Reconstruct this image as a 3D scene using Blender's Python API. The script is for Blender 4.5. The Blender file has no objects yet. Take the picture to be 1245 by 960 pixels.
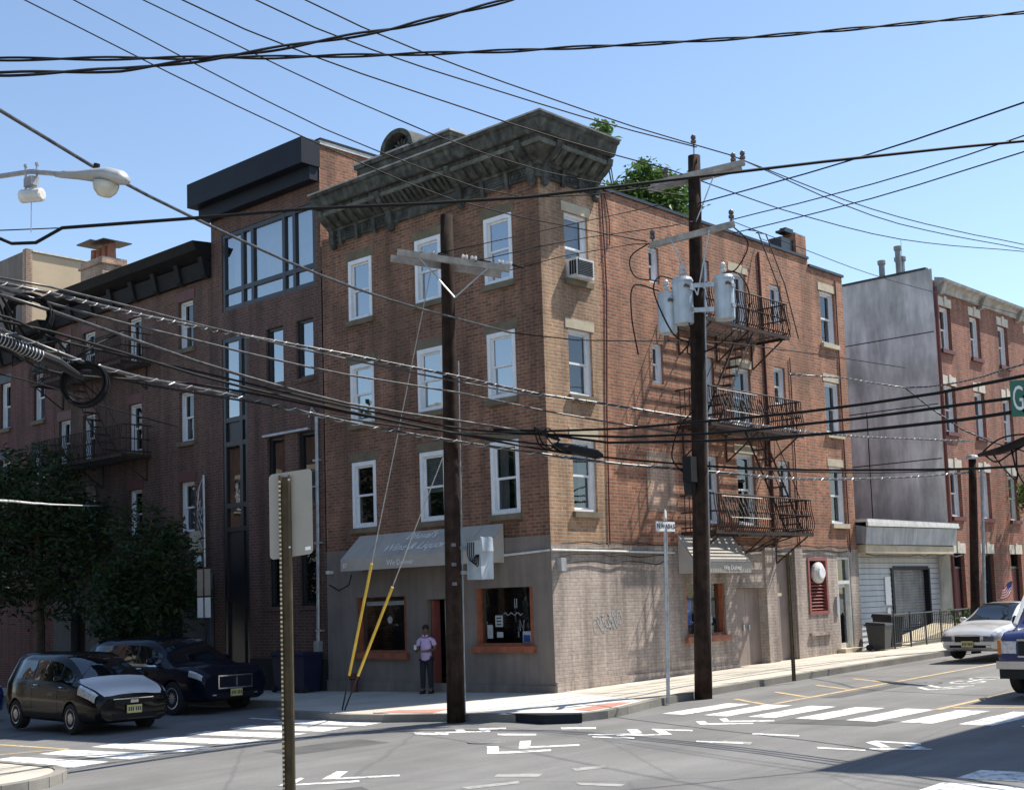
import bpy, bmesh, math, random
import numpy as np
from mathutils import Vector, Matrix
random.seed(7)
R = math.radians
SC = bpy.context.scene
COL = SC.collection

# ------------------------------------------------------------------ camera
cam_d = bpy.data.cameras.new('camera')
cam = bpy.data.objects.new('camera', cam_d); COL.objects.link(cam); SC.camera = cam
yaw, pitch, roll, F = 0.743892, 0.095975, -0.031722, 1571.667
d = Vector((math.cos(yaw)*math.cos(pitch), math.sin(yaw)*math.cos(pitch), math.sin(pitch)))
r = Vector((math.sin(yaw), -math.cos(yaw), 0)); u = r.cross(d)
r2 = math.cos(roll)*r + math.sin(roll)*u
u2 = -math.sin(roll)*r + math.cos(roll)*u
m = Matrix((r2, u2, -d)).transposed().to_4x4(); m.translation = (-20.7424, -18.0281, 1.85)
cam.matrix_world = m
cam_d.sensor_width = 36; cam_d.lens = F/1245*36; cam_d.shift_y = 101.73/1245
cam_d.clip_start = .1; cam_d.clip_end = 3000

# ------------------------------------------------------------------ light, sky, exposure
SUN_EL, SUN_AZ = R(55.4), R(115.8)
W = bpy.data.worlds.new('World'); SC.world = W; W.use_nodes = True
wn = W.node_tree.nodes; wl = W.node_tree.links
sky = wn.new('ShaderNodeTexSky'); sky.sky_type = 'NISHITA'; sky.sun_disc = False
sky.sun_elevation = SUN_EL; sky.sun_rotation = SUN_AZ; sky.air_density = 1.0; sky.dust_density = .25; sky.ozone_density = 1.0
wl.new(sky.outputs[0], wn['Background'].inputs[0]); wn['Background'].inputs[1].default_value = .13
sd = bpy.data.lights.new('sun', 'SUN'); sd.energy = 5.0; sd.angle = R(.53); sd.color = (1, .94, .84)
sun = bpy.data.objects.new('sun', sd); COL.objects.link(sun); sun.location = (10, -8, 40)
sun.rotation_euler = Vector((-.62, .265, -1)).to_track_quat('-Z', 'Y').to_euler()
SC.view_settings.view_transform = 'Standard'; SC.view_settings.look = 'None'
SC.view_settings.exposure = 0.65; SC.view_settings.gamma = 1
SC.cycles.max_bounces = 6; SC.cycles.transparent_max_bounces = 12
SC.cycles.use_denoising = True

# ------------------------------------------------------------------ materials
class NT:
    def __init__(s, name):
        s.m = bpy.data.materials.new(name); s.m.use_nodes = True
        s.n = s.m.node_tree.nodes; s.l = s.m.node_tree.links; s.b = s.n['Principled BSDF']; s.out = s.n['Material Output']
    def new(s, t, **k):
        x = s.n.new(t)
        for a, v in k.items(): setattr(x, a, v)
        return x
    def math(s, op, a, b=None, c=None):
        x = s.n.new('ShaderNodeMath'); x.operation = op
        for i, v in enumerate((a, b, c)):
            if v is None: continue
            if hasattr(v, 'is_output'): s.l.new(v, x.inputs[i])
            else: x.inputs[i].default_value = v
        return x.outputs[0]
    def noise(s, scale, vec=None, detail=4, rough=.55):
        x = s.n.new('ShaderNodeTexNoise'); x.inputs['Scale'].default_value = scale
        x.inputs['Detail'].default_value = detail; x.inputs['Roughness'].default_value = rough
        if vec is not None: s.l.new(vec, x.inputs['Vector'])
        return x.outputs[0]
    def pos(s): return s.n.new('ShaderNodeNewGeometry').outputs['Position']
    def rng(s, v, a, b, lo=0., hi=1.):
        x = s.n.new('ShaderNodeMapRange'); s.l.new(v, x.inputs[0])
        for i, q in zip((1, 2, 3, 4), (lo, hi, a, b)): x.inputs[i].default_value = q
        return x.outputs[0]
    def mix(s, a, b, f, blend='MIX'):
        x = s.n.new('ShaderNodeMix'); x.data_type = 'RGBA'; x.blend_type = blend
        for i, v in ((0, f), (6, a), (7, b)):
            if hasattr(v, 'is_output'): s.l.new(v, x.inputs[i])
            elif i == 0: x.inputs[0].default_value = v
            else: x.inputs[i].default_value = (*v, 1)
        return x.outputs[2]
    def scale(s, col, fac):   # colour * scalar
        c = s.n.new('ShaderNodeCombineColor')
        for i in range(3): s.l.new(fac, c.inputs[i])
        return s.mix(col, c.outputs[0], 1.0, 'MULTIPLY')
    def bump(s, h, strength, dist=.01):
        x = s.n.new('ShaderNodeBump'); x.inputs['Strength'].default_value = strength; x.inputs['Distance'].default_value = dist
        s.l.new(h, x.inputs['Height']); s.l.new(x.outputs[0], s.b.inputs['Normal'])
    def base(s, v):
        if hasattr(v, 'is_output'): s.l.new(v, s.b.inputs['Base Color'])
        else: s.b.inputs['Base Color'].default_value = (*v, 1)
    def set(s, rough=.6, metal=0, spec=None, coat=None):
        s.b.inputs['Roughness'].default_value = rough; s.b.inputs['Metallic'].default_value = metal
        if spec is not None: s.b.inputs['Specular IOR Level'].default_value = spec
        if coat: s.b.inputs['Coat Weight'].default_value = coat; s.b.inputs['Coat Roughness'].default_value = .03

def mat(name, col, rough=.6, metal=0, var=.25, scale=3., bump=.0, bscale=40, streak=0, spec=None, coat=None, sscale=4):
    t = NT(name); t.set(rough, metal, spec, coat); p = t.pos()
    if var or streak:
        f = t.rng(t.noise(scale, p, 5, .6), 1-var, 1+var, .3, .7)
        if streak:
            mp = t.new('ShaderNodeMapping'); mp.inputs['Scale'].default_value = (sscale, sscale, .35); t.l.new(p, mp.inputs[0])
            f = t.math('MULTIPLY', f, t.rng(t.noise(1.2, mp.outputs[0], 4, .6), 1-streak, 1+streak*.5, .35, .65))
        t.base(t.scale(col, f))
    else: t.base(col)
    if bump: t.bump(t.noise(bscale, p, 4, .6), bump)
    return t.m

def brick(name, c1, c2, mortar, rowh=.078, bw=.215, msize=.013, dirt=.28, paint=None, bumpk=.7, tint=None):
    t = NT(name); t.set(.85)
    g = t.new('ShaderNodeNewGeometry'); sp = t.new('ShaderNodeSeparateXYZ'); t.l.new(g.outputs['Position'], sp.inputs[0])
    sn = t.new('ShaderNodeSeparateXYZ'); t.l.new(g.outputs['True Normal'], sn.inputs[0])
    isx = t.math('GREATER_THAN', t.math('ABSOLUTE', sn.outputs[0]), .5)
    mu = t.math('ADD', t.math('MULTIPLY', sp.outputs[1], isx), t.math('MULTIPLY', sp.outputs[0], t.math('SUBTRACT', 1.0, isx)))
    cv = t.new('ShaderNodeCombineXYZ'); t.l.new(mu, cv.inputs[0])
    wob = t.math('MULTIPLY', t.math('SUBTRACT', t.noise(.8, g.outputs['Position'], 3), .5), .035)
    t.l.new(t.math('ADD', sp.outputs[2], wob), cv.inputs[1])
    b = t.new('ShaderNodeTexBrick'); t.l.new(cv.outputs[0], b.inputs['Vector'])
    b.inputs['Scale'].default_value = 1; b.inputs['Brick Width'].default_value = bw; b.inputs['Row Height'].default_value = rowh
    b.inputs['Mortar Size'].default_value = msize; b.inputs['Mortar Smooth'].default_value = .3; b.inputs['Bias'].default_value = -.15
    b.inputs['Color1'].default_value = (*c1, 1); b.inputs['Color2'].default_value = (*c2, 1); b.inputs['Mortar'].default_value = (*mortar, 1)
    big = t.rng(t.noise(.55, g.outputs['Position'], 6, .62), 1-dirt, 1+dirt, .3, .7)
    fine = t.rng(t.noise(9., g.outputs['Position'], 4, .7), .78, 1.22, .3, .7)
    mp = t.new('ShaderNodeMapping'); mp.inputs['Scale'].default_value = (2.2, 2.2, .16); t.l.new(g.outputs['Position'], mp.inputs[0])
    st = t.rng(t.noise(1.0, mp.outputs[0], 5, .65), .62, 1.14, .36, .58)
    c = t.scale(b.outputs['Color'], t.math('MULTIPLY', t.math('MULTIPLY', big, fine), st))
    if tint is not None:
        c = t.mix(c, tint, t.math('MULTIPLY', t.rng(t.noise(.35, g.outputs['Position'], 5, .6), 0, .55, .48, .72), 1.0))
    t.base(c)
    t.bump(t.math('ADD', t.math('MULTIPLY', b.outputs['Fac'], -1.0), t.math('MULTIPLY', t.noise(60, g.outputs['Position'], 3), .35)), bumpk, .012)
    return t.m

def glass(name, tint=(.55, .62, .66), refl=.25, dark=(.01, .013, .017), trans=.75, wav=.02):
    t = NT(name)
    gl = t.new('ShaderNodeBsdfGlossy'); gl.inputs['Roughness'].default_value = .015; gl.inputs['Color'].default_value = (.92, .96, 1, 1)
    tr = t.new('ShaderNodeBsdfTransparent'); tr.inputs['Color'].default_value = (*tint, 1)
    df = t.new('ShaderNodeBsdfDiffuse'); df.inputs['Color'].default_value = (*dark, 1)
    m1 = t.new('ShaderNodeMixShader'); m1.inputs[0].default_value = trans; t.l.new(df.outputs[0], m1.inputs[1]); t.l.new(tr.outputs[0], m1.inputs[2])
    g = t.new('ShaderNodeNewGeometry'); dt = t.new('ShaderNodeVectorMath'); dt.operation = 'DOT_PRODUCT'
    t.l.new(g.outputs['Incoming'], dt.inputs[0]); t.l.new(g.outputs['Normal'], dt.inputs[1])
    fac = t.math('ADD', t.math('MULTIPLY', t.math('POWER', t.math('SUBTRACT', 1.0, t.math('ABSOLUTE', dt.outputs['Value'])), 5.0), .9), refl+.04)
    m2 = t.new('ShaderNodeMixShader'); t.l.new(fac, m2.inputs[0]); t.l.new(m1.outputs[0], m2.inputs[1]); t.l.new(gl.outputs[0], m2.inputs[2])
    b = t.new('ShaderNodeBump'); b.inputs['Strength'].default_value = wav; b.inputs['Distance'].default_value = .05
    t.l.new(t.noise(1.7, t.pos(), 2), b.inputs['Height']); t.l.new(b.outputs[0], gl.inputs['Normal'])
    t.l.new(m2.outputs[0], t.out.inputs['Surface'])
    return t.m

def asphalt():
    t = NT('asphalt'); t.set(.88); p = t.pos()
    f = t.math('MULTIPLY', t.rng(t.noise(.35, p, 6, .65), .78, 1.2, .3, .7), t.rng(t.noise(55, p, 3, .7), .8, 1.22, .3, .7))
    mp = t.new('ShaderNodeMapping'); mp.inputs['Scale'].default_value = (.09, 1.1, 1); mp.inputs['Rotation'].default_value = (0, 0, R(12)); t.l.new(p, mp.inputs[0])
    f = t.math('MULTIPLY', f, t.rng(t.noise(1.3, mp.outputs[0], 5, .7), .83, 1.1, .35, .65))
    c = t.scale((.158, .156, .152), f)
    f = t.math('MULTIPLY', f, t.rng(t.noise(.13, p, 6, .7), .72, 1.1, .36, .6)); f = t.math('MULTIPLY', f, t.rng(t.noise(2.1, p, 5, .75), .62, 1.0, .28, .40))
    # sealed cracks
    v = t.new('ShaderNodeTexVoronoi', feature='DISTANCE_TO_EDGE'); v.inputs['Scale'].default_value = .17
    mv = t.new('ShaderNodeMix'); mv.data_type = 'VECTOR'; mv.inputs[0].default_value = .12
    nv = t.new('ShaderNodeTexNoise'); nv.inputs['Scale'].default_value = 1.1; t.l.new(p, nv.inputs['Vector'])
    t.l.new(p, mv.inputs[4]); t.l.new(nv.outputs['Color'], mv.inputs[5]); t.l.new(mv.outputs[1], v.inputs['Vector'])
    c = t.mix((.085, .085, .085), c, t.rng(v.outputs['Distance'], .55, 1., .001, .005))
    t.base(c); t.bump(t.noise(90, p, 3), .35, .006); return t.m

def concrete(name, col, var=.2):
    t = NT(name); t.set(.9); p = t.pos()
    f = t.math('MULTIPLY', t.rng(t.noise(.7, p, 7, .65), 1-var, 1+var, .3, .7), t.rng(t.noise(24, p, 4, .7), .88, 1.12, .3, .7))
    v = t.new('ShaderNodeTexVoronoi'); v.inputs['Scale'].default_value = 2.3; t.l.new(p, v.inputs['Vector'])
    f = t.math('MULTIPLY', f, t.rng(v.outputs['Distance'], .55, 1., .02, .05))
    t.base(t.scale(col, f)); t.bump(t.noise(80, p, 3), .2, .005); return t.m

def paintmark(name, col):
    t = NT(name); t.set(.7); p = t.pos()
    f = t.rng(t.noise(7, p, 6, .75), .0, 1.0, .37, .49)
    mp = t.new('ShaderNodeMapping'); mp.inputs['Scale'].default_value = (.5, 3., 1); t.l.new(p, mp.inputs[0])
    f = t.math('MULTIPLY', f, t.rng(t.noise(2.2, mp.outputs[0], 5, .7), .45, 1., .34, .5))
    t.base(t.mix((.2, .2, .195), t.scale(col, t.rng(t.noise(1.5, p, 4), .86, 1.06, .3, .7)), f)); return t.m

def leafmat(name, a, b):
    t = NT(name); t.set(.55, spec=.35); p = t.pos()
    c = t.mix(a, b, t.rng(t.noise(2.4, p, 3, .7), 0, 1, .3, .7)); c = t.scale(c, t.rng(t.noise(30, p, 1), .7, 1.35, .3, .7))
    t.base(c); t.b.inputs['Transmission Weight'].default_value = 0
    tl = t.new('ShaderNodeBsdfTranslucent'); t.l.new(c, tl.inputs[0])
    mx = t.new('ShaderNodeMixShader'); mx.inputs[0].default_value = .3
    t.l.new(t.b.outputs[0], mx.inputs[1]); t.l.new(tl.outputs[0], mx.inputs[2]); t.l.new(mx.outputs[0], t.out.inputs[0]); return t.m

M = {}
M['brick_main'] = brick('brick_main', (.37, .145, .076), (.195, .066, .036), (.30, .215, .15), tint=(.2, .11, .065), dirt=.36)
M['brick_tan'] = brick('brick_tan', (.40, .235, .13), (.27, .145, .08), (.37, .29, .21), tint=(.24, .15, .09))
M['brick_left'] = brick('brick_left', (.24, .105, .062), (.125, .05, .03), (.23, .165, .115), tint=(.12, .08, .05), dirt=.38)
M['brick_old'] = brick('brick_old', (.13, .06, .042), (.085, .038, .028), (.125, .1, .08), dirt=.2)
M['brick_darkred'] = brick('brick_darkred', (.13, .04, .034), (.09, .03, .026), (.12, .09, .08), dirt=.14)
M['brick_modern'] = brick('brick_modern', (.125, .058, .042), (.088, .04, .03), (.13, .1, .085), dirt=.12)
M['brick_row'] = brick('brick_row', (.27, .095, .06), (.165, .052, .033), (.22, .15, .11), dirt=.14)
M['brick_pale'] = brick('brick_pale', (.40, .24, .16), (.33, .2, .13), (.4, .34, .28), dirt=.2)
M['brick_painted'] = brick('brick_painted', (.37, .31, .27), (.335, .28, .245), (.30, .25, .22), msize=.010, dirt=.2, bumpk=.6)
M['render_grey'] = mat('render_grey', (.185, .157, .138), .85, var=.16, scale=1.2, bump=.25, bscale=30, streak=.16)
M['stucco_grey'] = mat('stucco_grey', (.6, .62, .6), .9, var=.3, scale=.6, bump=.3, bscale=18, streak=.38, sscale=1.6)
M['bluestone'] = mat('bluestone', (.09, .105, .12), .8, var=.2, scale=2, bump=.2)
M['brownstone'] = mat('brownstone', (.15, .125, .085), .9, var=.3, scale=2.5, bump=.3)
M['limestone'] = mat('limestone', (.46, .40, .29), .85, var=.2, scale=3, bump=.2)
M['white_lintel'] = mat('white_lintel', (.5, .465, .39), .8, var=.2, scale=4, bump=.1)
M['white_vinyl'] = mat('white_vinyl', (.74, .76, .78), .4, var=.06, scale=5, streak=.06)
M['white_aged'] = mat('white_aged', (.6, .6, .57), .55, var=.16, scale=5, streak=.15)
M['black_frame'] = mat('black_frame', (.018, .019, .024), .35, var=.1)
M['dark_metal'] = mat('dark_metal', (.010, .013, .022), .55, spec=.2, var=.2, scale=1.5)
M['iron'] = mat('iron', (.042, .028, .023), .7, .0, spec=.25, var=.5, scale=6, bump=.1)
M['iron_light'] = mat('iron_light', (.32, .3, .28), .5, .3, var=.4, scale=6)
M['black_iron'] = mat('black_iron', (.016, .016, .017), .5, var=.2)
M['cornice'] = mat('cornice', (.062, .066, .060), .85, var=.7, scale=4.5, bump=.3, bscale=14, streak=.45)
M['cornice_band'] = mat('cornice_band', (.125, .13, .105), .85, var=.4, scale=4, bump=.2, streak=.3)
M['cornice_cap'] = mat('cornice_cap', (.36, .36, .35), .6, .2, var=.3, scale=3, streak=.2)
M['old_cornice'] = mat('old_cornice', (.012, .012, .014), .7, spec=.2, var=.3)
M['row_cornice'] = mat('row_cornice', (.34, .32, .285), .7, var=.25, scale=3, streak=.3)
M['orange_wood'] = mat('orange_wood', (.29, .09, .045), .55, var=.25, scale=6, streak=.2)
M['maroon'] = mat('maroon', (.24, .065, .055), .5, var=.2, scale=4)
M['dark_maroon'] = mat('dark_maroon', (.11, .03, .03), .6, var=.2, scale=4)
M['awning'] = mat('awning', (.39, .36, .32), .8, var=.1, scale=2, bump=.15, bscale=12)
M['letter'] = mat('letter', (.75, .75, .75), .6, var=.1)
M['letter_dark'] = mat('letter_dark', (.03, .035, .06), .6, var=0)
M['door_taupe'] = mat('door_taupe', (.27, .215, .19), .6, var=.14, scale=2, streak=.15)
M['dark_interior'] = mat('dark_interior', (.018, .018, .02), .9, var=.3)
M['curtain'] = mat('curtain', (.42, .40, .36), .9, var=.15, scale=6)
M['blind'] = mat('blind', (.6, .6, .56), .8, var=.1)
M['pole_wood'] = mat('pole_wood', (.034, .021, .016), .9, spec=.15, var=.5, scale=5, bump=.5, bscale=25, streak=.5)
M['arm_wood'] = mat('arm_wood', (.32, .295, .26), .85, var=.3, scale=5, bump=.3, streak=.2)
M['galv'] = mat('galv', (.42, .44, .46), .45, .55, var=.25, scale=6)
M['can_grey'] = mat('can_grey', (.5, .56, .6), .4, .1, var=.14, scale=3, streak=.2)
M['porcelain'] = mat('porcelain', (.5, .5, .48), .3, var=.15)
M['porcelain_brown'] = mat('porcelain_brown', (.10, .07, .06), .3, var=.15)
M['wire'] = mat('wire', (.008, .008, .009), .6, var=0, spec=.15)
M['wire_lash'] = mat('wire_lash', (.055, .054, .056), .35, .35, var=.8, scale=9)
M['wire_white'] = mat('wire_white', (.6, .6, .6), .5, var=.2)
M['asphalt'] = asphalt()
M['sidewalk'] = concrete('sidewalk', (.46, .425, .36))
M['sidewalk_new'] = concrete('sidewalk_new', (.56, .54, .50), .1)
M['kerb'] = concrete('kerb', (.20, .19, .17), .35)
M['ramp_red'] = concrete('ramp_red', (.46, .21, .16), .2)
M['line_white'] = paintmark('line_white', (.78, .78, .75))
M['line_yellow'] = paintmark('line_yellow', (.55, .40, .20))
M['scuff'] = paintmark('scuff', (.36, .355, .34))
M['asphalt_patch'] = mat('asphalt_patch', (.085, .084, .083), .92, var=.25, scale=2, bump=.2, bscale=90)
M['soil'] = mat('soil', (.12, .11, .09), .95, var=.3)
M['roofing'] = mat('roofing', (.10, .10, .10), .9, var=.3)
M['siding'] = mat('siding', (.44, .455, .47), .5, var=.08, scale=2, streak=.12)
M['shutter_steel'] = mat('shutter_steel', (.22, .225, .23), .5, .3, var=.3, scale=2, streak=.3)
M['canopy_metal'] = mat('canopy_metal', (.34, .36, .38), .5, .2, var=.2, scale=2, streak=.3)
M['beige'] = mat('beige', (.50, .39, .26), .85, var=.08, scale=1)
M['bark'] = mat('bark', (.10, .075, .055), .9, var=.4, scale=8, bump=.5)
M['leaf'] = leafmat('leaf', (.022, .042, .016), (.042, .075, .024))  # greens darkened for shaded trees; leaf_sun holds the sunlit copy
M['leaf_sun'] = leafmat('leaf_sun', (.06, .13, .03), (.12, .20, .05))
M['yellow_guard'] = mat('yellow_guard', (.62, .42, .05), .5, var=.15, scale=5)
M['sign_back'] = mat('sign_back', (.26, .245, .22), .5, .35, var=.12, scale=3)
M['sign_white'] = mat('sign_white', (.72, .73, .74), .5, var=.06)
M['sign_green'] = mat('sign_green', (.015, .12, .075), .4, var=.06)
M['channel_post'] = mat('channel_post', (.06, .043, .02), .6, .3, var=.4, scale=8)
M['lamp_grey'] = mat('lamp_grey', (.36, .37, .37), .45, .2, var=.1)
M['lamp_lens'] = mat('lamp_lens', (.50, .49, .42), .12, var=.15, scale=6)
M['tyre'] = mat('tyre', (.018, .018, .018), .85, var=.2)
M['rim'] = mat('rim', (.48, .48, .49), .3, .7, var=.1)
M['paint_black'] = mat('paint_black', (.006, .006, .007), .25, 0, var=0, spec=.12, coat=.22)
M['paint_navy'] = mat('paint_navy', (.005, .007, .016), .25, 0, var=0, spec=.12, coat=.22)
M['paint_blue'] = mat('paint_blue', (.014, .022, .10), .25, 0, var=0, coat=1.)
M['paint_silver'] = mat('paint_silver', (.66, .67, .68), .28, .3, var=.04, coat=1.)
M['paint_white'] = mat('paint_white', (.75, .75, .74), .3, 0, var=.03, coat=.6)
M['plastic'] = mat('plastic', (.012, .012, .013), .55, spec=.25, var=.2)
M['chrome'] = mat('chrome', (.62, .63, .65), .15, .95, var=0)
M['headlight'] = mat('headlight', (.62, .64, .66), .08, .35, var=.35, scale=18)
M['headlight_dark'] = mat('headlight_dark', (.09, .1, .11), .06, 0, var=.4, scale=14)
M['bonnet_silver'] = mat('bonnet_silver', (.60, .61, .62), .35, .1, var=.04)
M['amber'] = mat('amber', (.55, .16, .03), .25, var=.1)
M['plate_yellow'] = mat('plate_yellow', (.62, .54, .22), .5, var=.15, scale=12)
M['bin_blue'] = mat('bin_blue', (.008, .012, .04), .5, var=.2)
M['bin_black'] = mat('bin_black', (.02, .021, .025), .5, var=.2)
M['skin'] = mat('skin', (.17, .085, .055), .5, var=.1)
M['shirt'] = mat('shirt', (.52, .40, .62), .85, var=.12, scale=9, bump=.3, bscale=14)
M['trousers'] = mat('trousers', (.018, .018, .024), .9, var=.2)
M['hair'] = mat('hair', (.012, .01, .01), .8, var=.2)
M['paper'] = mat('paper', (.7, .7, .67), .8, var=.15, scale=20)
M['poster_blue'] = mat('poster_blue', (.05, .12, .4), .7, var=.4, scale=9)
M['flag_red'] = mat('flag_red', (.5, .05, .06), .8, var=.1)
M['flag_blue'] = mat('flag_blue', (.05, .07, .25), .8, var=.1)
M['terracotta'] = mat('terracotta', (.33, .13, .08), .8, var=.25, scale=5)
M['neon'] = mat('neon', (.5, .52, .55), .4, var=.1)
M['glass'] = glass('glass', refl=.07)
M['glass_sky'] = glass('glass_sky', refl=.34, trans=.8)
M['glass_shop'] = glass('glass_shop', tint=(.8, .85, .88), refl=.0, trans=.92)
M['glass_car'] = glass('glass_car', tint=(.25, .28, .3), refl=.05, trans=.55)

# ------------------------------------------------------------------ geometry helpers
def gz(x, y, off=0.0):
    return .019*max(-60, min(60, x)) - .016*max(-60, min(60, y)) - .05 + off
ROAD = -.13

class MB:
    def __init__(s): s.v = []; s.f = []
    def add(s, vs, fs):
        o = len(s.v); s.v += [tuple(p) for p in vs]; s.f += [tuple(i+o for i in f) for f in fs]; return s
    def box(s, x0, x1, y0, y1, z0, z1):
        x0, x1 = sorted((x0, x1)); y0, y1 = sorted((y0, y1)); z0, z1 = sorted((z0, z1))
        return s.add([(x0,y0,z0),(x1,y0,z0),(x1,y1,z0),(x0,y1,z0),(x0,y0,z1),(x1,y0,z1),(x1,y1,z1),(x0,y1,z1)],
                     [(0,3,2,1),(4,5,6,7),(0,1,5,4),(1,2,6,5),(2,3,7,6),(3,0,4,7)])
    def ubox(s, P, u0, u1, n0, n1, z0, z1):
        a = P(u0, n0, z0); b = P(u1, n1, z1); return s.box(a[0], b[0], a[1], b[1], a[2], b[2])
    def quad(s, a, b, c, d): return s.add([a, b, c, d], [(0, 1, 2, 3)])
    def hexa(s, p): return s.add(p, [(0,3,2,1),(4,5,6,7),(0,1,5,4),(1,2,6,5),(2,3,7,6),(3,0,4,7)])
    def tube(s, pts, r, n=6, closed=False):
        pts = [Vector(p) for p in pts]; N = len(pts); rs = r if isinstance(r, (list, tuple)) else [r]*N
        ring = []; up = None
        for i in range(N):
            a = pts[i-1] if (i > 0 or closed) else pts[i]; b = pts[(i+1) % N] if (i < N-1 or closed) else pts[i]
            t = (b-a)
            if t.length < 1e-9: t = Vector((0, 0, 1))
            t.normalize()
            if up is None:
                up = Vector((0, 0, 1)) if abs(t.z) < .9 else Vector((1, 0, 0))
            x = t.cross(up)
            if x.length < 1e-4: x = t.cross(Vector((0, 1, 0)))
            x.normalize(); y = x.cross(t); up = y
            ring.append([pts[i] + (x*math.cos(k*2*math.pi/n) + y*math.sin(k*2*math.pi/n))*rs[i] for k in range(n)])
        vs = [p for q in ring for p in q]; fs = []
        for i in range(N if closed else N-1):
            j = (i+1) % N
            for k in range(n): fs.append((i*n+k, i*n+(k+1) % n, j*n+(k+1) % n, j*n+k))
        if not closed: fs += [tuple(range(n-1, -1, -1)), tuple((N-1)*n+k for k in range(n))]
        return s.add(vs, fs)
    def cyl(s, a, b, r, n=10, r1=None): return s.tube([a, b], [r, r if r1 is None else r1], n)
    def lathe(s, prof, c, ax=(0, 0, 1), n=14):   # prof: (radius, height along ax)
        ax = Vector(ax).normalized(); x = ax.cross(Vector((0, 0, 1)) if abs(ax.z) < .9 else Vector((1, 0, 0))).normalized(); y = ax.cross(x); c = Vector(c)
        vs = []; fs = []
        for (rr, h) in prof:
            for k in range(n):
                a = k*2*math.pi/n; vs.append(c+ax*h+(x*math.cos(a)+y*math.sin(a))*max(rr, 1e-4))
        for i in range(len(prof)-1):
            for k in range(n): fs.append((i*n+k, i*n+(k+1) % n, (i+1)*n+(k+1) % n, (i+1)*n+k))
        fs += [tuple(range(n-1, -1, -1)), tuple((len(prof)-1)*n+k for k in range(n))]
        return s.add(vs, fs)
    def prism(s, poly, off):   # poly: 3D points, extruded by vector off
        n = len(poly); off = Vector(off); vs = [Vector(p) for p in poly]; vs += [p+off for p in vs]
        return s.add(vs, [tuple(range(n-1, -1, -1)), tuple(range(n, 2*n))] + [(i, (i+1) % n, n+(i+1) % n, n+i) for i in range(n)])
    def mesh(s, name, smooth=False, fix=True):
        me = bpy.data.meshes.new(name); me.from_pydata(s.v, [], s.f)
        if fix:
            bm = bmesh.new(); bm.from_mesh(me); bmesh.ops.recalc_face_normals(bm, faces=bm.faces); bm.to_mesh(me); bm.free()
        if smooth: me.polygons.foreach_set('use_smooth', [True]*len(me.polygons))
        me.update(); return me
    def build(s, name, m, parent=None, smooth=False, local=False, fix=True, label=None):
        me = s.mesh(name, smooth, fix); me.materials.append(M[m] if isinstance(m, str) else m)
        o = bpy.data.objects.new(name, me); COL.objects.link(o)
        if parent is not None:
            o.parent = parent
            if not local and parent.type == 'EMPTY': o.location = -Vector(parent.location)
        if label: o['label'] = label
        return o

def thing(name, label, cat, loc, group=None, rz=0):
    o = bpy.data.objects.new(name, None); COL.objects.link(o); o.location = loc; o.rotation_euler = (0, 0, rz); o.empty_display_size = .2
    o['label'] = label; o['category'] = cat
    if group: o['group'] = group
    return o
def tag(o, label, cat, group=None):
    o['label'] = label; o['category'] = cat
    if group: o['group'] = group
    return o
def struct(o): o['kind'] = 'structure'; return o
def stuff(o): o['kind'] = 'stuff'; return o
def place(name, me, parent, loc=(0, 0, 0), rot=None, m=None):
    o = bpy.data.objects.new(name, me); COL.objects.link(o); o.parent = parent
    o.location = loc
    if rot: o.rotation_euler = rot
    if m is not None:
        me.materials.clear(); me.materials.append(M[m])
    return o
def rel(parent, p):
    return Vector(p) - (Vector(parent.location) if parent.type == 'EMPTY' else Vector((0, 0, 0)))
def text(body, size, P0, ux, uz, mt, parent, shear=0, name='lettering', align='CENTER', ext=.004):
    c = bpy.data.curves.new(name, 'FONT'); c.body = body; c.size = size; c.shear = shear; c.extrude = ext; c.align_x = align; c.align_y = 'CENTER'; c.resolution_u = 3
    c.materials.append(M[mt]); o = bpy.data.objects.new(name, c); COL.objects.link(o); o.parent = parent
    ux = Vector(ux).normalized(); uz = Vector(uz).normalized(); n = ux.cross(uz)
    mm = Matrix((ux, uz, n)).transposed().to_4x4(); mm.translation = rel(parent, P0)
    me = bpy.data.meshes.new_from_object(o.evaluated_get(bpy.context.evaluated_depsgraph_get())); me.name = name
    bpy.data.objects.remove(o); o = bpy.data.objects.new(name, me); COL.objects.link(o); o.parent = parent; o.matrix_local = mm
    return o
def PX(plane, s=-1): return lambda u, n, z: (plane + s*n, u, z)     # wall in plane x=const, outward s
def PY(plane, s=-1): return lambda u, n, z: (u, plane + s*n, z)

def wall(P, u0, u1, z0, z1, holes=(), depth=.2, n=0.0, zb=None):
    b = MB(); us = sorted({u0, u1, *[h[0] for h in holes], *[h[1] for h in holes]}); zs = sorted({z0, z1, *[h[2] for h in holes], *[h[3] for h in holes]})
    us = [q for q in us if u0 <= q <= u1]; zs = [q for q in zs if z0 <= q <= z1]
    for i in range(len(us)-1):
        for j in range(len(zs)-1):
            cu = (us[i]+us[i+1])/2; cz = (zs[j]+zs[j+1])/2
            if any(h[0] < cu < h[1] and h[2] < cz < h[3] for h in holes): continue
            b.quad(P(us[i], n, zs[j]), P(us[i+1], n, zs[j]), P(us[i+1], n, zs[j+1]), P(us[i], n, zs[j+1]))
    for (a, c, e, f) in [h[:4] for h in holes]:
        b.quad(P(a, n, e), P(a, -depth, e), P(a, -depth, f), P(a, n, f)); b.quad(P(c, n, e), P(c, -depth, e), P(c, -depth, f), P(c, n, f))
        b.quad(P(a, n, f), P(c, n, f), P(c, -depth, f), P(a, -depth, f)); b.quad(P(a, n, e), P(c, n, e), P(c, -depth, e), P(a, -depth, e))
    return b

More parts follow.
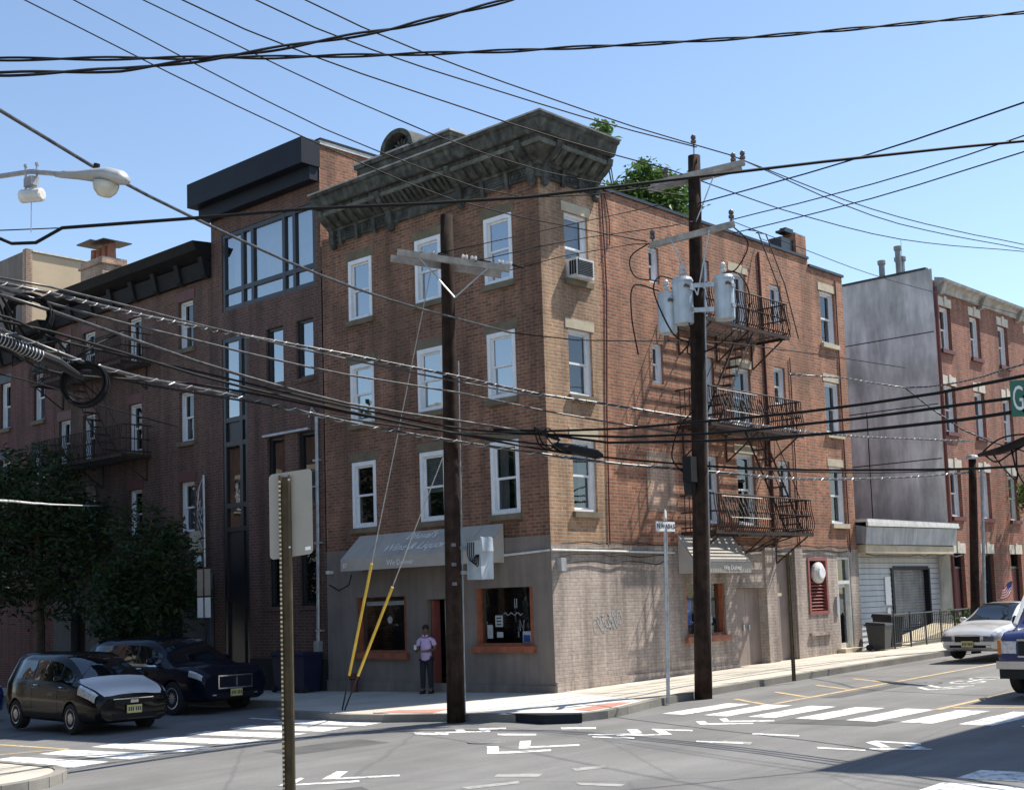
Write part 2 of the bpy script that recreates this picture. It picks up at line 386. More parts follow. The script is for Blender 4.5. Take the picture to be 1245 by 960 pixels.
def window(parent, P, u0, u1, z0, z1, fm='white_vinyl', gm='glass', fw=.065, n1=.0, sash=True, split=.5, sill='brownstone', lintel='brownstone',
           lh=.22, inside=None, name='window', sillw=.06, key=False):
    b = MB(); nb = n1-.13
    b.ubox(P, u0, u0+fw, nb, n1, z0, z1); b.ubox(P, u1-fw, u1, nb, n1, z0, z1)
    b.ubox(P, u0+fw, u1-fw, nb, n1, z1-fw, z1); b.ubox(P, u0+fw, u1-fw, nb, n1+.015, z0, z0+fw*.8)
    w = b.build(name, fm, parent)
    a0, a1, b0, b1 = u0+fw, u1-fw, z0+fw*.8, z1-fw; zm = b0+(b1-b0)*split; s = .045
    if sash:
        for (q0, q1, na) in ((zm-.02, b1, n1-.07), (b0, zm+.02, n1-.10)):
            c = MB(); c.ubox(P, a0, a0+s, na-.03, na, q0, q1); c.ubox(P, a1-s, a1, na-.03, na, q0, q1)
            c.ubox(P, a0+s, a1-s, na-.03, na, q0, q0+s); c.ubox(P, a0+s, a1-s, na-.03, na, q1-s, q1); c.build('sash', fm, w)
            MB().quad(P(a0+s, na-.015, q0+s), P(a1-s, na-.015, q0+s), P(a1-s, na-.015, q1-s), P(a0+s, na-.015, q1-s)).build('pane', gm, w)
    else:
        MB().quad(P(a0, n1-.09, b0), P(a1, n1-.09, b0), P(a1, n1-.09, b1), P(a0, n1-.09, b1)).build('pane', gm, w)
    if sill: MB().ubox(P, u0-sillw, u1+sillw, -.1, .085, z0-.13, z0-.002).build('sill', sill, w)
    if lintel:
        MB().ubox(P, u0-.09, u1+.09, -.1, .014, z1+.002, z1+lh).build('lintel', lintel, w)
        if key: MB().ubox(P, (u0+u1)/2-.09, (u0+u1)/2+.09, -.08, .045, z1+.004, z1+lh+.05).build('keystone', lintel, w)
    if inside == 'curtain':
        c = MB(); k = 10
        for (s0, s1) in ((a0, a0+(a1-a0)*.38), (a0+(a1-a0)*.62, a1)):
            pts = [(s0+(s1-s0)*i/k, n1-.22+.025*math.sin(i*2.2)) for i in range(k+1)]
            for i in range(k): c.quad(P(pts[i][0], pts[i][1], b0), P(pts[i+1][0], pts[i+1][1], b0), P(pts[i+1][0], pts[i+1][1], b1), P(pts[i][0], pts[i][1], b1))
        c.build('curtain', 'curtain', w)
    elif inside == 'blind':
        c = MB(); zz = b1
        while zz > zm-.1: c.ubox(P, a0, a1, n1-.2, n1-.17, zz-.03, zz-.004); zz -= .04
        c.build('blind', 'blind', w)
    return w
def smooth_path(pts, m=6):
    P = [Vector(p) for p in pts]; Q = [P[0]*2-P[1]]+P+[P[-1]*2-P[-2]]; out = []
    for i in range(1, len(Q)-2):
        for k in range(m):
            t = k/m; a, b_, c, e = Q[i-1], Q[i], Q[i+1], Q[i+2]
            out.append(.5*((2*b_)+(c-a)*t+(2*a-5*b_+4*c-e)*t*t+(3*b_-a-3*c+e)*t**3))
    return out+[P[-1]]

# ------------------------------------------------------------------ ground, road, pavements
def sheet(xs, ys, off):
    b = MB(); nx, ny = len(xs), len(ys); vs = [(x, y, gz(x, y, off)) for y in ys for x in xs]
    return b.add(vs, [(j*nx+i, j*nx+i+1, (j+1)*nx+i+1, (j+1)*nx+i) for j in range(ny-1) for i in range(nx-1)])
gr = [-900, -300, -60, -30, -12, 0, 12, 30, 60, 300, 900]
struct(sheet(gr, gr, -.30).build('ground', 'soil', fix=False))
rd = [-60, -40, -25, -12, -6, 0, 6, 12, 25, 40, 60]
road = struct(sheet(rd, rd, ROAD).build('road', 'asphalt', fix=False))

def slab_poly(name, pts, mt, top=0.0, bot=-.28, parent=None):
    bm = bmesh.new(); f = bm.faces.new([bm.verts.new((x, y, gz(x, y, top))) for x, y in pts])
    bmesh.ops.recalc_face_normals(bm, faces=[f])
    if f.normal.z < 0: f.normal_flip()
    e = bmesh.ops.extrude_face_region(bm, geom=[f]); lo = [v for v in e['geom'] if isinstance(v, bmesh.types.BMVert)]
    for v in lo: v.co.z += bot-top
    bmesh.ops.triangulate(bm, faces=bm.faces[:]); bmesh.ops.recalc_face_normals(bm, faces=bm.faces[:])
    me = bpy.data.meshes.new(name); bm.to_mesh(me); bm.free(); me.materials.append(M[mt])
    o = bpy.data.objects.new(name, me); COL.objects.link(o)
    if parent: o.parent = parent
    return o
def arc(cx, cy, rr, a0, a1, n=6): return [(cx+rr*math.cos(R(a0+(a1-a0)*i/n)), cy+rr*math.sin(R(a0+(a1-a0)*i/n))) for i in range(n+1)]
NEc = [(-2.6, 58), (-2.6, 6.2), (-2.75, 5.6), (-3.3, 4.9), (-4.0, 4.3), (-4.3, 3.7), (-4.4, 2.6), (-4.65, 1.2), (-4.55, .3), (-4.2, -.7), (-4.0, -1.6), (-3.95, -2.5), (-3.85, -3.2), (-3.6, -3.7), (-3.1, -3.85), (-2.4, -3.75), (-1.4, -3.5), (-.3, -3.3), (1, -3.12), (3, -3.04), (6, -3.03), (58, -3.03)]
NE = NEc+[(58, 0), (58, 30), (30, 58)]
sw_ne = struct(slab_poly('sidewalk', NE, 'sidewalk'))
NWc = arc(-12.9, -.3, 1.5, -90, 0)
sw_nw = struct(slab_poly('sidewalk', [(-58, -1.8)]+NWc+[(-11.4, 58), (-58, 58)], 'sidewalk'))
SEc = arc(-2.4+1.6, -11.4-1.6, 1.6, 180, 90)
sw_se = struct(slab_poly('sidewalk', [(-2.4, -58)]+SEc+[(58, -11.4), (58, -58)], 'sidewalk'))
SWc = arc(-11.6-1.8, -11.6-1.8, 1.8, 90, 0)
sw_sw = struct(slab_poly('sidewalk', [(-58, -11.6)]+SWc+[(-11.6, -58), (-58, -58)], 'sidewalk'))
def kerb(line, par):
    b = MB(); n = len(line)
    for i in range(n-1):
        (x0, y0), (x1, y1) = line[i], line[i+1]; dx, dy = x1-x0, y1-y0; L = math.hypot(dx, dy); nx, ny = -dy/L*.15, dx/L*.15
        g = .012 if L > .3 else 0
        m = max(1, round(L/1.8)) if L < 30 else max(1, round(min(L, 60)/2.4))
        for k in range(m):
            ax, ay = x0+dx*k/m, y0+dy*k/m; bx, by = x0+dx*(k+1)/m-dx/L*g, y0+dy*(k+1)/m-dy/L*g
            b.hexa([(ax-nx*.08, ay-ny*.08, gz(ax, ay, -.25)), (bx-nx*.08, by-ny*.08, gz(bx, by, -.25)), (bx+nx, by+ny, gz(bx, by, -.25)), (ax+nx, ay+ny, gz(ax, ay, -.25)),
                    (ax-nx*.06, ay-ny*.06, gz(ax, ay, .008)), (bx-nx*.06, by-ny*.06, gz(bx, by, .008)), (bx+nx, by+ny, gz(bx, by, .012)), (ax+nx, ay+ny, gz(ax, ay, .012))])
    b.build('kerb', 'kerb', par)
kerb(NEc[:-1]+[(30, -3.03)], sw_ne)
kerb([(-30, -1.8)]+NWc+[(-11.4, 25)], sw_nw)
# newer concrete at the corner and the red ramps
slab_poly('corner_slab', [(-.02, -.25), (-1.5, .1), (-3.0, .9), (-4.2, 1.0), (-4.37, .3), (-4.03, -.75), (-3.83, -1.65), (-3.78, -2.5), (-3.7, -3.1), (-3.5, -3.52), (-3.08, -3.67), (-2.4, -3.57), (-1.4, -3.32), (-.9, -2.5)], 'sidewalk_new', .009, -.05, sw_ne)
slab_poly('tactile_ramp', [(-4.33, .85), (-3.75, .72), (-3.45, -.3), (-4.1, -.55)], 'ramp_red', .016, -.04, sw_ne)
slab_poly('tactile_ramp', [(-3.2, -3.55), (-2.55, -3.52), (-1.75, -3.32), (-2.0, -2.95), (-3.1, -3.1)], 'ramp_red', .016, -.04, sw_ne)
# paving slabs
sl = MB(); sx, sy = 1.5, 1.36
sl.hexa([(0, 0, -.06), (sx-.018, 0, -.06+.019*sx), (sx-.018, sy-.018, -.06+.019*sx-.016*sy), (0, sy-.018, -.06-.016*sy),
         (0, 0, 0), (sx-.018, 0, .019*sx), (sx-.018, sy-.018, .019*sx-.016*sy), (0, sy-.018, -.016*sy)])
slm = sl.mesh('paving_slab'); slm.materials.append(M['sidewalk'])
rnd = random.Random(3)
def slabs(par, x0, y0, nx, ny):
    for i in range(nx):
        for j in range(ny):
            x, y = x0+i*sx, y0+j*sy; place('paving_slab', slm, par, (x, y, gz(x, y, .006+rnd.uniform(-.0015, .002))))
slabs(sw_ne, .05, -2.8, 22, 2)
slabs(sw_ne, -2.4, 5.8, 1, 14)
slabs(sw_ne, -.9+.0, 5.8, 1, 0)

# markings painted on the road
def mark(pts, mt, name='road_marking', up=.004):
    b = MB(); b.add([(x, y, gz(x, y, ROAD+up)) for x, y in pts], [tuple(range(len(pts)))]); return b.build(name, mt, road)
def line(p, q, w, mt, up=.004):
    dx, dy = q[0]-p[0], q[1]-p[1]; L = math.hypot(dx, dy); nx, ny = -dy/L*w/2, dx/L*w/2
    return mark([(p[0]-nx, p[1]-ny), (q[0]-nx, q[1]-ny), (q[0]+nx, q[1]+ny), (p[0]+nx, p[1]+ny)], mt, up=up)
for k in range(8):
    y = -4.35-.93*k; mark([(-2.2-.08*k, y), (-.32-.1*k, y-.1), (-.4-.1*k, y-.66), (-2.3-.08*k, y-.54)], 'line_white', 'crosswalk_stripe')
for k in range(7):
    x = -10.2+.95*k; mark([(x-.2, 2.95), (x+.05, .3), (x-.62, .2), (x-.75, 2.85)], 'line_white', 'crosswalk_stripe')
mark([(-11.45, .95), (-11.15, -.35), (-11.9, -.2), (-12.2, .6)], 'line_white', 'crosswalk_stripe')
for k in range(4):
    x = -6.75-.93*k; mark([(x-.06, -12.0), (x-.06, -14.2), (x-.68, -14.2), (x-.68, -12.0)], 'line_white', 'crosswalk_stripe')
MARKS = [
[(-5.13,-5.09),(-4.86,-5.93),(-5.0,-6.04),(-5.26,-5.19)],
[(-4.44,-5.3),(-4.36,-5.46),(-4.81,-5.9),(-4.89,-5.74)],
[(-4.27,-5.67),(-4.25,-6.43),(-4.39,-6.52),(-4.41,-5.78)],
[(-4.4,-5.81),(-4.33,-5.93),(-4.85,-6.48),(-4.93,-6.33)],
[(-5.12,-5.64),(-4.84,-6.26),(-4.96,-6.35),(-5.25,-5.74)],
[(-5.35,-5.34),(-5.3,-6.12),(-5.44,-6.22),(-5.49,-5.48)],
[(-4.46,-3.95),(-4.3,-4.57),(-4.51,-4.74),(-4.68,-4.16)],
[(-5.47,-3.47),(-5.33,-4.19),(-5.51,-4.35),(-5.66,-3.68)],
[(-6.84,-4.56),(-6.75,-4.72),(-7.47,-5.4),(-7.52,-5.22)],
[(-7.28,-5.22),(-6.82,-5.8),(-6.98,-5.94),(-7.47,-5.4)],
[(-6.15,-4.59),(-6.06,-4.74),(-6.85,-5.42),(-6.9,-5.25)],
[(-6.65,-5.25),(-6.22,-5.82),(-6.36,-5.94),(-6.82,-5.41)],
[(-5.72,-1.78),(-5.66,-2.56),(-5.84,-2.72),(-5.97,-2.07)],
[(-5.15,-2.16),(-5.07,-2.31),(-5.31,-2.6),(-5.4,-2.47)],
[(-4.95,-2.54),(-4.87,-2.7),(-5.21,-3.08),(-5.32,-2.97)],
[(-4.84,-2.67),(-4.72,-2.97),(-4.9,-3.13),(-5.01,-2.87)],
[(-5.59,-2.14),(-5.17,-3.02),(-5.3,-3.15),(-5.72,-2.31)],
[(-10.81,-4.77),(-10.19,-4.44),(-10.2,-4.54),(-10.69,-4.91)],
[(-10.63,-4.83),(-10.05,-5.44),(-10.16,-5.57),(-10.72,-4.93)],
[(-10.19,-4.87),(-9.59,-4.45),(-9.53,-4.61),(-10.08,-5.05)],
[(-10.01,-4.96),(-9.5,-5.58),(-9.6,-5.69),(-10.12,-5.06)],
[(-3.2,-5.75),(-3.07,-5.84),(-3.52,-6.23),(-3.61,-6.13)],
[(-3.4,-6.11),(-3.17,-6.82),(-3.31,-6.91),(-3.59,-6.21)],
[(-2.73,-5.88),(-2.66,-5.99),(-3.13,-6.38),(-3.19,-6.29)],
[(-2.98,-6.26),(-2.74,-6.94),(-2.91,-7.04),(-3.18,-6.36)],
[(-4.39,-7.58),(-4.46,-8.39),(-4.58,-8.46),(-4.55,-7.67)],
[(-5.4,-7.29),(-5.4,-8.07),(-5.52,-8.14),(-5.53,-7.38)],
[(-5.54,-9.29),(-5.63,-10.02),(-5.73,-10.07),(-5.67,-9.36)],
[(-4.95,-9.66),(-4.74,-9.7),(-5.34,-10.22),(-5.37,-10.09)],
[(-4.74,-9.7),(-4.85,-10.39),(-4.98,-10.45),(-4.86,-9.74)],
[(-5.05,-10.25),(-5.01,-10.39),(-5.4,-10.8),(-5.47,-10.67)],
[(-5.48,-9.99),(-5.3,-10.73),(-5.4,-10.8),(-5.59,-10.05)],
]
for q in [[(-9.01, -6.83), (-8.75, -7.35), (-8.99, -7.49), (-9.19, -6.94)], [(-9.99, -7.17), (-9.34, -7.48), (-9.48, -7.64), (-10.05, -7.36)], [(-8.28, -7.41), (-7.9, -7.63), (-8.07, -7.81), (-8.44, -7.61)], [(-9.19, -8.24), (-9.08, -8.87), (-9.24, -8.94), (-9.32, -8.41)], [(-5.28, -7.67), (-5.33, -8.17), (-5.58, -8.29), (-5.52, -7.83)]]: mark(q, 'scuff', 'paint_scuff')
for q in ([(-8.6, -2.2), (-6.9, -2.5), (-6.7, -1.5), (-8.4, -1.2)], [(-12.2, -6.2), (-10.9, -6.9), (-10.4, -5.9), (-11.8, -5.3)], [(.9, -6.1), (3.8, -6.15), (3.8, -5.75), (.9, -5.7)], [(-3.2, -8.9), (-2.5, -8.95), (-2.45, -7.1), (-3.15, -7.05)]): mark(q, 'asphalt_patch', 'road_patch', up=.002)
for q in MARKS: mark(q, 'line_white', up=.005)
Yl = -5.45
line((-.25, Yl), (6.2, Yl-.05), .13, 'line_yellow'); line((6.2, Yl-.05), (9.5, Yl-.1), .12, 'line_yellow')
for x0 in (-.45, 1.0, 2.6, 4.2): line((x0, Yl+.08), (x0+.95, -4.1), .11, 'line_yellow')
line((-.8, -8.75), (2.2, -8.75), .13, 'line_yellow'); line((-.45, -8.85), (-.25, -10.9), .1, 'line_yellow'); line((2.2, -8.75), (7, -8.8), .13, 'line_yellow')
line((-9.45, 5.6), (-9.4, 3.0), .12, 'line_yellow'); line((-9.45, 3.1), (-10.9, 3.9), .1, 'line_yellow'); line((-9.45, 5.6), (-9.5, 14), .12, 'line_yellow')
line((-4.6, 4.4), (-4.75, 3.2), .1, 'line_white')
# bicycle sharrow further up the street
for dx in (0, .75): 
    line((2.6+dx*.6, -7.05), (3.1+dx*.6, -7.5), .1, 'line_white'); line((2.6+dx*.6, -7.05), (3.1+dx*.6, -6.6), .1, 'line_white')
for c in (4.3, 5.2):
    pts = arc(c, -7.05, .32, 0, 360, 12)
    for i in range(12): line(pts[i], pts[i+1], .07, 'line_white')
line((4.3, -7.05), (4.9, -7.0), .07, 'line_white'); line((4.9, -7.0), (5.2, -7.05), .07, 'line_white'); line((4.55, -7.03), (4.6, -6.7), .07, 'line_white')
# catch basin at the corner and a manhole cover
cb = thing('catch_basin', 'dark curb inlet of the storm drain at the street corner', 'storm drain', (-3.95, -3.1, gz(-3.95, -3.1)))
MB().hexa([(-4.13, -3.3, gz(-4, -3.3, -.125)), (-3.8, -3.86, gz(-3.8, -3.9, -.125)), (-3.6, -3.7, gz(-3.6, -3.7, -.125)), (-3.9, -2.2, gz(-3.9, -2.2, -.125)),
           (-4.13, -3.3, gz(-4, -3.3, .02)), (-3.8, -3.86, gz(-3.8, -3.9, .02)), (-3.6, -3.7, gz(-3.6, -3.7, .02)), (-3.9, -2.2, gz(-3.9, -2.2, .02))]).build('inlet_stone', 'dark_metal', cb)
b = MB(); b.lathe([(.31, 0), (.31, .003), (.27, .004), (.26, .002), (.001, .003)], (-6.35, -4.1, gz(-6.35, -4.1, ROAD+.003)), n=24)
tag(b.build('manhole_cover', 'shutter_steel'), 'round dark manhole cover in the asphalt beside the white arrows', 'manhole cover')

# ------------------------------------------------------------------ the corner building
BX, BY, BT = 13.45, 7.46, 11.28
cbld = thing('corner_building', 'four storey brick corner building with carved dark cornice and wine shop', 'building', (0, 0, 0))
PL, PR_ = PX(0), PY(0)
rows = [(8.97, 10.5), (6.37, 7.86), (3.80, 5.42)]
colsL = [(.83, 1.69), (3.10, 3.98), (5.54, 6.42)]
colsR = [(.82, 1.64), (12.09, 12.92)]
GF = 3.08
hL = [(a, c, z0, z1) for (z0, z1) in rows for (a, c) in colsL]
hR = [(a, c, z0, z1) for (z0, z1) in rows for (a, c) in colsR]
small = [(3.92, 4.34, 9.4, 10.28), (3.92, 4.34, 6.96, 7.92), (9.38, 9.95, 9.2, 10.25), (9.38, 9.95, 6.95, 7.98), (9.38, 9.95, 4.4, 5.42)]
doorsR = [(5.95, 6.5, 8.72, 10.35), (5.95, 6.5, 6.2, 7.85), (5.95, 6.5, 3.66, 5.35), (7.45, 8.2, 8.72, 10.28), (7.35, 8.2, 6.2, 7.75), (7.35, 8.2, 3.66, 5.5)]
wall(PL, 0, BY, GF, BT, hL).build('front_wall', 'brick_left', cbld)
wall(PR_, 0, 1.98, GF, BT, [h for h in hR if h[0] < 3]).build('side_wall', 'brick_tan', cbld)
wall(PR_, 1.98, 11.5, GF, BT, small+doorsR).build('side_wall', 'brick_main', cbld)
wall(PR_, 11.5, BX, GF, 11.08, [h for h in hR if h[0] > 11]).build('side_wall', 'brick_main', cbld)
b = wall(PX(BX, 1), 0, BY, -.5, 11.05); wall(PY(BY, 1), 0, BX, -.5, 11.2).build('rear_wall', 'brick_main', cbld); b.build('end_wall', 'brick_main', cbld)
b = MB(); b.box(.22, BX-.22, .22, BY-.2, 10.75, 10.85); b.build('roof', 'roofing', cbld)
b = MB(); b.box(.3, BX-.1, .28, .5, 10.7, 11.02); b.box(.22, .5, .3, BY-.05, 10.7, 11.02); b.build('parapet', 'brick_main', cbld)
b = MB(); b.box(2.1, 11.5, -.05, .3, BT, BT+.07); b.box(11.52, BX+.05, -.05, .3, 11.08, 11.15); b.build('coping', 'black_frame', cbld)
for i, (z0, z1) in enumerate(rows):
    for j, (a, c) in enumerate(colsL):
        window(cbld, PL, a, c, z0, z1, fw=.10, n1=.012, gm='glass_sky' if i < 2 else 'glass', inside=[[None, None, None], [None, None, None], ['curtain', 'blind', None]][i][j])
    for j, (a, c) in enumerate(colsR):
        window(cbld, PR_, a, c, z0, z1, fw=.07, n1=-.06, lintel='limestone', sill='brownstone' if j == 0 else 'limestone', inside=['blind', None, 'curtain'][i] if j == 0 else ('curtain' if i == 1 else None))
for (a, c, z0, z1) in small: window(cbld, PR_, a, c, z0, z1, fw=.06, n1=-.06, sill=None, lintel=None)
for k, (a, c, z0, z1) in enumerate(doorsR): window(cbld, PR_, a, c, z0, z1, fw=.07, n1=-.07, sill=None, lintel='limestone' if k > 2 else None)
# interiors: one dark shell behind both facades so the panes never look into an empty box
b = MB()
for z in (GF, 6.0, 8.6): b.box(.7, BX-.3, .7, BY-.3, z, z+2.4)
b.build('interior', 'dark_interior', cbld)
# bricked up patch
MB().ubox(PR_, 3.5, 4.6, -.02, .006, 3.9, 5.3).build('wall_patch', 'brick_pale', cbld)

# ground floor, painted
shopL, doorL, shopR = (4.55, 6.35, .77, 2.1), (3.05, 3.85, -.25, 2.0), (.55, 2.28, .93, 2.2)
wall(PX(-.02), -.02, BY, -.6, GF+.2, [shopL, doorL, shopR], .35).build('shop_front', 'render_grey', cbld)
MB().ubox(PX(-.02), -.05, BY, 0, .05, -.5, .1).build('plinth', 'render_grey', cbld)
gwin, gdd, gd2, gvent, gdoor = (4.8, 6.5, .92, 2.18), (7.0, 8.35, -.2, 2.05), (8.92, 9.78, -.2, 2.9), (10.55, 11.6, 1.29, 2.84), (12.18, 12.95, -.2, 2.85)
wall(PY(-.02), -.02, BX, -.6, GF, [gwin, gdd, gd2, gvent, gdoor], .3).build('side_shop_wall', 'brick_painted', cbld)
b = MB(); b.ubox(PY(-.02), -.02, 4.6, .0, .05, -.5, .17); b.ubox(PY(-.02), 4.6, 7.0, 0, .03, -.5, .16); b.build('plinth', 'brick_painted', cbld)
b = MB()
for (x, w) in ((8.37, .5), (9.85, .4)): b.ubox(PY(-.02), x, x+w, .002, .05, -.3, GF)
b.build('pilaster', 'brick_painted', cbld)
def shopwin(P, o, fr, gm='glass_shop'):
    a, c, z0, z1 = o; w = .13
    b = MB(); b.ubox(P, a, a+w, -.22, -.05, z0, z1); b.ubox(P, c-w*.5, c, -.22, -.05, z0, z1); b.ubox(P, a+w, c-w*.5, -.22, -.05, z0, z0+.06)
    f = b.build('shop_window', fr, cbld)
    MB().ubox(P, a-.08, c+.06, -.18, .1, z0-.14, z0-.002).build('sill', fr, f)
    MB().quad(P(a+w, -.16, z0+.06), P(c-w*.5, -.16, z0+.06), P(c-w*.5, -.16, z1), P(a+w, -.16, z1)).build('pane', gm, f)
    MB().ubox(P, a, c, -1.3, -1.25, z0-.1, z1+.1).build('backdrop_wall', 'dark_interior', f)
    return f
PLs, PRs = PX(-.02), PY(-.02)
fA = shopwin(PLs, shopL, 'orange_wood'); fB = shopwin(PLs, shopR, 'orange_wood'); fC = shopwin(PRs, gwin, 'orange_wood')
MB().ubox(PLs, 4.7, 6.2, -.32, -.2, 1.9, 2.0).build('shade_roll', 'white_aged', fA)
MB().lathe([(.085, -.005), (.085, .005)], PLs(5.35, -.2, 1.55), (1, 0, 0), 12).build('round_notice', 'paper', fA)
for (yy, zz, w, h, mt) in ((2.02, 1.24, .16, .3, 'paper'), (1.74, 1.47, .22, .25, 'paper'), (1.72, 1.17, .18, .12, 'paper'), (.92, 1.12, .24, .24, 'paper'), (.74, 1.1, .12, .2, 'orange_wood'), (.64, 1.75, .07, .5, 'limestone')):
    MB().ubox(PLs, yy-w/2, yy+w/2, -.2, -.185, zz-h/2, zz+h/2).build('window_notice', mt, fB)
MB().ubox(PLs, .82, 1.02, -.184, -.182, 1.01, 1.16).build('notice_print', 'poster_blue', fB)
for k in range(3): MB().ubox(PLs, 1.67, 1.81, -.184, -.182, 1.38+.07*k, 1.41+.07*k).build('notice_print', 'letter_dark', fB)
for (yy, z0) in ((1.42, 1.45), (1.34, 1.1), (1.05, 1.18)):   # bottles and a neon outline in the window
    b = MB(); b.lathe([(.04, 0), (.042, .2), (.015, .27), (.015, .36)], PLs(yy, -.4, z0), n=8); b.build('bottle', 'glass_car', fB)
b = MB(); b.tube([PLs(1.36-.3*math.sin(t*.1)*0+.28*math.cos(t*.63)*.0+(.28-.056*t), -.24, 1.62+.035*math.sin(t*1.9)) for t in range(11)], .012, 5)
b.tube([PLs(1.3, -.24, 1.75), PLs(1.3, -.24, 1.95), PLs(1.24, -.24, 1.95), PLs(1.24, -.24, 1.75)], .01, 5)
b.tube([PLs(1.16, -.24, 1.25), PLs(1.16, -.24, 1.48), PLs(1.06, -.24, 1.25), PLs(1.04, -.24, 1.48)], .01, 5); b.build('neon_sign', 'neon', fB)
# posters in the side shop window
for (xx, zz, w, h, mt) in ((5.15, 1.5, .3, .62, 'poster_blue'), (6.05, 1.3, .25, .16, 'paper'), (5.1, 1.08, .3, .2, 'plastic')):
    MB().ubox(PRs, xx-w/2, xx+w/2, -.2, -.185, zz-h/2, zz+h/2).build('window_poster', mt, fC)
b = MB(); b.ubox(PRs, 5.95, 6.02, -.4, -.2, .98, 1.3); b.ubox(PRs, 6.2, 6.3, -.4, -.25, .98, 1.15); b.build('window_goods', 'paper', fC)
# left shop door
b = MB(); b.ubox(PLs, 3.72, 3.8, -.3, -.1, -.2, 1.98); b.ubox(PLs, 3.05, 3.12, -.3, -.1, -.2, 1.98); sdr = b.build('shop_door', 'maroon', cbld)
b = MB(); b.ubox(PLs, 3.5, 3.6, -.42, -.34, -.2, 1.98); b.ubox(PLs, 3.12, 3.18, -.42, -.34, -.2, 1.98); b.ubox(PLs, 3.18, 3.5, -.42, -.34, 1.9, 1.98); b.ubox(PLs, 3.18, 3.5, -.42, -.34, -.2, .1); b.build('door_frame', 'white_aged', sdr)
MB().quad(PLs(3.18, -.38, .1), PLs(3.5, -.38, .1), PLs(3.5, -.38, 1.9), PLs(3.18, -.38, 1.9)).build('pane', 'glass', sdr)
MB().ubox(PLs, 3.25, 3.35, -.375, -.37, 1.2, 1.5).build('door_notice', 'poster_blue', sdr)
MB().ubox(PLs, 2.9, 4.0, -1.1, -1.05, -.3, 2.1).build('backdrop_wall', 'dark_interior', sdr)
# side doors
for k in range(2):
    a = 7.02+k*.665; dd = MB().ubox(PRs, a, a+.655, -.24, -.19, -.1, 2.04).build('steel_door', 'door_taupe', cbld)
    MB().ubox(PRs, a+.08+.42*(1-k), a+.14+.42*(1-k), -.19, -.16, .98, 1.12).build('handle', 'galv', dd)
dd = MB().ubox(PRs, 9.2, 9.77, -.22, -.17, -.1, 2.88).build('steel_door', 'door_taupe', cbld)
b = MB(); b.ubox(PRs, 8.93, 9.2, -.28, -.26, 1.95, 2.86); b.build('transom_pane', 'glass', dd); MB().ubox(PRs, 8.93, 9.2, -.22, -.02, 1.82, 1.9).build('sill', 'limestone', dd)
MB().ubox(PRs, 8.93, 9.2, -.25, -.2, -.1, 1.82).build('side_panel', 'door_taupe', dd)
# louvred vent with white fan
a, c, z0, z1 = gvent; b = MB(); P = PRs
b.ubox(P, a, a+.09, -.14, .03, z0, z1); b.ubox(P, c-.09, c, -.14, .03, z0, z1); b.ubox(P, a+.09, c-.09, -.14, .03, z1-.09, z1); b.ubox(P, a+.09, c-.09, -.14, .03, z0, z0+.09)
vent = b.build('louvre_vent', 'maroon', cbld)
MB().ubox(P, a, c, -.3, -.26, z0, z1).build('vent_back', 'dark_interior', vent)
lb = MB(); lb.hexa([P(a+.09, -.14, 0), P(c-.09, -.14, 0), P(c-.09, -.03, -.07), P(a+.09, -.03, -.07), P(a+.09, -.14, .018), P(c-.09, -.14, .018), P(c-.09, -.03, -.052), P(a+.09, -.03, -.052)]); lm = lb.mesh('slat'); lm.materials.append(M['maroon'])
for k in range(9): place('slat', lm, vent, (0, 0, z0+.19+k*.092))
b = MB(); b.lathe([(.27, 0), (.29, .05), (.29, .12), (.2, .17), (.05, .19)], P(11.08, -.05, 2.42), (0, -1, 0), 20)
fan = b.build('vent_fan', 'white_aged', vent, smooth=False); b = MB(); b.lathe([(.17, 0), (.17, .03), (.14, .035)], P(11.08, .13, 2.42), (0, -1, 0), 18); b.build('fan_cap', 'white_vinyl', vent)
MB().ubox(P, 10.5, 11.65, 0, .08, .72, .8).build('ledge', 'brick_painted', cbld)
# entrance door at the far end
b = MB(); a, c, z0, z1 = gdoor
b.ubox(P, a, a+.07, -.2, -.02, .2, z1); b.ubox(P, c-.07, c, -.2, -.02, .2, z1); b.ubox(P, a+.07, c-.07, -.2, -.02, 2.1, 2.2); b.ubox(P, a+.07, c-.07, -.2, -.02, z1-.06, z1)
ed = b.build('entrance_door', 'white_aged', cbld)
MB().quad(P(a+.07, -.12, 2.2), P(c-.07, -.12, 2.2), P(c-.07, -.12, z1-.06), P(a+.07, -.12, z1-.06)).build('transom_pane', 'glass', ed)
b = MB(); b.ubox(P, a+.07, a+.15, -.16, -.11, .25, 2.1); b.ubox(P, c-.15, c-.07, -.16, -.11, .25, 2.1); b.ubox(P, a+.15, c-.15, -.16, -.11, .25, .45); b.ubox(P, a+.15, c-.15, -.16, -.11, 2.0, 2.1); b.build('door_leaf', 'white_aged', ed)
MB().quad(P(a+.15, -.13, .45), P(c-.15, -.13, .45), P(c-.15, -.13, 2.0), P(a+.15, -.13, 2.0)).build('pane', 'glass', ed)
MB().ubox(P, a-.2, c+.1, -.3, .25, -.1, gz(12.5, 0, .12)).build('door_step', 'limestone', ed)
MB().ubox(P, a, c, -.9, -.85, .2, z1).build('backdrop_wall', 'dark_interior', ed)
MB().ubox(P, 11.98, 12.12, 0, .06, 1.25, 1.75).build('intercom', 'galv', cbld)
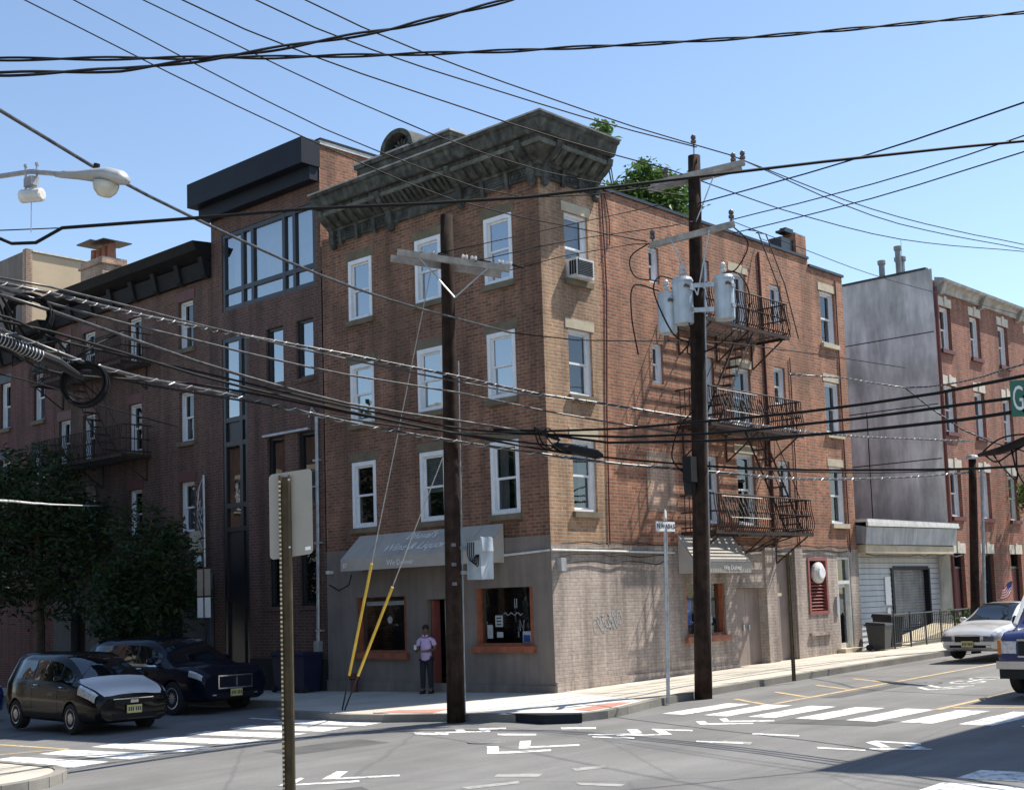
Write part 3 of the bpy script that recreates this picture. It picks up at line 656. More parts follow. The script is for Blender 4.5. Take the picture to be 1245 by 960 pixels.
# white conduit along the top of the painted wall, conduits up the brick and boxes
MB().tube([PRs(-.04, .03, 2.95), PRs(2, .03, 2.94), PRs(4.4, .03, 2.92)], .026, 6).build('white_conduit', 'white_aged', cbld); b = MB(); b.tube([PLs(0, .03, 2.95), PLs(1.35, .03, 2.9)], .026, 6); b.build('white_conduit', 'white_aged', cbld)
MB().tube([PR_(2.16, .03, 11.2), PR_(2.2, .03, 9.9), PR_(2.22, .03, 8.9), PR_(2.05, .03, 6), PR_(1.98, .03, 3.1)], .018, 5).build('conduit', 'dark_maroon', cbld)
MB().tube([PR_(2.3, .02, 11.2), PR_(2.42, .03, 10.6), PR_(2.4, .03, 10), PR_(2.1, .03, 9.6)], .014, 5).build('conduit', 'dark_maroon', cbld)
MB().tube([PR_(8.85, .03, 11), PR_(8.9, .03, 8.8), PR_(8.95, .03, 3.1)], .03, 6).build('conduit', 'dark_maroon', cbld); MB().tube([PR_(10.2, .03, 8.3), PR_(10.22, .03, 3.1)], .016, 5).build('conduit', 'dark_maroon', cbld)
MB().tube([PR_(12.98, .03, 10.9), PR_(12.97, .03, 6), PR_(13.0, .03, 3)], .02, 5).build('conduit', 'dark_maroon', cbld)
for (z, am) in ((2.86, .07), (2.7, .1), (3.12, .05)):
    rw = random.Random(int(z*100)); pts = [PRs(.25+i*.42+rw.uniform(-.12, .12), .035+rw.uniform(0, .02), z+am*rw.uniform(-.6, .35)) for i in range(10)]; MB().tube(smooth_path(pts, 3), .013, 5).build('wall_cable', 'wire', cbld)
for (z, am) in ((3.15, .06), (3.02, .05)):
    rw = random.Random(int(z*100)); pts = [PRs(6.8+i*.5+rw.uniform(-.15, .15), .035, z+am*rw.uniform(-.9, .7)) for i in range(13)]; MB().tube(smooth_path(pts, 3), .014, 5).build('wall_cable', 'wire', cbld)
MB().ubox(PRs, .14, .3, 0, .14, 2.5, 2.78).build('junction_box', 'galv', cbld)
b = MB(); b.tube([PLs(6.45, .05, 2.68), PLs(6.5, .1, 2.42), PLs(6.9, .08, 2.3), PLs(7.3, .06, 2.45)], .015, 5); b.build('wall_cable', 'wire', cbld)
b = MB(); b.ubox(PLs, 7.2, 7.3, .0, .16, 2.72, 2.8); b.build('wall_lamp', 'white_aged', cbld)
# scribbled tag on the painted side wall
b = MB(); rg = random.Random(11)
for s in range(6):
    q = [(1.42+.16*s+.12*math.cos(t*.62+s*1.3)*(1+.3*math.sin(s)), 1.32+.17*math.sin(t*.62+s*.8)+.03*s+.05*math.sin(t*1.7)) for t in range(rg.randint(6, 11))]
    for (x0, z0), (x1, z1) in zip(q, q[1:]):
        L = math.hypot(x1-x0, z1-z0); ax_, az_ = -(z1-z0)/L*.014, (x1-x0)/L*.014; b.quad(PRs(x0-ax_, .005, z0-az_), PRs(x1-ax_, .005, z1-az_), PRs(x1+ax_, .005, z1+az_), PRs(x0+ax_, .005, z0+az_))
b.build('graffiti', 'galv', cbld, fix=False)
# chimney
ch = MB().box(10.95, 11.5, .02, .55, 11.2, 11.95).build('chimney', 'brick_main', cbld)
b = MB(); b.box(10.3, 10.93, .1, .5, 11.3, 11.75); b.box(10.6, 11.3, .15, .45, 11.97, 12.03); b.box(10.75, 11.15, .2, .4, 11.95, 12.12); b.build('chimney_cap', 'black_frame', ch)
# window air conditioner
b = MB(); b.ubox(PR_, .9, 1.5, -.2, .26, 8.98, 9.42); acx = b.build('air_conditioner', 'white_aged', None); tag(acx, 'white air conditioner hanging out of the top corner window', 'air conditioner')
b = MB()
for k in range(9): b.ubox(PR_, .95, 1.45, .26, .278, 9.04+k*.038, 9.06+k*.038)
b.ubox(PR_, .94, .955, .26, .28, 9.02, 9.4); b.build('grille', 'dark_metal', acx)
b = MB()
for k in range(3): b.box(.89, .902, -.24+.07*k, -.19+.07*k, 9.05, 9.36)
b.build('side_vent', 'dark_metal', acx)

# awnings
def awning(name, label, P, u0, u1, ztop, zval, zbot, n, sidewall):
    b = MB(); t = .03
    b.hexa([P(u0, 0.03, ztop-t), P(u1, .03, ztop-t), P(u1, n, zval-t), P(u0, n, zval-t), P(u0, .03, ztop), P(u1, .03, ztop), P(u1, n, zval), P(u0, n, zval)])
    a = b.build(name, 'awning', None); tag(a, label, 'awning')
    MB().hexa([P(u0, n-.02, zbot), P(u1, n-.02, zbot), P(u1, n-.02, zval-.03), P(u0, n-.02, zval-.03), P(u0, n+.002, zbot), P(u1, n+.002, zbot), P(u1, n+.002, zval-.004), P(u0, n+.002, zval-.004)]).build('valance', 'awning', a)
    for uu in (u0, u1):
        e = .012 if uu == u0 else -.012
        poly = [P(uu, .03, ztop-.035), P(uu, n-.025, zval-.035), P(uu, n-.025, zbot), P(uu, .03, zbot)]
        q0 = Vector(P(uu, .03, 0)); q1 = Vector(P(uu+e, .03, 0)); MB().prism(poly, q1-q0).build('side_panel', 'awning', a)
    b = MB(); b.tube([P(u0+.03, n-.04, zbot+.02), P(u1-.03, n-.04, zbot+.02)], .018, 6); b.tube([P(u0+.03, .05, zbot+.02), P(u0+.03, n-.04, zbot+.02)], .018, 6); b.tube([P(u1-.03, .05, zbot+.02), P(u1-.03, n-.04, zbot+.02)], .018, 6); b.build('awning_frame', 'galv', a)
    return a
aw = awning('awning', 'wide beige shop awning with white script lettering over the front shop windows', PLs, 1.32, 6.12, 3.6, 3.02, 2.74, .66, None)
sl = (Vector(PLs(0, .03, 3.6))-Vector(PLs(0, .66, 3.02)))
def onslope(y, t): return Vector(PLs(y, .66, 3.02))+sl*t+Vector((-.012, 0, .012))
text("Dhaval's", .30, onslope(3.75, .76), (0, -1, 0), sl, 'letter', aw, .35)
text('Wine & Liquor', .34, onslope(3.75, .34), (0, -1, 0), sl, 'letter', aw, .35)
text('We Deliver', .19, PLs(4.0, .675, 2.87), (0, -1, 0), (0, 0, 1), 'letter', aw)
text('87', .16, PLs(5.95, .675, 2.86), (0, -1, 0), (0, 0, 1), 'letter', aw)
aw2 = awning('awning', 'small beige awning in dappled light over the side shop window', PRs, 4.55, 6.9, 3.34, 2.68, 2.42, .55, None)
text('We Deliver', .17, PRs(6.05, .565, 2.55), (1, 0, 0), (0, 0, 1), 'letter', aw2)
# sewn seams of the awning cloth
for k in range(4):
    y = 1.9+k*1.1; MB().hexa([tuple(onslope(y, .02)), tuple(onslope(y+.012, .02)), tuple(onslope(y+.012, .98)), tuple(onslope(y, .98)), tuple(onslope(y, .02)+Vector((-.004, 0, .004))), tuple(onslope(y+.012, .02)+Vector((-.004, 0, .004))), tuple(onslope(y+.012, .98)+Vector((-.004, 0, .004))), tuple(onslope(y, .98)+Vector((-.004, 0, .004)))]).build('seam', 'awning', aw)

# ------------------------------------------------------------------ carved cornice
def cornice():
    def sweep(prof, L0, R0):
        # profile (n, z) swept along the front from y=L0 to the corner mitre and along the side to x=R0
        b = MB(); vs = []
        for (n, z) in prof: vs += [(-n, L0, z), (-n, -n, z), (R0, -n, z)]
        k = len(prof); fs = []
        for i in range(k):
            j = (i+1) % k
            for q in range(2): fs.append((i*3+q, i*3+q+1, j*3+q+1, j*3+q))
        fs += [tuple(i*3 for i in range(k)), tuple(i*3+2 for i in range(k-1, -1, -1))]
        return b.add(vs, fs)
    Y0, X0 = 7.02, 2.0
    main = sweep([(0, 11.08), (.05, 11.08), (.09, 11.11), (.09, 11.14), (.06, 11.145), (.06, 11.34), (.12, 11.36), (.13, 11.405), (.14, 11.42), (.22, 11.47), (.34, 11.585), (.42, 11.65), (.47, 11.65), (.475, 11.76), (.46, 11.765), (.46, 11.85), (.57, 11.86), (.60, 11.89), (.68, 12.09), (.74, 12.12), (.755, 12.18), (0, 12.22)], Y0, X0)
    def squash(me):
        for v_ in me.vertices: v_.co.z = 11.08+(v_.co.z-11.1)*.815 if v_.co.z <= 11.8 else v_.co.z-.15
    c = main.build('cornice', 'cornice', cbld)
    sweep([(.44, 11.66), (.485, 11.66), (.50, 11.70), (.50, 11.755), (.44, 11.762)], Y0+.005, X0+.005).build('cornice_band', 'cornice_band', c)
    sweep([(.30, 12.21), (.765, 12.185), (.78, 12.215), (.30, 12.26), (-.25, 12.25), (-.25, 12.2)], Y0+.03, X0+.03).build('cap_flashing', 'cornice_cap', c)
    # backing brick up behind the cornice
    b = MB(); b.box(.02, 1.98, .02, .25, 11.28, 12.15); b.box(.02, .25, .25, 6.95, 11.28, 12.15); b.build('cornice_backing', 'brick_main', c)
    # cove modillions (tongue shapes)
    def tongue(w):
        b = MB(); pr = [(.10, 11.5), (.19, 11.52), (.30, 11.60), (.40, 11.70), (.47, 11.79), (.40, 11.80), (.3, 11.8)]
        pr = [(.14, 11.50), (.22, 11.515), (.33, 11.60), (.42, 11.70), (.50, 11.795), (.42, 11.80), (.32, 11.735), (.22, 11.61)]
        for s in (-1, 1):
            pass
        vs = [(-n, -w/2, z) for n, z in pr]+[(-n, w/2, z) for n, z in pr]; k = len(pr)
        b.add(vs, [tuple(range(k)), tuple(range(2*k-1, k-1, -1))]+[(i, k+i, k+(i+1) % k, (i+1) % k) for i in range(k)])
        me = b.mesh('modillion'); me.materials.append(M['cornice']); squash(me); return me
    tm = tongue(.17); rm = tongue(.075)
    sides = [.45+.3*i for i in range(6)]+[4.95+.3*i for i in range(7)]
    for y in sides: place('modillion', tm, c, (0, y, 0))
    for i in range(13): place('modillion', rm, c, (-.01, 2.5+.172*i, 0))
    for x in [.36+.29*i for i in range(5)]: place('modillion', tm, c, (x, 0, 0), (0, 0, R(90)))
    # scroll brackets
    def bracket(w, top, deep):
        pr = [(.04, 10.98), (.10, 10.95), (.14, 11.0), (.13, 11.1), (.17, 11.2), (.16, 11.42), (.22, 11.52), (.34, 11.6), (.44, 11.7), (.53, 11.83), (.56, 11.95), (.4, 11.96), (.04, 11.9)] if deep else [(.05, 11.0), (.1, 10.97), (.12, 11.06), (.12, 11.2), (.15, 11.4), (.15, 11.46), (.05, 11.46)]
        b = MB(); k = len(pr); vs = [(-n, -w/2, z) for n, z in pr]+[(-n, w/2, z) for n, z in pr]
        b.add(vs, [tuple(range(k)), tuple(range(2*k-1, k-1, -1))]+[(i, k+i, k+(i+1) % k, (i+1) % k) for i in range(k)])
        if deep:
            for q in range(5): b.box(-.24-.07*q, -.19-.07*q, -w/2-.012, w/2+.012, 11.5+.075*q, 11.54+.075*q)
            b.lathe([(.0, -.12), (.07, -.06), (.085, .02), (.04, .08)], (-.08, 0, 10.97), n=8)
        me = b.mesh('bracket'); me.materials.append(M['cornice']); squash(me); return me
    bm_ = bracket(.17, 0, True); sm_ = bracket(.1, 0, False)
    for y in (.12, 2.32, 4.72, 6.88): place('bracket', bm_, c, (0, y, 0))
    for x in (.14, 1.9): place('bracket', bm_, c, (x, 0, 0), (0, 0, R(90)))
    for y in (.85, 1.6, 5.3, 5.95, 6.6): place('bracket', sm_, c, (0, y, 0))
    for x in (.72, 1.3): place('bracket', sm_, c, (x, 0, 0), (0, 0, R(90)))
    # frieze panels: raised rims round sunken fields
    def panel(a, z, P):
        b = MB(); b.ubox(P, a[0], a[1], .058, .085, z[0], z[0]+.03); b.ubox(P, a[0], a[1], .058, .085, z[1]-.03, z[1]); b.ubox(P, a[0], a[0]+.03, .058, .085, z[0]+.03, z[1]-.03); b.ubox(P, a[1]-.03, a[1], .058, .085, z[0]+.03, z[1]-.03)
        m_ = (a[0]+a[1])/2; b.lathe([(.06, 0), (.04, .03), (.001, .04)], P(m_, .06, (z[0]+z[1])/2), Vector(P(0, 1, 0))-Vector(P(0, 0, 0)), 8)
        for s in (-.13, .13): b.lathe([(.03, 0), (.02, .02), (.001, .025)], P(m_+s, .06, (z[0]+z[1])/2), Vector(P(0, 1, 0))-Vector(P(0, 0, 0)), 6)
        squash(b.build('frieze_panel', 'cornice', c).data)
    for a in ((.24, .78), (.92, 1.53), (1.67, 2.2), (4.84, 5.23), (5.37, 5.88), (6.02, 6.53), (6.66, 6.8)): panel(a, (11.2, 11.4), PX(0))
    for a in ((.26, .65), (.8, 1.24), (1.38, 1.78)): panel(a, (11.2, 11.4), PY(0))
    # rosette drops at the bed mould
    ro_ = MB().lathe([(.035, 0), (.03, .02), (.001, .035)], (0, 0, 0), (-1, 0, 0), 6).mesh('rosette'); ro_.materials.append(M['cornice'])
    for i in range(24): place('rosette', ro_, c, (-.465, .2+.29*i, 11.805))
    for i in range(7): place('rosette', ro_, c, (.2+.26*i, -.465, 11.805), (0, 0, R(90)))
    # raised centre block with arched pediment
    b = MB(); b.box(-.74, -.3, 1.95, 5.15, 12.2, 12.38); b.box(-.8, -.2, 1.9, 5.2, 12.38, 12.47); b.build('centre_parapet', 'cornice', c)
    b = MB(); b.box(-.83, -.15, 1.87, 5.23, 12.472, 12.51); b.build('cap_flashing', 'cornice_cap', c)
    n = 16; cy = 3.62; ro, ri = .56, .43
    b = MB(); vs = []
    for i in range(n+1):
        a = math.pi*i/n
        for (rr, x) in ((ro, -.86), (ro, -.1), (ri, -.1), (ri, -.86)): vs.append((x, cy+rr*math.cos(a), 12.48+rr*.86*math.sin(a)))
    fs = []
    for i in range(n):
        for k in range(4): fs.append((i*4+k, i*4+(k+1) % 4, (i+1)*4+(k+1) % 4, (i+1)*4+k))
    b.add(vs, fs+[(0, 1, 2, 3), (n*4+3, n*4+2, n*4+1, n*4)]); pd = b.build('arched_pediment', 'cornice', c)
    b = MB(); b.prism([(-.6, cy+ri*math.cos(math.pi*i/n), 12.48+ri*.86*math.sin(math.pi*i/n)) for i in range(n+1)], (.3, 0, 0)); b.build('tympanum', 'dark_metal', pd)
    b = MB()
    for i in range(7):
        a = math.pi*(i+.5)/7; b.tube([(-.63, cy, 12.53), (-.66, cy+.25*math.cos(a), 12.5+.22*math.sin(a)), (-.63, cy+.36*math.cos(a), 12.5+.31*math.sin(a))], [.03, .045, .02], 5)
    b.build('shell_carving', 'cornice', pd)
cornice()

# ------------------------------------------------------------------ fire escapes
def fire_escape(name, label, P, u0s, u1s, levels, depth, drop, stairs):
    base = P((u0s[0]+u1s[0])/2, 0, levels[0]-.1); fe = thing(name, label, 'fire escape', base)
    H = .86
    prof = [(depth-.02, 0), (depth+.045, .12), (depth+.065, .26), (depth+.03, .44), (depth-.01, .62), (depth-.02, H)]
    b = MB(); b.tube([Vector(P(0, n, z))-Vector(P(0, 0, 0)) for n, z in prof], .0135, 4); balm = b.mesh('baluster'); balm.materials.append(M['iron'])
    b = MB(); b.tube([(0, 0, 0), (0, 0, H)], .0135, 4); stm = b.mesh('baluster'); stm.materials.append(M['iron'])
    for li, z in enumerate(levels):
        u0, u1 = u0s[li], u1s[li]
        b = MB(); b.ubox(P, u0, u1, depth-.03, depth+.02, z-.09, z); b.ubox(P, u0, u1, .02, .06, z-.07, z); b.ubox(P, u0, u0+.04, .06, depth-.03, z-.07, z); b.ubox(P, u1-.04, u1, .06, depth-.03, z-.07, z)
        k = int((depth-.12)/.085)
        pf = b.build('platform', 'iron', fe)
        slm_ = MB().ubox(P, u0+.04, u1-.04, 0, .035, -.012, .0).mesh('deck_slat'); slm_.materials.append(M['iron'])
        for q in range(k):
            o = place('deck_slat', slm_, pf, tuple(Vector(P(0, .09+q*.085, z))-Vector(P(0, 0, 0))))
        b = MB()
        for zz in (z+H, z+H*.52, z+.08): b.tube([P(u0+.02, .02, zz), P(u0+.02, depth-.02+(0.02 if zz < z+.5 else 0), zz), P(u1-.02, depth-.02, zz), P(u1-.02, .02, zz)], .02, 5)
        b.build('guard_rail', 'iron', fe)
        nb = int((u1-u0)/.1)
        for q in range(nb+1):
            uu = u0+.02+(u1-u0-.04)*q/nb; place('baluster', balm, fe, rel(fe, Vector(P(uu, 0, z))))
        for q in range(1, int(depth/.14)):
            for uu in (u0+.02, u1-.02): place('baluster', stm, fe, rel(fe, Vector(P(uu, q*.14, z))))
        for uu in (u0+.25, (u0+u1)/2, u1-.25):
            b = MB(); b.tube([P(uu, .02, z-.75), P(uu, depth*.5, z-.42), P(uu, depth-.02, z-.09)], .022, 5); b.tube([P(uu, .02, z-.75), P(uu, .02, z-.05)], .02, 5)
            b.build('bracket', 'iron', fe)
    for (ua, ub, za, zb, nn) in stairs:
        b = MB()
        for dn in (0, .46): b.tube([P(ua, nn+dn, za), P(ub, nn+dn, zb)], .028, 4); 
        st = b.build('stair', 'iron', fe); k = int((zb-za)/.23)
        tr = MB().ubox(P, -.1, .1, nn, nn+.46, -.012, .012).mesh('tread'); tr.materials.append(M['iron'])
        for q in range(1, k): place('tread', tr, st, tuple(Vector(P(ua+(ub-ua)*q/k, 0, za+(zb-za)*q/k))-Vector(P(0, 0, 0))))
        b = MB()
        for dn in (0, .46):
            b.tube([P(ua, nn+dn, za+.8), P(ub, nn+dn, zb+.75)], .014, 4)
            for q in range(7): t = q/6; b.tube([P(ua+(ub-ua)*t, nn+dn, za+(zb-za)*t), P(ua+(ub-ua)*t, nn+dn, za+(zb-za)*t+.78)], .009, 4)
        b.build('stair_rail', 'iron', st)
    return fe
lv = [3.42, 5.98, 8.5]
fe = fire_escape('fire_escape', 'rusty dark iron fire escape on the sunlit side of the corner building', PR_, [4.75, 4.75, 4.75], [9.25, 9.0, 8.55], lv, 1.0, 1,
                 [(8.9, 7.1, 3.42, 5.98, .45), (5.2, 7.0, 5.98, 8.5, .45)])
# pale slanted gates tied to the rails, drop ladder and gooseneck
for z in lv[:2]:
    b = MB()
    for q in range(11): b.tube([PR_(5.0+q*.17, 1.06, z+.8), PR_(5.3+q*.17, 1.1, z+.3)], .011, 4)
    b.tube([PR_(5.0, 1.06, z+.8), PR_(6.75, 1.06, z+.8)], .012, 4); b.tube([PR_(5.3, 1.1, z+.3), PR_(7.05, 1.1, z+.3)], .012, 4); b.build('stair_gate', 'iron_light', fe)
b = MB()
for s in (0, .4): b.tube([PR_(8.6+s, 1.02, 8.5), PR_(8.6+s, .7, 10.0), PR_(8.6+s, .2, 11.5), PR_(8.6+s, -.1, 11.6)], .018, 5)
for q in range(9): b.tube([PR_(8.6, .95-.09*q, 8.9+q*.3), PR_(9.0, .95-.09*q, 8.9+q*.3)], .01, 4)
b.build('roof_ladder', 'iron', fe)
b = MB()
for s in (0, .35): b.tube([PR_(7.6+s*.8, .9, 3.3), PR_(7.0+s*.8, .55, 2.95+.0)], .018, 5)
b.tube([PR_(8.2, 1.0, 3.3), PR_(7.4, .1, 2.95)], .018, 5); b.tube([PR_(5.0, 1.0, 3.35), PR_(5.0, .08, 3.1)], .02, 5); b.build('drop_ladder', 'iron', fe)

# ------------------------------------------------------------------ modern infill house
mod = thing('modern_house', 'narrow dark brick house with black metal roof box and tall black windows', 'building', (0, 9.9, 0))
big = (7.70, 11.84, 10.18, 12.38); strip = (10.72, 11.88, -.2, 9.43)
pairs = [(a, c, z0, z1) for (z0, z1) in ((7.82, 9.36), (4.55, 6.42), (1.95, 3.35)) for (a, c) in ((7.84, 8.56), (9.1, 9.86))]
MT = 13.95
wall(PX(-.015), BY+.02, 12.35, -.6, 13.0, [big, strip]+pairs, .22).build('front_wall', 'brick_modern', mod)
wall(PY(BY+.02), -.015, 9, 10.5, MT-.1).build('side_wall', 'brick_main', mod)
b = wall(PX(9, 1), BY+.02, 12.35, -.5, MT-.1); wall(PY(12.35, 1), -.015, 9, 8, MT-.1).build('side_wall', 'brick_modern', mod); b.build('rear_wall', 'brick_modern', mod)
MB().box(-.012, 9.05, BY-.02, 12.38, MT-.1, MT).build('roof', 'white_aged', mod)
MB().box(-.012, 9.08, BY-.04, BY+.2, MT+.002, MT+.06).build('coping', 'dark_metal', mod)
b = MB(); b.box(-.62, -.018, BY-.02, 12.62, 13.22, 13.9); rb = b.build('roof_box', 'dark_metal', mod)
MB().box(-.32, -.02, BY+.04, 12.5, 12.86, 13.217).build('roof_beam', 'dark_metal', rb)
def bars(P, u0, u1, z0, z1, us, zs, w, parent, name, mt='black_frame', panes='glass_sky', n=-.02, dep=.1, darks=(), gl=None):
    f = MB(); U = [u0]+us+[u1]; Z = [z0]+zs+[z1]
    for q in [u0+w/2]+us+[u1-w/2]: f.ubox(P, q-w/2, q+w/2, n-dep, n, z0, z1)
    for i in range(len(U)-1):
        a = U[i]+(w if i == 0 else w/2); c = U[i+1]-(w if i == len(U)-2 else w/2)
        for z in [z0+w/2]+zs+[z1-w/2]: f.ubox(P, a, c, n-dep, n-.004, z-w/2, z+w/2)
    wn_ = f.build(name, mt, parent)
    for i in range(len(U)-1):
        for j in range(len(Z)-1):
            m_ = 'black_frame' if (i, j) in darks else (gl(i, j) if gl else panes)
            a = U[i]+w/2; c = U[i+1]-w/2; e = Z[j]+w/2; g_ = Z[j+1]-w/2
            MB().quad(P(a, n-.06, e), P(c, n-.06, e), P(c, n-.06, g_), P(a, n-.06, g_)).build('pane', m_, wn_)
    return wn_
PM = PX(-.015)
bars(PM, *big, [8.6, 9.05, 10.44, 10.9], [10.72], .12, mod, 'window')
MB().ubox(PM, 7.8, 11.7, -.36, -.33, 10.3, 12.3).build('blind', 'blind', mod)
bars(PM, *strip, [11.05], [.35, 2.2, 4.1, 4.75, 6.45, 7.12, 7.85], .13, mod, 'stair_window', darks=((1, 1), (1, 2), (0, 0), (1, 0), (0, 5), (1, 5), (0, 2)), gl=lambda i, j: 'glass_sky' if j >= 6 else 'glass')
for h in pairs:
    bars(PM, *h, [], [], .07, mod, 'window', panes='glass_sky' if h[2] > 7 else 'glass', n=-.08)
    MB().ubox(PM, h[0]-.05, h[1]+.05, -.1, .04, h[2]-.1, h[2]-.002).build('sill', 'brick_modern', mod)
b = MB(); b.box(.75, 8.8, BY+.25, 12.2, 0, 9.9); b.box(.75, 8.8, BY+.25, 12.2, 9.95, 13.2); b.build('interior', 'dark_interior', mod)
b = MB(); b.tube([PM(7.68, .07, 6.8), PM(7.7, .07, 3.9), PM(7.76, .07, 1.05)], .045, 8); b.tube([PM(7.68, .07, 6.8), PM(7.8, .12, 6.98), PM(7.95, .1, 6.75)], .02, 6)
for z in (1.3, 3.5, 5.6): b.ubox(PM, 7.6, 7.84, 0, .09, z, z+.05)
b.ubox(PM, 7.68, 7.86, 0, .14, .8, 1.06); b.build('drainpipe', 'galv', mod)
MB().ubox(PM, 8.0, 9.95, .01, .1, 6.44, 6.5).build('lintel_bar', 'galv', mod)
b = MB(); b.ubox(PM, BY+.02, 10.7, .0, .03, -.5, .62); b.build('plinth', 'dark_interior', mod)

# ------------------------------------------------------------------ old tenement and its neighbour
def tenement(name, label, y0, y1, top, cols, rws, mt, gf, lint, corn):
    t = thing(name, label, 'building', (0, (y0+y1)/2, 0)); P = PX(0)
    holes = [(a, a+.74, z0, z1) for (z0, z1) in rws for a in cols]
    wall(P, y0, y1, gf, top, holes, .2).build('front_wall', mt, t)
    wall(PX(9, 1), y0, y1, -.6, top).build('rear_wall', mt, t); wall(PY(y1, 1), 0, 9, -.6, top).build('side_wall', mt, t); wall(PY(y0), 0, 9, top-2.5, top).build('side_wall', mt, t)
    MB().box(.01, 9, y0, y1, top-.05, top).build('roof', 'roofing', t)
    k = 0
    for h in holes:
        k += 1; window(t, P, *h, fw=.06, n1=-.1, sill='brownstone', lintel=lint, lh=.3, inside=('curtain' if k % 4 == 1 else None), gm='glass')
    MB().box(.7, 8.7, y0+.3, y1-.3, 0, top-.4).build('interior', 'dark_interior', t)
    b = MB(); zc = top-.55
    b.add([(0, y0, zc-.45), (0, y1, zc-.45), (-.12, y1, zc-.45), (-.12, y0, zc-.45), (0, y0, zc), (0, y1, zc), (-.22, y1, zc), (-.22, y0, zc)], [(0,3,2,1),(4,5,6,7),(0,1,5,4),(1,2,6,5),(2,3,7,6),(3,0,4,7)])
    b.hexa([(0, y0, zc+.002), (0, y1, zc+.002), (-.5, y1, zc+.25), (-.5, y0, zc+.25), (0, y0, zc+.55), (0, y1, zc+.55), (-.62, y1, zc+.5), (-.62, y0, zc+.5)])
    c = b.build('cornice', corn, t)
    n = int((y1-y0)/1.15)
    for i in range(n+1):
        b = MB(); y = y0+.12+(y1-y0-.24)*i/n; b.hexa([(-.1, y-.1, zc-.5), (-.1, y+.1, zc-.5), (-.2, y+.1, zc-.4), (-.2, y-.1, zc-.4), (-.1, y-.1, zc+.2), (-.1, y+.1, zc+.2), (-.32, y+.1, zc+.1), (-.32, y-.1, zc+.1)])
        b.build('cornice_bracket', corn, c)
    return t
rO = [(9.45, 10.85), (6.75, 8.2), (4.15, 5.6)]
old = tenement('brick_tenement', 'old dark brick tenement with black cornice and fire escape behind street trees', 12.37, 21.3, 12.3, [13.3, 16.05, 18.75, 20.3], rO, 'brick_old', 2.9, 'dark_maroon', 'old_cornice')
ohol = [(13.9, 14.9, -.5, 2.2), (17.0, 17.9, .6, 2.2), (19.3, 20.2, -.5, 2.2)]
wall(PX(-.03), 12.37, 21.3, -.8, 2.9, ohol, .3).build('ground_floor_wall', 'bluestone', old)
for h in ohol: MB().quad(*[PX(-.03)(q[0], -.25, q[1]) for q in ((h[0], h[2]), (h[1], h[2]), (h[1], h[3]), (h[0], h[3]))]).build('door_panel', 'dark_interior', old)
window(old, PX(-.03), 17.0, 17.9, .6, 2.2, n1=-.1, sill=None, lintel=None)
ts = MB().ubox(PX(-.03), 0, .88, -.01, .015, 0, .52).mesh('facing_tile'); ts.materials.append(M['bluestone'])
for i in range(9):
    for j in range(5):
        y = 12.5+i*.93; z = .2+j*.54
        if any(h[0]-.9 < y < h[1] and h[2]-.5 < z < h[3] for h in ohol): continue
        place('facing_tile', ts, old, rel(old, (0, y, z)))
b = MB(); b.ubox(PX(0), 12.9, 13.35, .0, .14, 3.55, 4.15); b.build('meter_box', 'limestone', old)
b = MB(); b.tube([PX(0)(12.72, .08, 5.7), PX(0)(12.7, .08, 3.4), PX(0)(12.66, .08, 0)], .035, 6)
for q in range(5): b.tube([PX(0)(12.75+.14*math.sin(q), .1+.02*q, 5.6-.2*q), PX(0)(13.0, .12, 5.2-.3*q), PX(0)(12.78, .1, 4.6-.25*q)], .014, 5)
b.build('service_pipe', 'galv', old)
b = MB(); b.lathe([(.1, 0), (.16, .12), (.12, .3), (.0, .3)], (-.12, 12.95, 3.15), n=8); b.build('flood_lamp', 'galv', old)
MB().ubox(PX(-.03), 12.4, 13.9, .01, .6, 2.5, 2.95).build('door_canopy', 'bluestone', old)
fire_escape('fire_escape', 'black iron fire escape in shade on the old tenement behind the trees', PX(0), [15.5, 15.5], [21.0, 21.0], [6.55, 9.3], 1.0, 1, [(16.6, 19.0, 6.55, 9.3, .4), (17.2, 19.4, 4.0, 6.55, .4)])
chm = thing('roof_chimney', 'brick roof chimney with three clay pots and a flat cap, above the dark cornice', 'chimney', (1.3, 20.5, 12.3))
b = MB(); b.box(.8, 1.7, 19.7, 21.1, 12.2, 13.6); b.box(.74, 1.76, 19.64, 21.16, 13.35, 13.42); b.build('chimney_stack', 'brick_pale', chm)
for k in range(4): MB().lathe([(.15, 0), (.13, .5)], (1.25, 19.9+.36*k, 13.6), n=8).build('chimney_pot', 'terracotta', chm)
b = MB(); b.hexa([(.75, 19.55, 14.12), (1.8, 19.55, 14.12), (1.8, 20.4, 14.16), (.75, 20.4, 14.16), (.75, 19.55, 14.15), (1.8, 19.55, 14.15), (1.8, 20.4, 14.19), (.75, 20.4, 14.19)]); b.box(.7, 1.85, 20.3, 21.2, 14.22, 14.26); b.build('chimney_cowl', 'black_frame', chm)
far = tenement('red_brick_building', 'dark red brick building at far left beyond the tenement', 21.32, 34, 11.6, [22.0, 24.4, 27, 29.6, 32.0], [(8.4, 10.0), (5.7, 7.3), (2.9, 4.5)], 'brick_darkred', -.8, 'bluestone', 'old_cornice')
bg = thing('beige_building', 'taller beige rendered building rising behind the tenement roof', 'building', (5, 28, 0))
b = wall(PX(1), 25.3, 36, 0, 15.0); b.build('front_wall', 'render_grey', bg)  # shaded front of the same building, its shade carried by a greyer colour
wall(PY(25.3), 1, 14, 0, 14.95).build('side_wall', 'beige', bg); b = MB(); b.box(1.02, 14, 25.32, 36, 14.5, 14.9); b.build('roof', 'roofing', bg)
b = MB(); b.box(.96, 1.2, 25.24, 25.5, 0, 15.05); b.build('corner_strip', 'brick_pale', bg)
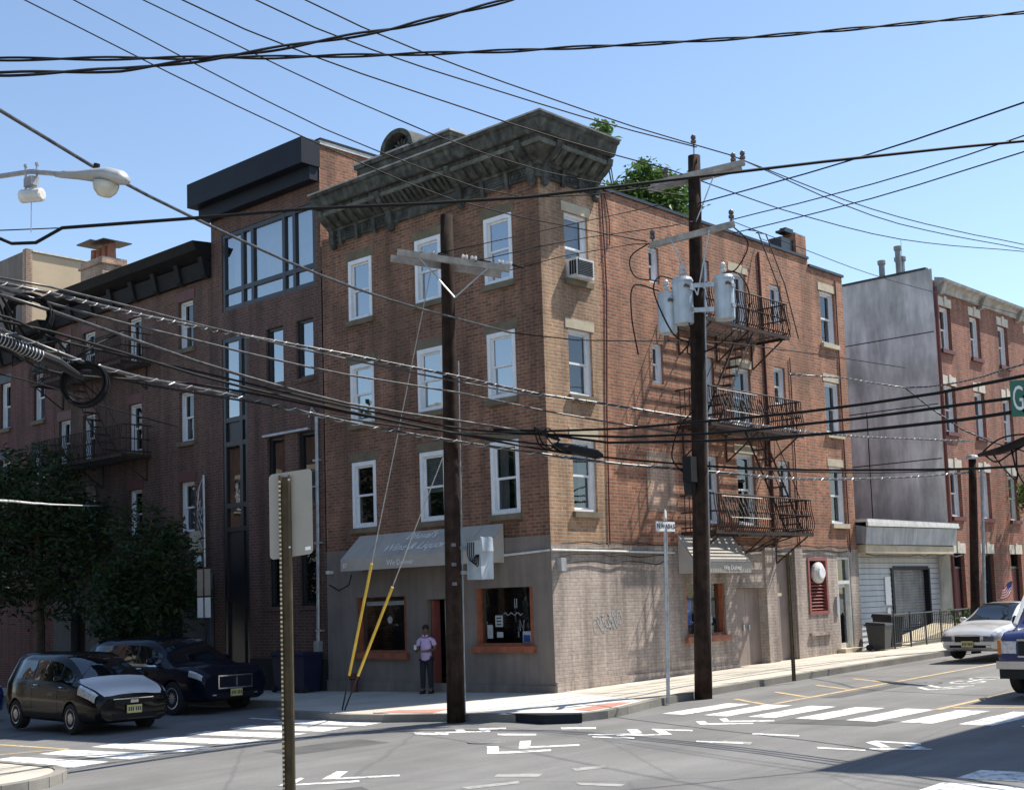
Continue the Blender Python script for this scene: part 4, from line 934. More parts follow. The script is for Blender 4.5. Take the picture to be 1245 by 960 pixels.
b = MB(); b.box(1.2, 14, 25.22, 25.45, 14.97, 15.03); b.build('coping', 'white_aged', bg)

# ------------------------------------------------------------------ garage with siding, metal canopy
gar = thing('garage', 'low garage clad in pale siding with steel shutter under a metal canopy', 'garage', (16.5, .4, .3))
GX0, GX1, GYf = BX+.05, 19.6, .4; PG = PY(GYf)
sh = (16.35, 18.75, .1, 2.5)
wall(PG, GX0, GX1, -.3, 3.95, [sh], .2).build('front_wall', 'dark_metal', gar)  # backing darkened so the gaps between boards read as shadow lines
MB().box(GX0, GX1, GYf+.01, 7, 3.9, 3.98).build('roof', 'roofing', gar); wall(PX(GX1-.02, 1), GYf, 7, -.3, 3.9).build('side_wall', 'white_aged', gar)
def board(x0, x1, k):
    z = .25+k*.165
    return MB().hexa([PG(x0, .006, z), PG(x1, .006, z), PG(x1, .034, z), PG(x0, .040, z), PG(x0, .006, z+.150), PG(x1, .006, z+.150), PG(x1, .012, z+.150), PG(x0, .012, z+.150)])
for (x0, x1, k0, k1) in ((GX0+.02, 16.3, 0, 19), (18.8, GX1-.02, 0, 19), (16.3, 18.8, 14, 19)):
    me = board(x0, x1, 0).mesh('siding_board'); me.materials.append(M['siding'])
    for k in range(k0, k1): place('siding_board', me, gar, rel(gar, (0, 0, k*.165)))
sd_ = MB().ubox(PG, 16.36, 18.74, -.15, -.12, .1, 2.5).build('steel_shutter', 'shutter_steel', gar)
sm = MB().tube([PG(16.4, -.115, 0), PG(18.7, -.115, 0)], .035, 6).mesh('slat'); sm.materials.append(M['shutter_steel'])
for k in range(26): place('slat', sm, sd_, (0, 0, .2+k*.088))
b = MB(); b.ubox(PG, 16.2, 16.345, -.05, .06, .1, 2.56); b.ubox(PG, 18.755, 18.85, -.05, .06, .1, 2.56); b.ubox(PG, 16.345, 18.755, -.05, .06, 2.51, 2.62); b.build('shutter_frame', 'dark_metal', gar)
b = MB(); b.hexa([(GX0, -.25, 3.22), (GX1+.0, -.25, 3.25), (GX1, GYf, 3.3), (GX0, GYf, 3.3), (GX0, -.32, 3.72), (GX1, -.32, 3.78), (GX1, GYf, 3.86), (GX0, GYf, 3.86)]); cn = b.build('canopy', 'canopy_metal', gar)
b = MB(); b.box(GX0-.05, GX1+.02, -.38, GYf, 3.87, 3.95); b.hexa([(GX0-.05, -.4, 3.74), (GX1, -.4, 3.80), (GX1, -.33, 3.80), (GX0-.05, -.33, 3.74), (GX0-.05, -.4, 3.868), (GX1, -.4, 3.868), (GX1, -.33, 3.868), (GX0-.05, -.33, 3.868)]); b.build('canopy_edge', 'white_aged', cn)
b = MB(); b.box(GX0+.1, GX1-.1, -.2, GYf, 2.98, 3.215); b.build('canopy_soffit', 'limestone', cn)
b = MB(); b.ubox(PG, 15.75, 16.1, .036, .06, 1.45, 2.3); b.ubox(PG, 15.8, 15.98, .036, .07, 1.15, 1.35); b.build('notice_board', 'sign_white', gar)
b = MB()
for i in range(6): b.tube([(GX0+.3+i*1.1, -.1, 2.95-.05*math.sin(i)), (GX0+.8+i*1.1, -.12, 2.9), (GX0+1.4+i*1.1, -.1, 2.95-.05*math.sin(i+1))], .022, 5)
b.build('hanging_cable', 'wire_lash', gar)

# ------------------------------------------------------------------ brick row at right
row = thing('row_houses', 'red brick row houses with pale keyed lintels and blank grey stucco side wall', 'building', (24, 0, 0))
RX0, RX1, RT = 19.65, 40, 12.0; PRW = PY(0)
cR = [20.05, 22.42, 24.85, 27.3, 29.8, 32.3, 34.8, 37.3]
hol = [(x, x+.84, z0, z1) for x in cR for (z0, z1) in ((9.78, 11.25), (7.02, 8.6), (4.22, 5.82))]
gnd = [(x-.25, x+.7, .3 if i % 2 == 0 else 1.1, 3.02) for i, x in enumerate(cR)]
wall(PRW, RX0, RX1, -.5, RT, hol+gnd, .25).build('front_wall', 'brick_row', row)
wall(PX(RX0), 0, 12, -.5, 12.42).build('side_wall', 'stucco_grey', row)
b = wall(PY(12, 1), RX0, RX1, 0, RT); b.build('rear_wall', 'brick_row', row); MB().box(RX0+.03, RX1-.03, .1, 11.97, RT-.1, RT+.1).build('roof', 'roofing', row)
MB().box(RX0-.03, RX0+.2, .2, 12, 12.43, 12.5).build('coping', 'black_frame', row)
b = MB()
for z in (10.3, 7.9, 6.1): b.box(RX0-.006, RX0+.01, .05, 12, z, z+.03)
b.box(RX0-.006, RX0+.01, 5.0, 5.03, .5, 7.9); b.box(RX0-.006, RX0+.01, 2.6, 2.63, .5, 7.9); b.build('stucco_joint', 'dark_metal', row)
for i, h in enumerate(hol): window(row, PRW, *h, fw=.07, n1=-.12, lintel='white_lintel', sill='dark_maroon', lh=.3, key=True, gm='glass', inside='curtain' if i % 3 == 0 else ('blind' if i % 5 == 0 else None))
for i, h in enumerate(gnd):
    if i % 2 == 0:
        b = MB(); b.ubox(PRW, h[0], h[0]+.07, -.24, -.12, h[2], h[3]); b.ubox(PRW, h[1]-.07, h[1], -.24, -.12, h[2], h[3]); b.ubox(PRW, h[0]+.07, h[1]-.07, -.24, -.12, h[3]-.5, h[3]-.43); dr = b.build('door', 'black_frame', row)
        MB().ubox(PRW, h[0]+.07, h[1]-.07, -.22, -.18, h[2], h[3]-.5).build('door_leaf', 'dark_maroon', dr)
        MB().ubox(PRW, h[0]-.1, h[1]+.1, -.1, .02, h[3]+.002, h[3]+.33).build('lintel', 'white_lintel', dr); MB().ubox(PRW, (h[0]+h[1])/2-.08, (h[0]+h[1])/2+.08, -.1, .05, h[3]+.004, h[3]+.38).build('keystone', 'white_lintel', dr)
        MB().ubox(PRW, h[0]-.2, h[1]+.2, -.2, .8, -.3, h[2]-.002).build('door_step', 'brownstone', dr)
    else: window(row, PRW, *h, fm='black_frame', n1=-.12, lintel='white_lintel', sill='brownstone', lh=.33, key=True)
b = MB(); b.box(RX0+.7, RX1-.3, .8, 11.7, .2, RT-.3); b.build('interior', 'dark_interior', row)
b = MB(); 
for pr in [[(-.0, 11.68), (-.09, 11.68), (-.10, 11.8), (-.2, 11.92), (-.32, 11.98), (-.34, 12.07), (-.26, 12.1), (0, 12.16)]]:
    vs = [(RX0+.15, y, z) for y, z in pr]+[(RX1, y, z) for y, z in pr]; k = len(pr)
    b.add(vs, [tuple(range(k)), tuple(range(2*k-1, k-1, -1))]+[(i, k+i, k+(i+1) % k, (i+1) % k) for i in range(k)])
rc = b.build('cornice', 'row_cornice', row)
for k in range(6):
    b = MB(); x = RX0+.2+3.3*k; b.hexa([(x, -.02, 11.55), (x+.22, -.02, 11.55), (x+.22, -.16, 11.58), (x, -.16, 11.58), (x, -.02, 12), (x+.22, -.02, 12), (x+.22, -.36, 12.0), (x, -.36, 12.0)])
    b.build('cornice_bracket', 'row_cornice', rc)
b = MB(); b.tube([(RX0+.02, -.07, 11.8), (RX0+.02, -.07, .4)], .06, 6); b.build('downspout', 'dark_maroon', row)
b = MB(); b.tube([(26, 4, 12), (26, 4, 15.5)], .012, 4); b.build('antenna', 'galv', row)
for i, (x, y, h, rr) in enumerate(((17.55+2.4, 1.9, 13.15, .10), (20.4, 1.5, 13.65, .10), (20.75, 1.6, 13.35, .15))):
    b = MB(); b.lathe([(rr, 0), (rr, h-12.25), (rr*1.35, h-12.2), (rr*1.35, h-12.08)], (x, y, 12.05), n=10); tag(b.build('roof_flue', 'shutter_steel'), ['thin metal flue pipe, first of three on the grey walled row roof', 'tallest metal flue pipe on the grey walled row roof', 'thickest metal flue pipe on the grey walled row roof'][i], 'flue pipe')

# iron railing and bins in front of the garage
fc = thing('iron_railing', 'low black iron railing in front of the garage', 'railing', (14.5, -.95, .15))
b = MB(); xs0, xs1 = 11.95+1.6, 18.6
b.tube([(xs0, -.95, 1.18), (xs1, -.95, 1.24)], .022, 5); b.tube([(xs0, -.95, .38), (xs1, -.95, .44)], .018, 5)
for k in range(6): x = xs0+(xs1-xs0)*k/5; b.tube([(x, -.95, gz(x, -.95)), (x, -.95, 1.26)], .026, 5)
b.build('rail', 'black_iron', fc)
bm2 = MB().tube([(0, 0, .2), (0, 0, 1.0)], .011, 4).mesh('baluster'); bm2.materials.append(M['black_iron'])
for k in range(1, 42): place('baluster', bm2, fc, rel(fc, (xs0+(xs1-xs0)*k/42, -.95, .19)))
MB().hexa([(15.0, -.7, .25), (18.7, -.7, .32), (18.7, .3, .32), (15, .3, .25), (15, -.7, .3), (18.7, -.7, .8), (18.7, .3, .8), (15, .3, .3)]).build('sloped_ramp', 'limestone', fc)
def bin_(loc, w, h, mt, label, group=None, rz=0):
    t = thing('wheeled_bin', label, 'bin', loc, group, rz); a, c = w/2, w/2*.8
    MB().hexa([(-c, -c, .04), (c, -c, .04), (c, c, .04), (-c, c, .04), (-a, -a, h-.08), (a, -a, h-.08), (a, a, h-.08), (-a, a, h-.08)]).build('body', mt, t, local=True)
    b = MB(); b.hexa([(-a-.03, -a-.03, h-.078), (a+.03, -a-.03, h-.078), (a+.03, a+.03, h-.078), (-a-.03, a+.03, h-.078), (-a, -a, h-.02), (a, -a, h-.02), (a, a, h+.02), (-a, a, h+.02)]); b.build('lid', mt, t, local=True)
    for s in (-1, 1): MB().cyl((s*c, c, .09), (s*(c+.05), c, .09), .09, 10).build('wheel', 'tyre', t, local=True)
    MB().tube([(-a*.7, a, h-.1), (-a*.7, a+.08, h-.06), (a*.7, a+.08, h-.06), (a*.7, a, h-.1)], .015, 5).build('handle', mt, t, local=True)
bin_((13.05, -.75, gz(13, -.75)), .55, .78, 'bin_black', 'small black bin beside the entrance door, left of the pair', None, .1)
bin_((14.0, -.55, gz(14, -.5)), .62, .98, 'bin_black', 'taller black bin against the railing by the garage', None, -.1)
bin_((-.42, 8.55, gz(-.4, 8.5)), .6, 1.0, 'bin_blue', 'dark blue bin nearest the parked car under the brick wall', None, 1.57)
bin_((-.42, 7.86, gz(-.4, 7.8)), .6, 1.0, 'bin_blue', 'dark blue bin beside the shop front corner under the drainpipe', None, 1.57)
b = MB(); b.lathe([(.09, 0), (.09, .3), (.12, .33), (.12, .4), (.05, .46)], (-.3, 6.15, gz(-.3, 6.1)), n=10)
sp = b.build('standpipe', 'dark_maroon'); tag(sp, 'small dark red standpipe at the foot of the shop wall', 'standpipe')
b = MB(); b.cyl((-.3, 6.0, .18), (-.3, 6.3, .18), .06, 8); b.cyl((-.4, 6.15, .24), (-.3, 6.15, .24), .055, 8); b.build('nozzle', 'dark_maroon', sp)
# plant by the railing and the flag
pl = MB(); rr = random.Random(5)
for k in range(26):
    a = rr.uniform(0, 6.28); L = rr.uniform(.3, .7); x, y = 18.9, -.6; pl.tube([(x, y, .5), (x+math.cos(a)*L*.5, y+math.sin(a)*L*.5, .55+L), (x+math.cos(a)*L, y+math.sin(a)*L, .6+L*.8)], [.03, .04, .005], 4)
tag(pl.build('potted_plant', 'leaf_sun'), 'spiky green plant behind the railing at the end of the garage', 'plant')
fl = thing('flag', 'small striped flag on a slanting staff in front of the row houses', 'flag', (22.6, -.4, 1.6))
MB().tube([(22.9, -.02, 1.25), (22.45, -.85, 2.1)], .014, 5).build('flag_staff', 'galv', fl)
def fpt(s, t): return (22.45-.36*t+.03*math.sin(t*6), -.85+.24*t+.05*math.sin(t*5+s*2), 2.06-.36*s-.26*t+.03*math.sin(t*7))
for k in range(9):
    b = MB(); n = 6
    for i in range(n): b.quad(fpt(k/9, i/n), fpt(k/9, (i+1)/n), fpt((k+1)/9, (i+1)/n), fpt((k+1)/9, i/n))
    b.build('stripe', 'flag_red' if k % 2 == 0 else 'paper', fl, fix=False)
b = MB(); n = 3
for i in range(n):
    q = [fpt(0, i/7), fpt(0, (i+1)/7), fpt(.55, (i+1)/7), fpt(.55, i/7)]; b.quad(*[(x-.014, y-.014, z) for x, y, z in q])
b.build('canton', 'flag_blue', fl, fix=False)

# ------------------------------------------------------------------ corner blocks just outside the picture (they shade and reflect)
def plain_block(name, label, x0, x1, y0, y1, h, mt, faces):
    t = thing(name, label, 'building', ((x0+x1)/2, (y0+y1)/2, 0)); rws = [(z, z+1.6) for z in (1.0, 4.2, 6.9, 9.6) if z+1.9 < h]
    for nm, P, a, c in (('wall', PX(x0), y0, y1), ('wall', PX(x1, 1), y0, y1), ('wall', PY(y0), x0, x1), ('wall', PY(y1, 1), x0, x1)):
        idx = len([c_ for c_ in t.children if c_.name.startswith('wall')]); key = ('x0', 'x1', 'y0', 'y1')[idx]
        hs = []
        if key in faces:
            n = int((c-a)/2.6)
            for i in range(n):
                uc = a+(c-a)*(i+.5)/n; hs += [(uc-.45, uc+.45, z0, z1) for z0, z1 in rws]
        wall(P, a, c, -.8, h, hs, .2).build(nm, mt, t)
        for hq in hs: window(t, P, *hq, n1=-.08, lintel='limestone', sill='limestone')
    MB().box(x0+.05, x1-.05, y0+.05, y1-.05, h-.12, h-.05).build('roof', 'roofing', t); MB().box(x0+.7, x1-.7, y0+.7, y1-.7, 0, h-.3).build('interior', 'dark_interior', t)
    MB().box(x0-.35, x1+.1, y0-.1, y1+.35, h, h+.3).build('cornice', 'row_cornice', t)
plain_block('corner_block', 'brick corner block across the side street casting the foreground shadow', .1, 16, -30, -13.75, 11.2, 'brick_row', ('x0', 'y1'))

plain_block('brick_block', 'dark brick block on the far side of the left street behind trees', -32, -17.5, 1.5, 40, 10.2, 'brick_old', ('x1',))  # unseen block, added to darken car reflections and deepen the street shade
# ------------------------------------------------------------------ poles
def lerp(a, b, t): return tuple(a[i]+(b[i]-a[i])*t for i in range(3))
def insulator(b, p, ax=(0, 0, 1), s=1.0): b.lathe([(.02*s, 0), (.02*s, .06*s), (.055*s, .07*s), (.06*s, .12*s), (.035*s, .14*s), (.055*s, .17*s), (.05*s, .22*s), (.02*s, .25*s)], p, ax, 8)
def wpole(name, label, foot, top, r0, r1):
    t = thing(name, label, 'utility pole', foot); b = MB(); n = 7
    b.tube([lerp((foot[0], foot[1], foot[2]-.3), top, i/n) for i in range(n+1)], [r0+(r1-r0)*i/n for i in range(n+1)], 14); b.build('pole', 'pole_wood', t, smooth=True); return t
F1, T1 = (-4.26, -1.31, -.11), (-4.21, -1.37, 9.06)
p1 = wpole('utility_pole', 'dark wooden utility pole with pale double crossarm in front of the shop door', F1, T1, .165, .115)
ca = Vector((-4.83, -.70, 8.33)); cb_ = Vector((-3.43, -2.21, 7.95)); dv = (cb_-ca).normalized(); nv = Vector((-.735, -.68, 0)).normalized()
def beam(b, a, c, w, h, off=Vector((0, 0, 0))):
    a = Vector(a)+off; c = Vector(c)+off; dd = (c-a).normalized(); sx_ = dd.cross(Vector((0, 0, 1))).normalized()*w/2; uz = sx_.cross(dd).normalized()*h/2
    b.hexa([tuple(p) for p in (a-sx_-uz, a+sx_-uz, c+sx_-uz, c-sx_-uz, a-sx_+uz, a+sx_+uz, c+sx_+uz, c-sx_+uz)])
for off in (nv*.19, -nv*.19+Vector((-.10, .12, .0))):
    b = MB(); beam(b, ca, cb_, .09, .115, off); b.build('crossarm', 'arm_wood', p1)
b = MB(); mid = (ca+cb_)/2-Vector((0, 0, .68))
for q in (.2, .8): b.tube([ca+(cb_-ca)*q+nv*.22-Vector((0, 0, .05)), mid+nv*.16], .016, 4)
b.build('arm_brace', 'galv', p1)
for q in (.20, .29, .58, .66, .90, .97):
    b = MB(); p = ca+(cb_-ca)*q+nv*.19+Vector((0, 0, .10)); b.lathe([(.03, -.02), (.05, -.01), (.05, .02), (.03, .03), (.03, .05), (.05, .06), (.05, .09), (.02, .1)], p, dv, 8); b.build('insulator', 'porcelain', p1)
for q in (.36, .73, 1.02): b = MB(); p = ca+(cb_-ca)*q+nv*.19+Vector((0, 0, .09)); b.tube([p, p+dv*.22-Vector((0, 0, .02))], .022, 6); b.build('dead_end_clamp', 'wire', p1)
b = MB(); b.tube([lerp(F1, T1, i/10) for i in range(0, 8)], .013, 5); cd = b.build('conduit', 'galv', p1); cd.location = cd.location+Vector((.11, -.13, 0))
for z in (2.2, 2.55, 2.9): MB().box(-4.38, -4.32, -1.49, -1.43, z, z+.06).build('tag_plate', 'shutter_steel', p1)
bx = thing('equipment_box', 'grey metal equipment cabinet strapped to the utility pole by the awning', 'equipment box', (-3.95, -1.62, 2.3))
b = MB(); b.box(-4.06, -3.74, -1.86, -1.5, 2.3, 3.0); b.build('cabinet', 'can_grey', bx)
b = MB(); b.hexa([(-4.08, -1.93, 2.80), (-3.80, -1.93, 2.80), (-3.80, -1.862, 2.80), (-4.08, -1.862, 2.80), (-4.08, -1.91, 3.04), (-3.80, -1.91, 3.04), (-3.80, -1.862, 3.06), (-4.08, -1.862, 3.06)]); b.build('cabinet_hood', 'can_grey', bx)
b = MB(); b.box(-4.075, -3.725, -1.875, -1.485, 3.001, 3.03); b.build('cabinet_lid', 'galv', bx)
b = MB(); b.box(-4.2, -4.0, -1.5, -1.40, 2.4, 2.46); b.box(-4.2, -4.0, -1.5, -1.40, 2.85, 2.91); b.build('strap', 'galv', bx)
for k in range(4): MB().tube(smooth_path([(-4.075, -1.55-.05*k, 2.97), (-4.10, -1.56-.055*k, 2.75-.03*k), (-4.10, -1.66-.05*k, 2.62-.03*k), (-4.075, -1.76-.02*k, 2.74)]), .009, 5).build('box_cable', 'wire', bx)

F2, T2 = (.44, -3.41, 0), (.65, -3.64, 10.75)
p2 = wpole('utility_pole', 'tall dark wooden utility pole carrying grey transformers at the side street curb', F2, T2, .175, .125)
ua, ub = Vector((.03, -2.95, 10.13)), Vector((1.30, -4.37, 10.52)); la, lb_ = Vector((-.02, -2.9, 8.88)), Vector((1.13, -4.17, 9.27))
for off in (nv*.17, -nv*.17): b = MB(); beam(b, ua, ub, .09, .115, off); b.build('crossarm', 'arm_wood', p2)
b = MB(); beam(b, la, lb_, .1, .12, nv*.16); b.build('crossarm', 'arm_wood', p2)
b = MB(); pm = Vector(lerp(F2, T2, .87)); b.tube([ub*.7+ua*.3+nv*.2, pm+nv*.12], .016, 4); pm2 = Vector(lerp(F2, T2, .73)); b.tube([la*.3+lb_*.7+nv*.2, pm2+nv*.13], .018, 4); b.tube([la*.75+lb_*.25+nv*.2, pm2+nv*.13], .018, 4); b.build('arm_brace', 'galv', p2)
b = MB(); tt = Vector(T2); b.tube([tt, tt+Vector((0, 0, .25))], .02, 5); b.build('pole_pin', 'galv', p2)
for q in [tt+Vector((0, 0, .2))]+[ua+(ub-ua)*q+Vector((0, 0, .06)) for q in (.18, .9, 1.0)]+[la+(lb_-la)*q+nv*.16+Vector((0, 0, .06)) for q in (.04, .97)]:
    b = MB(); insulator(b, q); b.build('insulator', 'porcelain_brown', p2)
b = MB(); b.tube([lerp(F2, T2, i/10) for i in range(0, 9)], .025, 6); cd = b.build('conduit', 'galv', p2); cd.location = cd.location+Vector((.14, -.1, 0))
for z in (7.5, 8.0):
    b = MB(); c0 = Vector(lerp(F2, T2, z/10.75)); b.lathe([(.17, 0), (.17, .09)], c0, n=12); beam(b, c0+Vector((.15, -.3, .04)), c0+Vector((-.3, .3, .04)), .05, .09, nv*.1)
    b.build('mount_bracket', 'galv', p2)
def can(loc, r, h, label):
    t = thing('transformer', label, 'transformer', loc); x, y, z = 0, 0, 0
    b = MB(); b.lathe([(r*.9, .0), (r*.96, .03), (r*.97, h*.9), (r*1.04, h*.9), (r*1.04, h*.93), (r*.9, h), (r*.3, h+.03)], (0, 0, 0), n=24); b.build('tank', 'can_grey', t, local=True)
    b = MB(); insulator(b, (0, 0, h), (0, 0, 1), 1.1); b.build('bushing', 'porcelain', t, local=True)
    b = MB()
    for k in range(3): b.lathe([(.035, 0), (.03, .07), (.001, .08)], (-r*.7+k*r*.45, -r*.8+k*.02, h*.78), (-.6, -.8, 0), 6)
    b.build('terminal', 'porcelain_brown', t, local=True)
    for q in (.25, .7): MB().box(-.06, .06, -r-.02, r+.02, h*q, h*(q+.08)).build('hanger', 'galv', t, local=True)
can((.2, -3.13, 7.12), .19, .82, 'grey cylindrical transformer farthest left and lowest of the pole cluster')
can((.29, -3.46, 7.27), .21, .93, 'grey cylindrical transformer in the middle, hard against the left of the pole')
can((.97, -3.99, 7.36), .21, .90, 'grey cylindrical transformer hanging alone to the right of the pole')
for pts in ([(.1, -3.02, 8.0), (-.3, -2.7, 8.1), (-.35, -2.65, 7.5), (-.25, -2.7, 6.7)], [(.24, -3.3, 8.2), (.0, -3.1, 8.25), (-.1, -3.05, 7.9), (.1, -3.3, 7.1), (.35, -3.5, 6.9)], [(.2, -3.35, 8.2), (.15, -3.5, 7.6), (.4, -3.65, 7.0)], [(1.0, -4.02, 8.35), (1.2, -4.2, 8.3), (1.32, -4.35, 7.9), (1.28, -4.3, 7.2)], [(-.0, -2.95, 9.0), (-.3, -2.65, 8.7), (-.25, -2.7, 8.3), (.1, -3.0, 8.2)], [(1.1, -4.15, 9.3), (1.3, -4.4, 8.9), (1.15, -4.2, 8.4), (.95, -4, 8.3)], [(.4, -3.5, 7.0), (.5, -3.4, 6.7), (.8, -3.8, 6.8), (1.2, -4.1, 7.2)], [(.45, -3.55, 5.6), (.2, -3.3, 5.2), (.05, -3.2, 4.6), (.3, -3.4, 4.2)]): b = MB(); b.tube(smooth_path(pts), .015, 6); b.build('jumper_cable', 'wire', p2, smooth=True)
b = MB(); b.lathe([(.1, 0), (.12, .1), (.12, .5), (.1, .6)], (.25, -3.45, 3.85), n=8); b.box(.1, .3, -3.6, -3.4, 4.1, 4.6); b.build('splice_box', 'plastic', p2)
F3, T3 = (13.35, -3.36, .2), (13.5, -3.55, 5.35)
p3 = wpole('utility_pole', 'distant wooden pole with round grey cap in front of the brick row', F3, T3, .13, .1)
b = MB(); b.lathe([(.13, 0), (.17, .05), (.14, .1), (.03, .13)], T3, n=10); b.build('pole_cap', 'galv', p3)
b = MB(); b.tube([(13.55, -3.55, .2), (13.68, -3.72, 5.1)], .05, 6); b.build('conduit', 'galv', p3)
F0 = (-15.0, -1.0, -.3)
p0 = wpole('utility_pole', 'wooden utility pole holding the street lamp arm at the left corner', F0, (-14.95, -1.05, 12.3), .17, .12)
# black splice case and the coils of spare cable
b = MB(); b.tube([(-2.15, -1.98, 4.83), (-2.05, -2.04, 4.815), (-1.36, -2.44, 4.655), (-1.26, -2.5, 4.63)], [.04, .095, .095, .04], 10)
tag(b.build('splice_case', 'plastic'), 'black cylindrical cable splice case hanging near the building corner', 'splice case')
b = MB(); b.tube([(-13.9, -3.05, 5.33), (-13.75, -3.14, 5.25), (-12.75, -2.92, 5.06), (-12.3, -2.75, 4.93)], [.04, .075, .075, .03], 10); sc2 = b.build('splice_case', 'plastic')
tag(sc2, 'thick black cable splice case with pale ribs at the far left edge', 'splice case')
b = MB()
for k in range(14): t = .08+k*.05; p = Vector((-13.75, -3.14, 5.25)).lerp(Vector((-12.75, -2.92, 5.06)), t); b.lathe([(.08, 0), (.08, .012)], p, (1, .22, -.19), 10)
b.build('rib', 'galv', sc2)
def coil(c, rad, label):
    b = MB(); rr = random.Random(int(rad*1000)); n_ = Vector((-.735, -.68, .1)).normalized(); e1 = n_.cross(Vector((0, 0, 1))).normalized(); e2 = e1.cross(n_)
    for k in range(7):
        r_ = rad*rr.uniform(.82, 1.05); o = Vector(c)+e1*rr.uniform(-.02, .02)+e2*rr.uniform(-.03, .03)+n_*rr.uniform(-.04, .04)
        b.tube([o+(e1*math.cos(a*.35)+e2*math.sin(a*.35))*r_+n_*.02*math.sin(a*.7) for a in range(18)], .016, 5, True)
    tag(b.build('cable_coil', 'wire'), label, 'cable coil', None)
coil((-13.05, -2.76, 5.63), .29, 'upper coil of black cable hanging among the wires at left')
coil((-12.31, -2.82, 4.84), .29, 'lower coil of black cable in front of the old fire escape')
b = MB()
for k in range(3): b.tube([(-13.4+.1*k, -2.7, 5.75), (-13.2, -2.75+.05*k, 5.2-.1*k), (-12.7, -2.85, 5.35), (-12.4, -2.8, 5.1)], .02, 5)
tag(b.build('loose_cable', 'wire'), 'loose black cable drooping between the two coils', 'cable')

